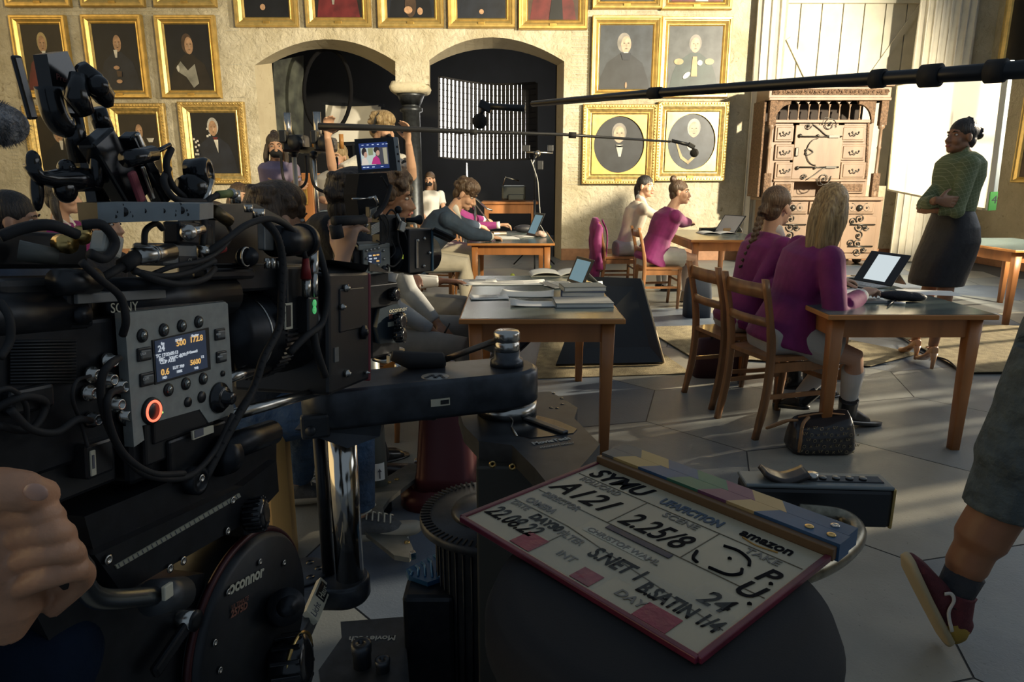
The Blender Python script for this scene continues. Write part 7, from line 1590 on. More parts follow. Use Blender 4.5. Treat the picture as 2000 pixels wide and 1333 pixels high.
mb = MB(); mb.text('MAGNUM DOLLY', .0085, Matrix.Translation(PZ(1056, 876, zd + .001)) @ Mt, .0003); mb.build('model_text', mat('deck_print', (0, 0, 0)), dk, True)
for x, y in ((1081, 769), (1097, 779), (1088, 798), (1076, 797), (1098, 790)): mb = MB(); c = PZ(x, y, zd); mb.cyl(c, c + V((0, 0, .0008)), .004, seg=12); mb.build('drilled_hole', black_gloss, dk, True)
mb = MB(); mb.lathe([(.060, .0), (.060, .025)], (pB.x, pB.y, .90), seg=40); mb.build('pivot_ring', steel, do, True)
# deck side skirt and chassis down to the floor
E1 = [PZ(x, y, zd - .035) for x, y in ((905, 842), (935, 880), (1000, 888), (1045, 935), (1082, 990))]
mb = MB(); c1 = PZ(980, 905, .86)
mb.b2((c1.x - .045, c1.y - .03, .35), (c1.x + .115, c1.y + .09, .865), .004); mb.build('column_box', mat('column_olive', (.035, .034, .028), .5, .2), do, True)
for x, y in ((962, 907), (1001, 912)): mb = MB(); p = P(x, y, c1.y - .031); mb.lathe([(.0065, 0), (.0065, .002), (.003, .002), (.003, 0), (0, 0)], p, (0, -1, 0), 14); mb.build('screw', brass, do, True)
mb = MB(); mb.b2((c1.x + .115, c1.y - .02, .3), (c1.x + .125, c1.y + .06, .80), .002); mb.build('wooden_strip', mat('raw_wood', (.5, .4, .25)), do, True)
# ribbed round base column and lower deck
zc_ = .66; rc = PZ(935, 985, zc_)
mb = MB(); cr = V((.02, 1.28, 0)); cr = V((PZ(960, 1000, .68).x, PZ(960, 1000, .68).y, 0))
mb.lathe([(.115, .30), (.115, .655), (.118, .66), (.150, .664), (.150, .678), (.145, .682), (0, .682)], cr, seg=48); rb_ = mb.build('round_turret', navyp2, do, True)
mb = MB()
for k in range(72): a = k * math.pi / 36; mb.box(cr + V((.138 * math.cos(a), .138 * math.sin(a), .683)), (.020, .0035, .003), (0, 0, a))
mb.build('turret_teeth', black_rubber, rb_, True)
mb = MB(); mb.lathe([(.085, .682), (.080, .690), (.05, .70), (0, .703)], cr, seg=40); mb.build('turret_dome', navyp, rb_, True)
mb = MB()
for k in range(40): a = k * math.pi / 20; mb.tube([cr + V((.117 * math.cos(a), .117 * math.sin(a), .32)), cr + V((.117 * math.cos(a), .117 * math.sin(a), .64))], .002, 5)
mb.build('turret_ribs', black_metal, rb_, True)
mb = MB(); mb.box((.04, 1.02, .20), (.36, .62, .22), bev=.02); mb.box((.02, .80, .32), (.24, .30, .06), bev=.01); ch_ = mb.build('chassis', black_metal, do, True)
for sx in (-.2, .26):
    for sy in (.76, 1.28): mb = MB(); mb.lathe([(.07, -.025), (.075, -.02), (.075, .02), (.07, .025)], (sx, sy, .075), (1, 0, 0), 28); w_ = mb.build('wheel', black_rubber, do, True); mb = MB(); mb.lathe([(.03, -.028), (.03, .028)], (sx, sy, .075), (1, 0, 0), 18); mb.build('wheel_hub', steel, w_, True)
mb = MB(); mb.box((.02, .62, .40), (.20, .10, .14), bev=.01); mb.build('junction_box', black_plastic, do, True)
# lower front platform with spigots and lettering, bottom centre
zp = .42; pl = [PZ(x, y, zp) for x, y in ((622, 1310), (668, 1245), (665, 1215), (790, 1205), (800, 1345), (790, 1420), (640, 1420))]
mb = MB(); mb.prism(pl, (0, 0, -.03)); fp = mb.build('front_platform', navyp2, do, True)
d_ = (PZ(700, 1245, zp) - PZ(775, 1243, zp)).normalized(); Mt = Matrix((d_, V((-d_.y, d_.x, 0)), V((0, 0, 1)))).transposed().to_4x4()
mb = MB(); mb.text('MovieTech', .022, Matrix.Translation(PZ(774, 1242, zp + .001)) @ Mt, .0003, off=.0006); mb.build('maker_text', mat('deck_print', (0, 0, 0)), fp, True)
for x, y, r_, h_ in ((708, 1300, .020, .05), (748, 1310, .015, .025)): mb = MB(); c = PZ(x, y, zp); mb.lathe([(r_ * .9, 0), (r_ * .9, h_ * .6), (r_, h_ * .62), (r_, h_), (r_ * .8, h_ * 1.04), (r_ * .3, h_ * 1.04), (r_ * .3, h_ * .9), (0, h_ * .9)], c, seg=24); mb.build('spigot', navyp, fp, True)
mb = MB(); mb.prism([(pl[0].x - .02, pl[0].y, 0.0), (pl[4].x + .1, pl[4].y, 0.0), (pl[4].x + .1, pl[4].y - .2, 0.0), (pl[0].x - .02, pl[0].y - .2, 0.0)], (0, 0, .30)); mb.bm.free() if False else mb.build('base_block', black_metal, do, True)
# blue pedal
zpb = .55; pb = [PZ(x, y, zpb) for x, y in ((793, 1112), (862, 1075), (872, 1082), (874, 1125), (835, 1138), (798, 1125))]
mb = MB(); mb.prism(pb, (0, 0, -.015)); pdl = mb.build('blue_pedal', mat('pedal_blue', (.02, .09, .19), .4, .3), do, True)
mb = MB()
for k in range(5): mb.tube([PZ(800 + k * 12, 1113 - k * 7, zpb + .001), PZ(806 + k * 12, 1108 - k * 7 + 10, zpb + .002), PZ(803 + k * 14, 1124 + k * 1, zpb + .001)], .003, 5)
mb.build('pedal_tread', mat('pedal_edge', (.05, .16, .30), .3, .4), pdl, True)
mb = MB(); q = PZ(835, 1130, .545); mb.b2((q.x - .045, q.y - .06, .05), (q.x + .06, q.y + .02, .54), .01); mb.build('pedal_column', black_metal, do, True)
mb = MB(); q = PZ(806, 1085, .56); mb.box(q, (.012, .012, .016), (0, 0, .5), .001); mb.build('steel_tab', steel, do, True)
# left outrigger foot of the dolly: grey steel triangle plate with caster
out = [PZ(x, y, .12) for x, y in ((700, 1000), (835, 905), (830, 925), (760, 975), (745, 1000), (800, 1045), (808, 1080), (790, 1092), (745, 1075), (715, 1030))]
og = thing('outrigger_plate', 'grey steel outrigger plate with caster wheels on the floor in the middle', 'outrigger', tuple(PZ(770, 1000, 0)))
grp = mat('plate_grey', (.20, .20, .18), .35, .7, 20, .15)
mb = MB(); mb.prism([PZ(x, y, .125) for x, y in ((690, 985), (722, 952), (800, 905), (826, 908), (828, 922), (760, 975), (748, 992), (752, 1008), (800, 1055), (808, 1075), (800, 1090), (770, 1085), (720, 1045), (690, 1020))], (0, 0, -.018)); mb.build('plate', grp, og, True)
for x, y in ((760, 943), (775, 937), (795, 1060)): mb = MB(); c = PZ(x, y, .125); mb.lathe([(.010, 0), (.010, .003), (.004, .003), (0, .001)], c, seg=14); mb.build('bolt', brass, og, True)
for x, y in ((815, 930), (785, 1085)):
    mb = MB(); c = PZ(x, y, .05); mb.lathe([(.040, -.012), (.045, 0), (.040, .012)], (c.x, c.y + .06, .045), (1, 0, 0), 20); wh = mb.build('caster_wheel', black_rubber, og, True); mb = MB(); mb.box((c.x, c.y + .06, .08), (.04, .035, .05), bev=.005); mb.build('caster_fork', steel, wh, True)
# pale grey stand tube with label behind the sneaker
c = PZ(738, 955, .10); o = thing('stand_column', 'pale grey steel column with white arrow label behind the jeans leg', 'stand', (c.x, c.y, 0))
mb = MB(); mb.cyl((c.x, c.y, .10), (c.x - .02, c.y, .86), .045, seg=28); tb = mb.build('tube', mat('tube_grey', (.26, .27, .24), .4, .5), o, True)
mb = MB(); mb.cyl((c.x, c.y, 0), (c.x, c.y, .11), .055, seg=28); mb.build('base', black_metal, o, True)
mb = MB(); mb.grid(lambda u, v: (c.x - .002 + .0458 * math.sin(-1 + 2 * u), c.y - .0458 * math.cos(-1 + 2 * u), .155 + .075 * v), 12, 1); lb = mb.build('paper_label', paper, tb, True)
mb = MB(); yy = c.y - .0465; mb.prism([(c.x + .018, yy + .002, .165), (c.x + .023, yy + .003, .165), (c.x + .023, yy + .003, .195), (c.x + .028, yy + .005, .195), (c.x + .0205, yy + .002, .21), (c.x + .013, yy + .0, .195), (c.x + .018, yy + .002, .195)], (0, -.001, 0)); mb.build('arrow_print', print_ink, lb, True)
# yellow wooden box left of the chrome post
c = PZ(515, 1085, 0); o = thing('wooden_post', 'pale yellow wooden block standing behind the fluid head knob', 'wooden block', tuple(PZ(520, 1010, 0) + V((-.02, .1, 0))))
mb = MB(); a, b = P(470, 865, 2.12), P(556, 865, 2.2); mb.prism([(a.x, a.y, 0), (b.x - .02, a.y - .04, 0), (b.x, b.y, 0), (b.x - .03, b.y + .14, 0), (a.x, b.y + .14, 0)], (0, 0, a.z)); mb.build('block', mat('yellow_wood', (.50, .30, .10), .5, 0, 4, .2, .05, 50, (1, 1, .1)), o, True)

# ============================================================ SEAT AND SLATE
zs_ = 1.02; zH = HC - zs_
A, B_, C_, D_ = PZ(915, 1030, zs_), PZ(1150, 893, zs_), PZ(1592, 1085, zs_), PZ(1395, 1292, zs_)
sc0 = PZ(1285, 1140, zs_)
st = thing('dolly_seat', 'round black padded seat with steel rail under the clapperboard', 'seat', (sc0.x, sc0.y, 0))
st_m = mat('seat_black', (.008, .008, .009), .85, 0, 0, 0, .05, 500); r = .150
mb = MB(); mb.lathe([(0, -.10), (r * .7, -.10), (r * .9, -.09), (r * 1.0, -.05), (r * 1.0, -.03), (r * .95, -.012), (r * .8, -.006), (0, -.0045)], (sc0.x, sc0.y, zs_), seg=64); mb.build('cushion', st_m, st, True)
mb = MB(); mb.cyl((sc0.x, sc0.y, 0.02), (sc0.x, sc0.y, zs_ - .10), .03, seg=24); mb.cyl((sc0.x, sc0.y, 0), (sc0.x, sc0.y, .03), .16, seg=32); mb.build('seat_post', black_metal, st, True)
mb = MB(); mb.tube(spline([PZ(1480, 1150, .99), PZ(1600, 1110, .985), PZ(1660, 1070, .98), PZ(1672, 1035, .98), PZ(1640, 1010, .98), PZ(1560, 1000, .98)], 8), .010, 14); mb.build('seat_rail', mat('rail_pewter', (.22, .20, .15), .3, .9, 80, .3), st, True)
# remote grip behind the slate
g = thing('remote_handset', 'black remote handset with rocker and buttons in its grey top, beyond the slate', 'handset', tuple(PZ(1575, 970, .93)))
gx = (PZ(1690, 935, 1.0) - PZ(1470, 930, 1.0)).normalized(); gy = V((-gx.y, gx.x, 0)); GR = Matrix((gx, gy, V((0, 0, 1)))).transposed()
gc = PZ(1590, 938, 1.0)
mb = MB(); mb.box(gc + V((0, 0, -.028)), (.175, .040, .050), GR, .005); mb.build('grip_body', black_plastic, g, True)
mb = MB(); mb.box(gc + V((0, 0, -.001)), (.176, .040, .005), GR, .002); tp_ = mb.build('top_plate', mat('handset_top', (.17, .19, .19), .4, .3), g, True)
mb = MB(); mb.box(gc + gx * .03 + V((0, 0, .0018)), (.10, .018, .002), GR, .001); mb.build('recess_panel', black_gloss, tp_, True)
for k in range(4): mb = MB(); p = gc + gx * (.01 + k * .016) + V((0, 0, .0032)); mb.cyl(p, p + V((0, 0, .0015)), .0045, seg=14); mb.build('round_button', grey_metal, tp_, True)
mb = MB(); mb.grid(lambda u, v: gc + gx * (-.062 + .05 * u) + gy * (-.014 + .028 * v) + V((0, 0, .004 + .010 * abs(2 * u - 1) ** 1.5)), 12, 4); rk = mb.build('rocker', mat('rocker_dark', (.06, .05, .045), .3, .4), tp_, True); s_ = rk.modifiers.new('t', 'SOLIDIFY'); s_.thickness = .006; s_.offset = -1
mb = MB(); p = gc + gx * (-.003) + V((0, 0, .002)); mb.cyl(p, p + V((0, 0, .007)), .007, seg=18); mb.build('thumb_button', steel, tp_, True)
mb = MB(); mb.box(gc + gx * .088 + V((0, 0, -.027)), (.004, .041, .052), GR, .002); mb.build('brass_end', brass, g, True)
mb = MB(); mb.tube([gc - gx * .03 + V((0, 0, -.05)), gc - gx * .05 + V((0, 0, -.10)), V((sc0.x + .10, sc0.y + .08, .93))], .012, 10); mb.build('mounting_arm', black_metal, g, True)

# slate
ux = ((D_ - A) + (C_ - B_)); ux.z = 0; W = ux.length / 2; ux.normalize(); uy = V((-ux.y, ux.x, 0)); Hh = ((B_ - A).dot(uy) + (C_ - D_).dot(uy)) / 2
cen = (A + B_ + C_ + D_) / 4; org = cen - ux * W / 2 - uy * Hh / 2
SM = Matrix.Translation(org) @ Matrix((ux, uy, V((0, 0, 1)))).transposed().to_4x4()
sl = frame_thing('clapperboard', 'white film slate with handwritten takes and coloured clap sticks, lying on the seat', 'clapperboard', SM)
acr = mat('slate_acrylic', (.40, .345, .235), .35, 0, 10, .08, coat=.2); ink = mat('marker_ink', (.006, .006, .008), .8, spec=.1); ink2 = mat('faded_ink', (.16, .15, .13), .6); tape = mat('clear_tape', (.50, .48, .40), .12, alpha=.10, coat=1); line_m = mat('slate_lines', (.10, .08, .05), .5)
mb = MB(); mb.b2((0, 0, -.004), (W, Hh, .0), .001); mb.build('slate_board', acr, sl)
rim = mat('slate_rim', (.12, .015, .03), .35, 0, 20, .3)
mb = MB()
for a, b in (((0, 0), (W, 0)), ((0, 0), (0, Hh)), ((W, 0), (W, Hh))): mb.bar(V((*a, -.001)), V((*b, -.001)), .006, .006, bev=.001)
mb.build('coloured_rim', rim, sl)
Wt = lambda fx, fy, z=.0006, a=0: Matrix.Translation((fx * W, fy * Hh, z)) @ Matrix.Rotation(rad(a), 4, 'Z')
L_ = lambda mb, x0, y0, x1, y1, w_=.0009: mb.bar((x0 * W, y0 * Hh, .0003), (x1 * W, y1 * Hh, .0003), w_, .0006)
mb = MB(); L_(mb, .02, .815, .98, .815); L_(mb, .375, .815, .375, .50); L_(mb, .685, .815, .685, .50); L_(mb, .02, .50, .98, .50); L_(mb, .02, .33, .3, .33, .0012); L_(mb, .3, .33, .98, .20); L_(mb, .33, .16, .33, .30)
mb.build('ruled_lines', line_m, sl)
ks = W / .27
def wr_(txt, x, y, size, name, m, off=.0004, sh=.15, a=0, sx=1.0): mb = MB(); mb.text(txt, size * ks, Wt(x, y, .0006, a), .0002, shear=sh, off=off, sx=sx); return mb.build(name, m, sl)
wr_('SYMU', .05, .84, .034, 'handwriting', ink, .0009, .25, 0, .85)
wr_('UFAFICTION', .40, .86, .018, 'printed_logo', mat('logo_blue', (.04, .07, .11), .5), .0009, 0, 0, .68)
wr_('amazon', .73, .875, .020, 'printed_logo', ink, .0005, 0, 0, .82)
mb = MB(); mb.tube(spline([(.75 * W, .865 * Hh, .0006), (.81 * W, .845 * Hh, .0006), (.88 * W, .86 * Hh, .0006)], 6), .0009, 5); mb.build('printed_logo', mat('logo_orange', (.45, .24, .05), .5), sl)
wr_('ROLL/CARD', .06, .755, .0135, 'printed_heading', ink2, .0002, 0, 0, .75); wr_('SCENE', .47, .755, .0135, 'printed_heading', ink2, .0002, 0); wr_('TAKE', .80, .755, .0135, 'printed_heading', ink2, .0002, 0)
wr_('A121', .03, .56, .044, 'handwriting', ink, .0004, .3, 0, .82); wr_('2.25/8', .39, .545, .042, 'handwriting', ink, .0004, .3, 0, .66)
wr_('DIRECTOR', .06, .47, .0135, 'printed_heading', ink2, .0005, 0, 0, .75); wr_('CAMERA', .05, .36, .0135, 'printed_heading', ink2, .0005, 0, 0, .75); wr_('CHRISTOF WAHL', .36, .37, .0105, 'paper_strip_text', ink2, .0002, 0)
mb = MB(); mb.b2((.35 * W, .36 * Hh, .0002), (.62 * W, .405 * Hh, .0004)); mb.build('paper_strip', mat('strip_cream', (.46, .42, .32), .7), sl)
wr_('DATE', .03, .285, .0125, 'printed_heading', ink2, .0002, 0, 0, .75); wr_('DAY30', .16, .25, .016, 'handwriting', ink, .0008, .1, 0, .8); wr_('22.08.22', .02, .12, .031, 'handwriting', ink, .0003, .25, 0, .62)
wr_('FILTER', .31, .24, .0135, 'printed_heading', ink2, .0002, 0, 0, .75); wr_('INT', .40, .11, .0125, 'printed_heading', ink2, .0002, 0); wr_('DAY', .67, .075, .0135, 'handwriting', ink2, .0003, .1)
wr_('S.NET 1', .47, .21, .026, 'handwriting', ink, .0007, .1, 0, .66); wr_('B.SATIN 1/4', .70, .16, .024, 'handwriting', ink, .0007, .1, 0, .6); wr_('24', .85, .285, .030, 'handwriting', ink, .0005, .2, 0, .8)
wr_('P', .90, .60, .034, 'handwriting', ink, .0006, .2, 0, .8); wr_('U', .89, .45, .034, 'handwriting', ink, .0006, .2, 0, .8)
# hand-drawn smiling face in the take box
mb = MB(); ST = lambda pts, w_=.0016: mb.tube(spline([(x * W, y * Hh, .0006) for x, y in pts], 6), w_ * ks, 6)
ST([(.74, .73), (.79, .74), (.84, .71), (.86, .665)]); ST([(.70, .60), (.715, .54), (.74, .52)]); ST([(.78, .525), (.84, .535), (.865, .58), (.855, .62)]); ST([(.795, .655), (.798, .65)], .002); ST([(.955, .61), (.958, .605)], .002); ST([(.965, .42), (.968, .415)], .002); mb.build('handwriting', ink, sl)
mb = MB(); mb.b2((.395 * W, .452 * Hh, .0004), (.665 * W, .49 * Hh, .0012), .0003); mb.build('marker_stripe', mat('stripe_navy', (.02, .022, .045), .4), sl)
for x0, y0, x1, y1, a in ((.24, .03, .335, .16, 0), (.52, .03, .60, .13, 0), (.77, .02, .885, .135, 0)):
    mb = MB(); mb.b2((x0 * W, y0 * Hh, .0003), (x1 * W, y1 * Hh, .0008), .0002); mb.build('red_tape_patch', mat('tape_crimson', (.23, .022, .045), .4, 0, 40, .2, .1, 90), sl)
for x0, y0, x1, y1 in ((.02, .345, .33, .50), (.01, .17, .30, .33), (.3, .17, .98, .30), (.33, .03, .62, .17), (.82, .26, .93, .42)):
    mb = MB(); mb.grid(lambda u, v: ((x0 + (x1 - x0) * u) * W, (y0 + (y1 - y0) * v) * Hh, .0009 + .0004 * noise.noise(V((u * 9, v * 6, x0 * 30)))), 20, 8); mb.build('clear_tape', tape, sl)
# clap sticks: frame rail, lower stick and hinged upper stick
woodr = mat('slate_rail', (.16, .085, .035), .4, 0, 5, .3)
mb = MB(); mb.b2((-.002, Hh, -.004), (W + .004, Hh + .008, .009), .001); mb.build('wooden_rail', woodr, sl)
cols = [mat('stick_ochre', (.42, .29, .11), .45), mat('stick_blue', (.03, .085, .17), .45, 0, 9, .2), mat('stick_green', (.04, .15, .09), .45, 0, 9, .2), mat('stick_plum', (.15, .05, .10), .45, 0, 9, .2), mat('stick_yellow', (.46, .31, .13), .45), mat('stick_blue', (0, 0, 0)), mat('stick_grey', (.12, .12, .11), .5)]
def stick(x0, x1, y0, y1, z0, z1, cuts, lean, name, par):
    mb = MB(); n = len(cuts) - 1
    for i in range(n):
        a, b = cuts[i], cuts[i + 1]; mb.mi = i; la_ = lean if i > 0 else 0; lb_ = lean if i < n - 1 else 0
        lo = [V((x0 + (x1 - x0) * a - la_, y0, z0)), V((x0 + (x1 - x0) * b - lb_, y0, z0)), V((x0 + (x1 - x0) * b + lb_, y1, z0)), V((x0 + (x1 - x0) * a + la_, y1, z0))]
        mb.prism(lo, (0, 0, z1 - z0))
    return mb.build(name, [cols[k % len(cols)] for k in (6, 0, 1, 2, 3, 4, 5)][:n], par)
stk = stick(0, W + .006, Hh + .008, Hh + .030, -.006, .012, [0, .09, .22, .36, .50, .62, .73, 1], .008, 'lower_stick', sl)
stk2 = stick(0, W + .004, Hh + .0305, Hh + .052, -.006, .012, [0, .12, .26, .40, .53, .64, .76, 1], -.008, 'upper_stick', sl)
for x, y, par in ((.90, Hh + .019, stk), (.975, Hh + .019, stk), (.955, Hh + .040, stk2)): mb = MB(); mb.lathe([(.0042, 0), (.0042, .001), (.002, .001), (0, .0)], (x * W, y, .012), seg=16); mb.build('hinge_screw', brass if y < Hh + .03 else steel, par)

# ============================================================ BOOM POLES AND MICROPHONES
bp = thing('boom_pole', 'long thick black boom pole crossing the top right of the photo', 'boom pole', tuple(P(1500, 170, 2.6)))
pts = [(2010, 135, 1.30), (1830, 147, 1.42), (1600, 160, 1.62), (1280, 182, 2.02), (1040, 203, 2.55)]
W3 = [P(*p) for p in pts]
mb = MB(); mb.tube(W3, [.0165, .0145, .013, .012, .010], 14); mb.build('pole', mat('carbon_black', (.008, .009, .012), .35), bp, True)
for px, py, Y, r_, L in ((1945, 139, 1.335, .021, .03), (1818, 148, 1.43, .022, .035), (1715, 154, 1.51, .019, .025), (1280, 182, 2.02, .016, .04)): mb = MB(); a = P(px, py, Y); d = (W3[0] - W3[-1]).normalized(); mb.cyl(a - d * L / 2, a + d * L / 2, r_, seg=16); mb.build('pole_collar', black_rubber, bp, True)
def mic(name, label, c, r_, hang, m_, px2):
    o = thing('microphone', label, 'microphone', tuple(c)); mb = MB(); mb.ball(c, r_, 20, 14); mb.build('foam_windshield', m_, o, True)
    mb = MB(); mb.tube([c + V((0, 0, r_ * .8)), hang], .008, 8); mb.box(hang, (.05, .03, .03), (0, .5, 0), .005); mb.build('shock_mount', black_plastic, o, True)
    mb = MB(); mb.cyl(hang + V((.01, 0, 0)), px2, .012, seg=14); mb.build('transmitter', black_plastic, o, True); return o
foam = mat('foam_dark', (.02, .018, .016), .95, 0, 0, 0, .4, 200)
mic('m', 'round foam microphone at the tip of the thick boom before the light panel', P(937, 237, 2.6), .027, P(948, 208, 2.6), foam, P(1025, 212, 2.55))
b3 = thing('boom_pole', 'thin grey boom pole held up by the blond operator', 'boom pole', tuple(P(900, 258, 4.9)))
W3 = [P(622, 247, 4.72), P(740, 250, 4.75), P(905, 257, 4.8), P(1100, 263, 4.86), P(1310, 277, 4.95)]
mb = MB(); mb.tube(W3, [.024, .020, .014, .010, .008], 12); mb.build('pole', mat('pole_grey', (.035, .036, .04), .35, .4), b3, True)
for i, (px, py) in enumerate(((896, 256), (925, 258), (1118, 264))): mb = MB(); a = P(px, py, 4.81); mb.cyl(a - V((.025, 0, 0)), a + V((.025, 0, -.002)), .02, seg=14); mb.build('pole_collar', black_rubber, b3, True)
mic('m', 'small foam microphone on the thin boom in front of the right oval portrait', P(1356, 299, 4.95), .03, P(1350, 285, 4.95), foam, P(1312, 275, 4.95))
# furry windshield at the far left
fur = mat('fur_grey', (.26, .26, .27), .95, 0, 30, .6, .8, 60); o = thing('furry_microphone', 'grey furry microphone windshield cut by the left edge', 'microphone', tuple(P(8, 243, 1.2)))
c = P(4, 243, 1.2); mb = MB(); mb.ball(c, (.032, .05, .034), 24, 16); mb.build('fur_core', fur, o, True)
mb = MB(); rnd = random.Random(2)
for k in range(900):
    t, u = rnd.uniform(0, 6.28), rnd.uniform(-1, 1); q = math.sqrt(1 - u * u); d = V((q * math.cos(t), q * math.sin(t), u)); p = c + V((d.x * .031, d.y * .048, d.z * .033)); e = (d + V((.5, 0, -.8)) * .7).normalized() * rnd.uniform(.006, .012); s_ = d.cross(V((0, 0, 1))).normalized() * .0009; mb.poly([p - s_, p + s_, p + e])
f_ = mb.build('fur_hair', fur, o, True); f_['kind'] = 'stuff'

# ============================================================ LIGHT PANEL, STANDS, DARK ROOM THINGS
YP = 13.8; lp = thing('film_light', 'big glowing light panel with slatted grid inside the right arch', 'light', (P(950, 300, YP).x, YP, 0))
em = mat('panel_glow', (1, 1, 1), .5, emit=(1, .97, .90), emit_s=6)
bow = lambda u: .55 * (1 - (2 * u - 1) ** 2) * -.2
def pan_pt(u, v, dy=0): x0, x1 = 858, 1046; px = x0 + (x1 - x0) * u; top = 150 + 12 * u + 8 * math.sin(math.pi * u); bot = 308 + 4 * math.sin(math.pi * u) + 2 * u; return P(px, top + (bot - top) * v, YP + dy + bow(u))
mb = MB(); mb.grid(lambda u, v: pan_pt(u, v, .10), 24, 2); mb.build('glowing_cloth', em, lp, True)
grid_m = mat('grid_cloth', (.03, .03, .035), .9)
mb = MB(); N = 24
for k in range(N + 1):
    u = k / N; w_ = .35 + .65 * u * .6; a, b = pan_pt(u, 0), pan_pt(u, 1); mb.bar(a, b, .045 + .035 * u, .012, (0, 1, 0))
mb.build('vertical_slats', grid_m, lp, True)
mb = MB()
for k in range(14):
    v = k / 13; mb.tube([pan_pt(u / 12, v, -.01) for u in range(13)], .007 if k not in (0, 13) else .02, 5)
mb.build('cross_strips', grid_m, lp, True)
mb = MB(); c = P(911, 318, YP); mb.cyl((c.x, YP + .15, 0.0), (c.x, YP + .15, c.z), .025); mb.build('stand_pole', steel, lp, True)
mb = MB()
for t in (.3, 2.4, 4.5): mb.tube([(c.x, YP + .15, .5), (c.x + .5 * math.cos(t), YP + .15 + .5 * math.sin(t), .02)], .015)
mb.build('stand_leg', steel, lp, True)
# white reflector cloth in the left arch
o = thing('reflector_cloth', 'white cloth stretched on black bars behind the boom operator', 'reflector', (P(690, 260, 12.9).x, 12.9, 0))
mb = MB(); mb.grid(lambda u, v: P(636 + 108 * u, 205 + 3 * math.sin(3.1 * u) + 72 * v - 6 * u * v, 12.9 + .06 * math.sin(u * 7 + v * 4)), 20, 10); mb.build('cloth', mat('reflector_white', (.55, .52, .45), .9, emit=None), o, True)
mb = MB(); mb.bar(P(630, 203, 12.95), P(750, 206, 12.95), .05, .05); mb.bar(P(634, 283, 12.95), P(748, 281, 12.95), .05, .05); p = P(690, 283, 12.95); mb.cyl((p.x, 12.95, 0), p, .03); mb.build('frame_bars', black_metal, o, True)
lamp('reflector_lamp', 'SPOT', (-2.6, 12.45, 3.0), tuple(P(690, 240, 12.9)), 25, (1, .93, .8), spot_size=rad(70), shadow_soft_size=.2) if False else None
# grip stands near the left arch
def stand(px, Y, ytop, label, r_=.018, m=None):
    p = P(px, ytop, Y); o = thing('light_stand', label, 'stand', (p.x, Y, 0)); mb = MB(); mb.cyl((p.x, Y, .35), (p.x, Y, p.z * .6), r_ * 1.3, seg=14); mb.cyl((p.x, Y, p.z * .6), (p.x, Y, p.z), r_, seg=14); mb.build('pole', m or steel, o, True)
    for t in (.5, 2.6, 4.7): mb = MB(); mb.tube([(p.x, Y, .38), (p.x + .38 * math.cos(t), Y + .38 * math.sin(t), .015)], .012); mb.build('leg', m or steel, o, True)
    mb = MB(); mb.ball((p.x, Y, p.z), r_ * 1.9, 12, 8); mb.build('clamp_head', black_metal, o, True); return o
stand(613, 5.6, 303, 'steel light stand with ball joint left of the boom operator')
stand(574, 5.9, 300, 'white flat upright of a rig beside the woman in lilac', .02, mat('upright_white', (.42, .42, .38), .5))
stand(1045, 10.9, 300, 'thin dark stand with small lamp arms at the right arch', .015, black_metal)
o = thing('lamp_arm', 'small lamp and cross arm fixed to the thin dark stand', 'lamp', tuple(P(1045, 298, 10.9))); mb = MB(); mb.tube([P(1028, 297, 10.9), P(1080, 299, 10.9)], .015); mb.ball(P(1050, 300, 10.9), .05, 10, 8); mb.tube([P(1050, 300, 10.9), P(1040, 320, 10.9), P(1045, 330, 10.9)], .012); mb.build('cross_arm', steel, o, True); mb = MB(); mb.box(P(1027, 290, 10.9), (.13, .08, .10), bev=.01); mb.build('lamp_head', black_plastic, o, True)
for x, y, z in ((1075, 290, .10), (1055, 323, .14)): mb = MB(); mb.box(P(x, y, 10.9), (.09, .08, z), bev=.01); mb.build('lamp_head', black_plastic, o, True)
alone_tube('cable', spline([P(1037, 312, 10.85), P(1045, 335, 10.85), P(1050, 352, 10.85), P(1052, 375, 10.85), P(1055, 420, 10.85)], 6), .008, mat('cable_grey', (.3, .3, .28), .6), 'pale cable hanging from the small lamp at the right arch', 'cable')
# camera equipment by the woman in lilac
def kit(px, py, Y, label, sc_=1):
    c = P(px, py, Y); o = thing('camera_rig', label, 'camera rig', tuple(c)); mb = MB(); mb.box(c, (.30 * sc_, .18, .22 * sc_), bev=.02); mb.box(c + V((-.1 * sc_, -.1, .05)), (.1 * sc_, .1, .1), bev=.01); mb.lathe([(.05, 0), (.06, .1), (0, .1)], c + V((.05, -.09, 0)), (0, -1, 0), 18); mb.build('rig_body', black_plastic, o, True)
    mb = MB(); mb.cyl(c + V((-.04, -.05, .0)), c + V((-.04, -.05, .24)), .03); mb.build('silver_post', steel, o, True)
    mb = MB(); mb.cyl(c + V((.19 * sc_ + .03, 0, -.03)), c + V((.19 * sc_ + .03, 0, .08)), .018); mb.build('wooden_grip', mat('grip_wood', (.42, .2, .06), .4), o, True)
    mb = MB(); mb.tube(spline([c + V((-.1, -.1, -.1)), c + V((-.08, -.12, -.3)), c + V((.02, -.12, -.36)), c + V((.1, -.12, -.3)), c + V((.1, -.08, -.1))], 6), .012, 8); mb.build('cable', black_rubber, o, True); return o
kit(578, 281, 5.9, 'black rig with wooden side grip beside the woman in lilac', .62); kit(636, 283, 5.55, 'second black rig with wooden grip left of the boom operator', .5)
o = thing('rig_arm', 'black horizontal arm joining the two rigs by the left arch', 'rig arm', tuple(P(600, 295, 5.75))); mb = MB(); mb.bar(P(590, 293, 5.8), P(632, 295, 5.65), .05, .05); mb.build('arm', black_metal, o, True)
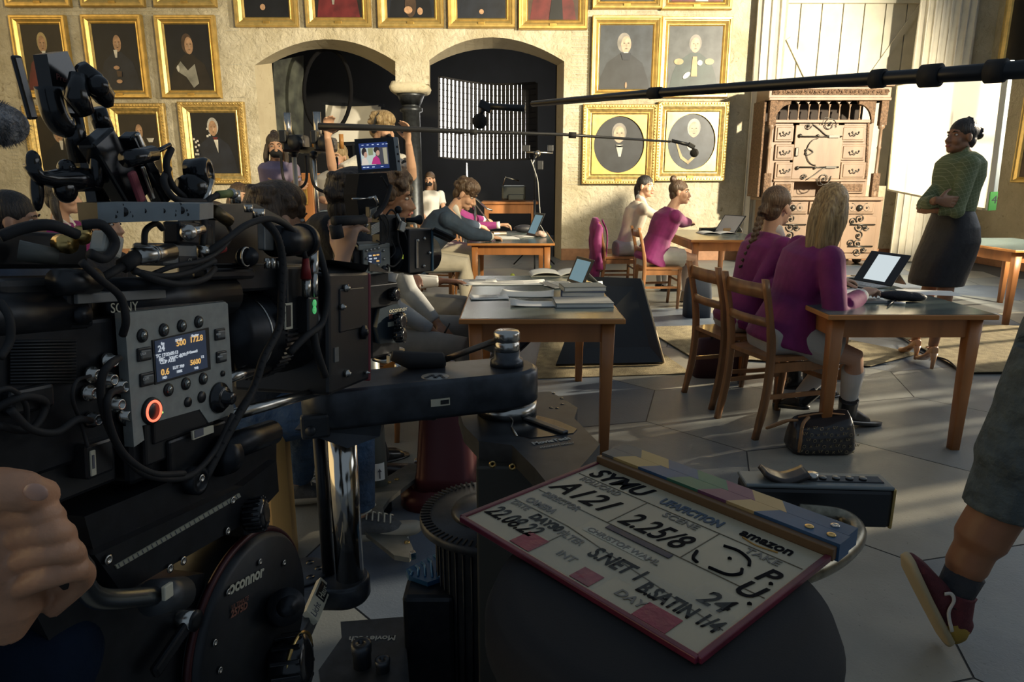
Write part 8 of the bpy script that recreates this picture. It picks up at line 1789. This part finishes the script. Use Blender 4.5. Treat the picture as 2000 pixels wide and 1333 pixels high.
# big black round flag in the left arch
o = thing('round_flag', 'big black oval flag panel standing in the left arch', 'flag', (P(640, 200, 11.0).x, 11.4, 0)); mb = MB()
mb.tube([P(640 + 46 * math.cos(a), 178 + 82 * math.sin(a), 12.5) for a in [k * math.pi / 16 for k in range(32)]], .035, 8, closed=True); mb.build('hoop', mat('hoop_black', (.006, .006, .007), .95, spec=.1), o, True)
p = P(640, 262, 12.5); mb = MB(); mb.cyl((p.x, 12.5, 0), p, .03); mb.build('pole', black_metal, o, True)
# painting leaning inside the left arch
o = thing('dark_painting', 'dark green brown canvas hanging inside the left arch', 'painting', (P(570, 250, 12.9).x, 12.9, 0))
mb = MB(); mb.prism([P(534, 120, 12.6), P(592, 108, 13.2), P(592, 300, 13.2), P(534, 300, 12.6)], (0, .04, 0)); mb.build('canvas', mat('canvas_green_brown', (.035, .038, .028), .7, 0, 3, .8), o, True)
# brown cabinet behind the left arch group
c = P(600, 400, 8.6); o = thing('wooden_cupboard', 'brown cupboard with gilt lattice behind the light stand', 'cupboard', (c.x, 8.6, 0)); mb = MB(); a, b = P(588, 338, 8.6), P(616, 440, 8.6); mb.b2((a.x, 8.6, 0), (b.x, 9.0, a.z), .01); mb.build('case', oak, o, True); mb = MB(); a, b = P(592, 350, 8.58), P(602, 400, 8.58); mb.b2((a.x, 8.57, b.z), (b.x, 8.6, a.z), .005); mb.build('gilt_lattice', gold_dark, o, True)
# sewing machine desk in the dark room
a, b = P(940, 394, 13.2), P(1052, 402, 13.2); o = thing('dark_desk', 'dark brown desk in the shadow inside the right arch', 'desk', ((a.x + b.x) / 2, 13.4, 0)); mb = MB(); mb.b2((a.x, 13.1, a.z - .05), (b.x, 13.8, a.z), .01); mb.b2((a.x + .1, 13.15, a.z - .22), (b.x - .1, 13.2, a.z - .05)); mb.build('desk_top', oak, o, True)
for x in (a.x + .1, b.x - .1):
    for y in (13.18, 13.72): mb = MB(); mb.b2((x - .04, y - .04, 0), (x + .04, y + .04, a.z - .05)); mb.build('leg', oak, o, True)
c = P(1003, 388, 13.4); c.z = a.z; o = thing('coffee_machine', 'dim grey machine with levers on the dark desk', 'machine', tuple(c)); mb = MB(); mb.box(c + V((0, 0, .16)), (.46, .3, .28), bev=.04); mb.box(c + V((.05, -.2, .08)), (.3, .12, .12), bev=.02); mb.build('machine_body', mat('machine_grey', (.10, .11, .11), .35, .7), o, True); mb = MB(); mb.tube([c + V((-.2, -.1, .3)), c + V((-.15, -.15, .45)), c + V((.1, -.15, .38))], .015); mb.build('lever', steel, o, True)
# bent lamp arm on the boys table
o = thing('desk_lamp_arm', 'jointed pale metal lamp arm behind the boy in navy', 'lamp arm', tuple(P(935, 412, 8.75))); mb = MB(); mb.tube([P(926, 385, 8.75), P(951, 408, 8.75), P(962, 411, 8.75)], .012); mb.tube([P(928, 396, 8.75), P(926, 410, 8.75)], .016); mb.bar(P(928, 398, 8.75), P(960, 440, 8.75), .035, .015); p = P(928, 400, 8.75); mb.cyl((p.x, 8.75, 0), p, .014); mb.build('arm', steel, o, True)

skin_tan = mat('skin_tan', (.24, .105, .05), .5, 0, 9, .12, .04, 160)
# ============================================================ WALKING PERSON CROPPED BY THE RIGHT EDGE
Yw = 1.78; w_ = lambda x, y, dy=0: P(x, y, Yw + dy)
sole_c = w_(1845, 1238); kn = w_(2020, 940); an = w_(1862, 1150); 
J = dict(pel=V((1.58, 1.78, .95)), chest=V((1.56, 1.77, 1.25)), neck=V((1.55, 1.77, 1.45)), f=V((-1, .1, 0)), l=V((-.1, -1, 0)), f2=V((-1, .1, 0)), l2=V((-.1, -1, 0)), td=V((-.05, 0, 1)).normalized(), s=1.0, head=V((1.54, 1.77, 1.64)), look=V((-1, .1, 0)), up=V((0, 0, 1)),
  sL=V((1.57, 1.59, 1.40)), sR=V((1.57, 1.95, 1.40)), eL=V((1.72, 1.54, 1.14)), eR=V((1.76, 2.0, 1.15)), wL=V((1.74, 1.5, .91)), wR=V((1.75, 2.02, .92)), hL=V((1.60, 1.69, .92)), hR=V((1.57, 1.87, .92)), kL=V((1.76, 1.66, .52)), aL=V((2.06, 1.66, .17)), tL=V((1.93, 1.64, .02)),
  kR=w_(1995, 935), aR=w_(1868, 1155), tR=w_(1812, 1150))
def walk_bits(root, J, R, s):
    K, A_ = J['kR'], J['aR']
    # calf with its muscle
    mb = MB(); mb.tube(spline([w_(2000, 905), w_(1975, 960), w_(1935, 1020), w_(1895, 1090), w_(1868, 1150)], 4), [.078] * 3 + [.079] * 4 + [.070] * 4 + [.056] * 3 + [.047] * 3, 22); mb.remesh(.006, 2); mb.build('calf', skin_tan, root, True)
    mb = MB(); mb.tube([w_(1885, 1118), w_(1868, 1150), w_(1855, 1175)], [.053, .050, .050], 20); mb.build('sock', black_cloth, root, True)
    # shorts
    mb = MB(); mb.tube(spline([w_(1960, 1000), w_(1985, 930), w_(2035, 820), w_(2085, 700)], 4), [.105] * 5 + [.12] * 4 + [.125] * 4, 24); mb.tube([J['hL'], J['hL'].lerp(J['kL'], .9)], [.12, .105], 20); mb.ball(J['pel'] + V((.02, 0, .02)), (.155, .19, .15), 18, 12); mb.tube([J['hR'] + V((0, 0, .02)), w_(2085, 700)], [.12, .125], 20); mb.tube(spline([w_(1930, 950, -.02), w_(1960, 990, -.03), w_(2010, 1000, -.05)], 4), .02, 8); mb.remesh(.008, 2); mb.build('shorts', mat('shorts_grey_green', (.075, .095, .10), .9, 0, 20, .25, .8, 14), root, True)
    mb = MB(); a_ = J['aL']; shoe(mb, a_ - V((0, 0, .10)), J['tL'] + V((-.05, 0, 0)), 1, .11); mb.tube([a_ - V((0, 0, .06)), a_ + V((0, 0, .03))], .05, 14); mb.remesh(.007, 2); mb.build('high_top_shoe', mat('canvas_maroon', (.10, .016, .022), .8, 0, 50, .15, .2, 300), root, True)
    # high top shoe: heel down-right, toe up-left
    he, to = w_(1838, 1238), w_(1775, 1112); d = (to - he).normalized(); yax = V((0, 1, 0)); up = (yax.cross(d)).normalized()
    if up.x < 0: up = -up
    L = (to - he).length; q = lambda x, z, hz, wy: (he + d * (x * L) + up * z, yax * wy, up * hz)
    mb = MB(); mb.loft([q(-.10, .045, .035, .025), q(.0, .050, .044, .038), q(.25, .052, .046, .040), q(.5, .046, .038, .043), q(.75, .036, .028, .045), q(1.0, .028, .020, .042), q(1.13, .022, .012, .025)], 22, 2.6)
    ank = w_(1862, 1165); mb.tube([he + d * L * .1 + up * .05, ank, w_(1868, 1152)], [.046, .054, .056], 20); mb.remesh(.0055, 2); sh_ = mb.build('high_top_shoe', mat('canvas_maroon', (.10, .016, .022), .8, 0, 50, .15, .2, 300), root, True)
    mb = MB(); mb.loft([q(-.14, .006, .012, .022), q(-.05, .006, .014, .040), q(.3, .004, .013, .044), (q(.6, .003, .012, .048)), q(.95, .004, .013, .047), q(1.12, .010, .012, .032), q(1.18, .013, .009, .015)], 22, 3); mb.build('rubber_sole', mat('sole_cream', (.42, .34, .20), .7), sh_, True)
    mb = MB(); mb.loft([q(-.12, .035, .028, .030), q(-.02, .040, .036, .0425), q(.18, .038, .030, .0445)], 20, 2.6); mb.build('heel_patch', mat('canvas_mustard', (.30, .19, .025), .8), sh_, True)
    mb = MB(); s_ = lambda x, z: he + d * (x * L) + up * z + V((0, -.0475, 0)); mb.tube(spline([s_(.15, .018), s_(.4, .032), s_(.52, .06), s_(.62, .062), s_(.66, .045)], 5), .005, 6, flat=((0, 1, 0), .4, 1.2)); mb.build('side_stripe', mat('stripe_white', (.6, .55, .48), .6), sh_, True)
    mb = MB()
    for k in range(6): x = .42 + k * .075; z = .083 - k * .009; mb.tube([he + d * (x * L) + up * z + V((0, -.030, -.0)), he + d * ((x + .02) * L) + up * (z + .010), he + d * ((x + .04) * L) + up * z + V((0, .030, 0))], .0035, 6)
    mb.build('laces', mat('lace_white', (.62, .58, .52), .8), sh_, True)
Jw = J
person('walker at the right edge in grey shorts and maroon high-top, mid-stride', J, h_dbrown, dict(short=1), skin_tan, mat('shirt_dark', (.05, .06, .07), .9), 'shirt', None, parts_extra=walk_bits, face=False, voxel=.009)

# ============================================================ OPERATOR'S HAND AND KNEE, LOWER LEFT
Yh = hgrip.y; hs = Yh / .46; g_ = lambda x, y, dy=0: P(x, y, Yh + dy)
op = thing('person', 'operator at the lower left corner, only fist on the pan handle and jeans knee visible', 'person', (-.42, .30, 0))
mb = MB()
# back of the hand and wrist
mb.loft([(g_(-170, 1000, -.02), g_(-170, 940) - g_(-170, 1000), V((0, .020 * hs, 0))), (g_(-60, 1010), (g_(-60, 930) - g_(-60, 1020)) * .95, V((0, .021 * hs, 0))), (g_(20, 1050), (g_(20, 960) - g_(20, 1060)) * 1.0, V((0, .018 * hs, 0))), (g_(80, 1085, .01), (g_(80, 1000) - g_(80, 1090)) * .85, V((0, .014 * hs, 0)))], 20, 2.4)
def finger(pts, rs): mb.tube(spline([g_(*p) for p in pts], 4), [r_ * hs for r_ in [rs[0]] * 1 + [rs[min(i // 4, len(rs) - 1)] for i in range((len(pts) - 1) * 4)]], 14)
finger([(-20, 1015, 0), (60, 1005, -.02), (100, 1010, -.015), (88, 1050, .01), (30, 1080, .02)], [.009, .0098, .0092, .009])
finger([(0, 1060, 0), (75, 1040, -.022), (122, 1045, -.015), (112, 1090, .01), (50, 1120, .02)], [.009, .0097, .0092, .0088])
finger([(0, 1110, 0), (85, 1080, -.022), (140, 1080, -.014), (135, 1118, .01), (70, 1160, .02)], [.0088, .0095, .009, .0085])
finger([(0, 1165, 0), (85, 1130, -.02), (150, 1112, -.012), (160, 1135, .01), (100, 1190, .02)], [.0085, .0092, .0086, .008])
finger([(-60, 960, .0), (0, 955, -.025), (50, 962, -.025), (84, 972, -.01)], [.015, .0145, .013])
mb.tube([g_(0, 1000), g_(10, 1100), g_(20, 1180), g_(0, 1230)], [.022 * hs, .026 * hs, .024 * hs, .018 * hs], 16)
mb.remesh(.0020, 1, .4); fist = mb.build('body', mat('skin_hand', (.46, .24, .14), .5, 0, 20, .1, .12, 90), op, True)
mb = MB(); c = g_(70, 962, -.037); mb.ball(c, (.008, .002, .006), 12, 8, Matrix.Rotation(.1, 3, 'Y')); mb.build('thumbnail', mat('nail_pink', (.52, .30, .22), .3), op, True)
mb = MB(); mb.tube(spline([g_(-60, 1500, .05), g_(20, 1330, .06), g_(70, 1260, .12), g_(120, 1330, .25)], 5), [.06] * 5 + [.062] * 6 + [.055] * 5, 20); mb.remesh(.006, 3); mb.build('trousers', mat('denim_dark', (.004, .009, .020), .9, 0, 9, .5, .4, 14, spec=.1), op, True)
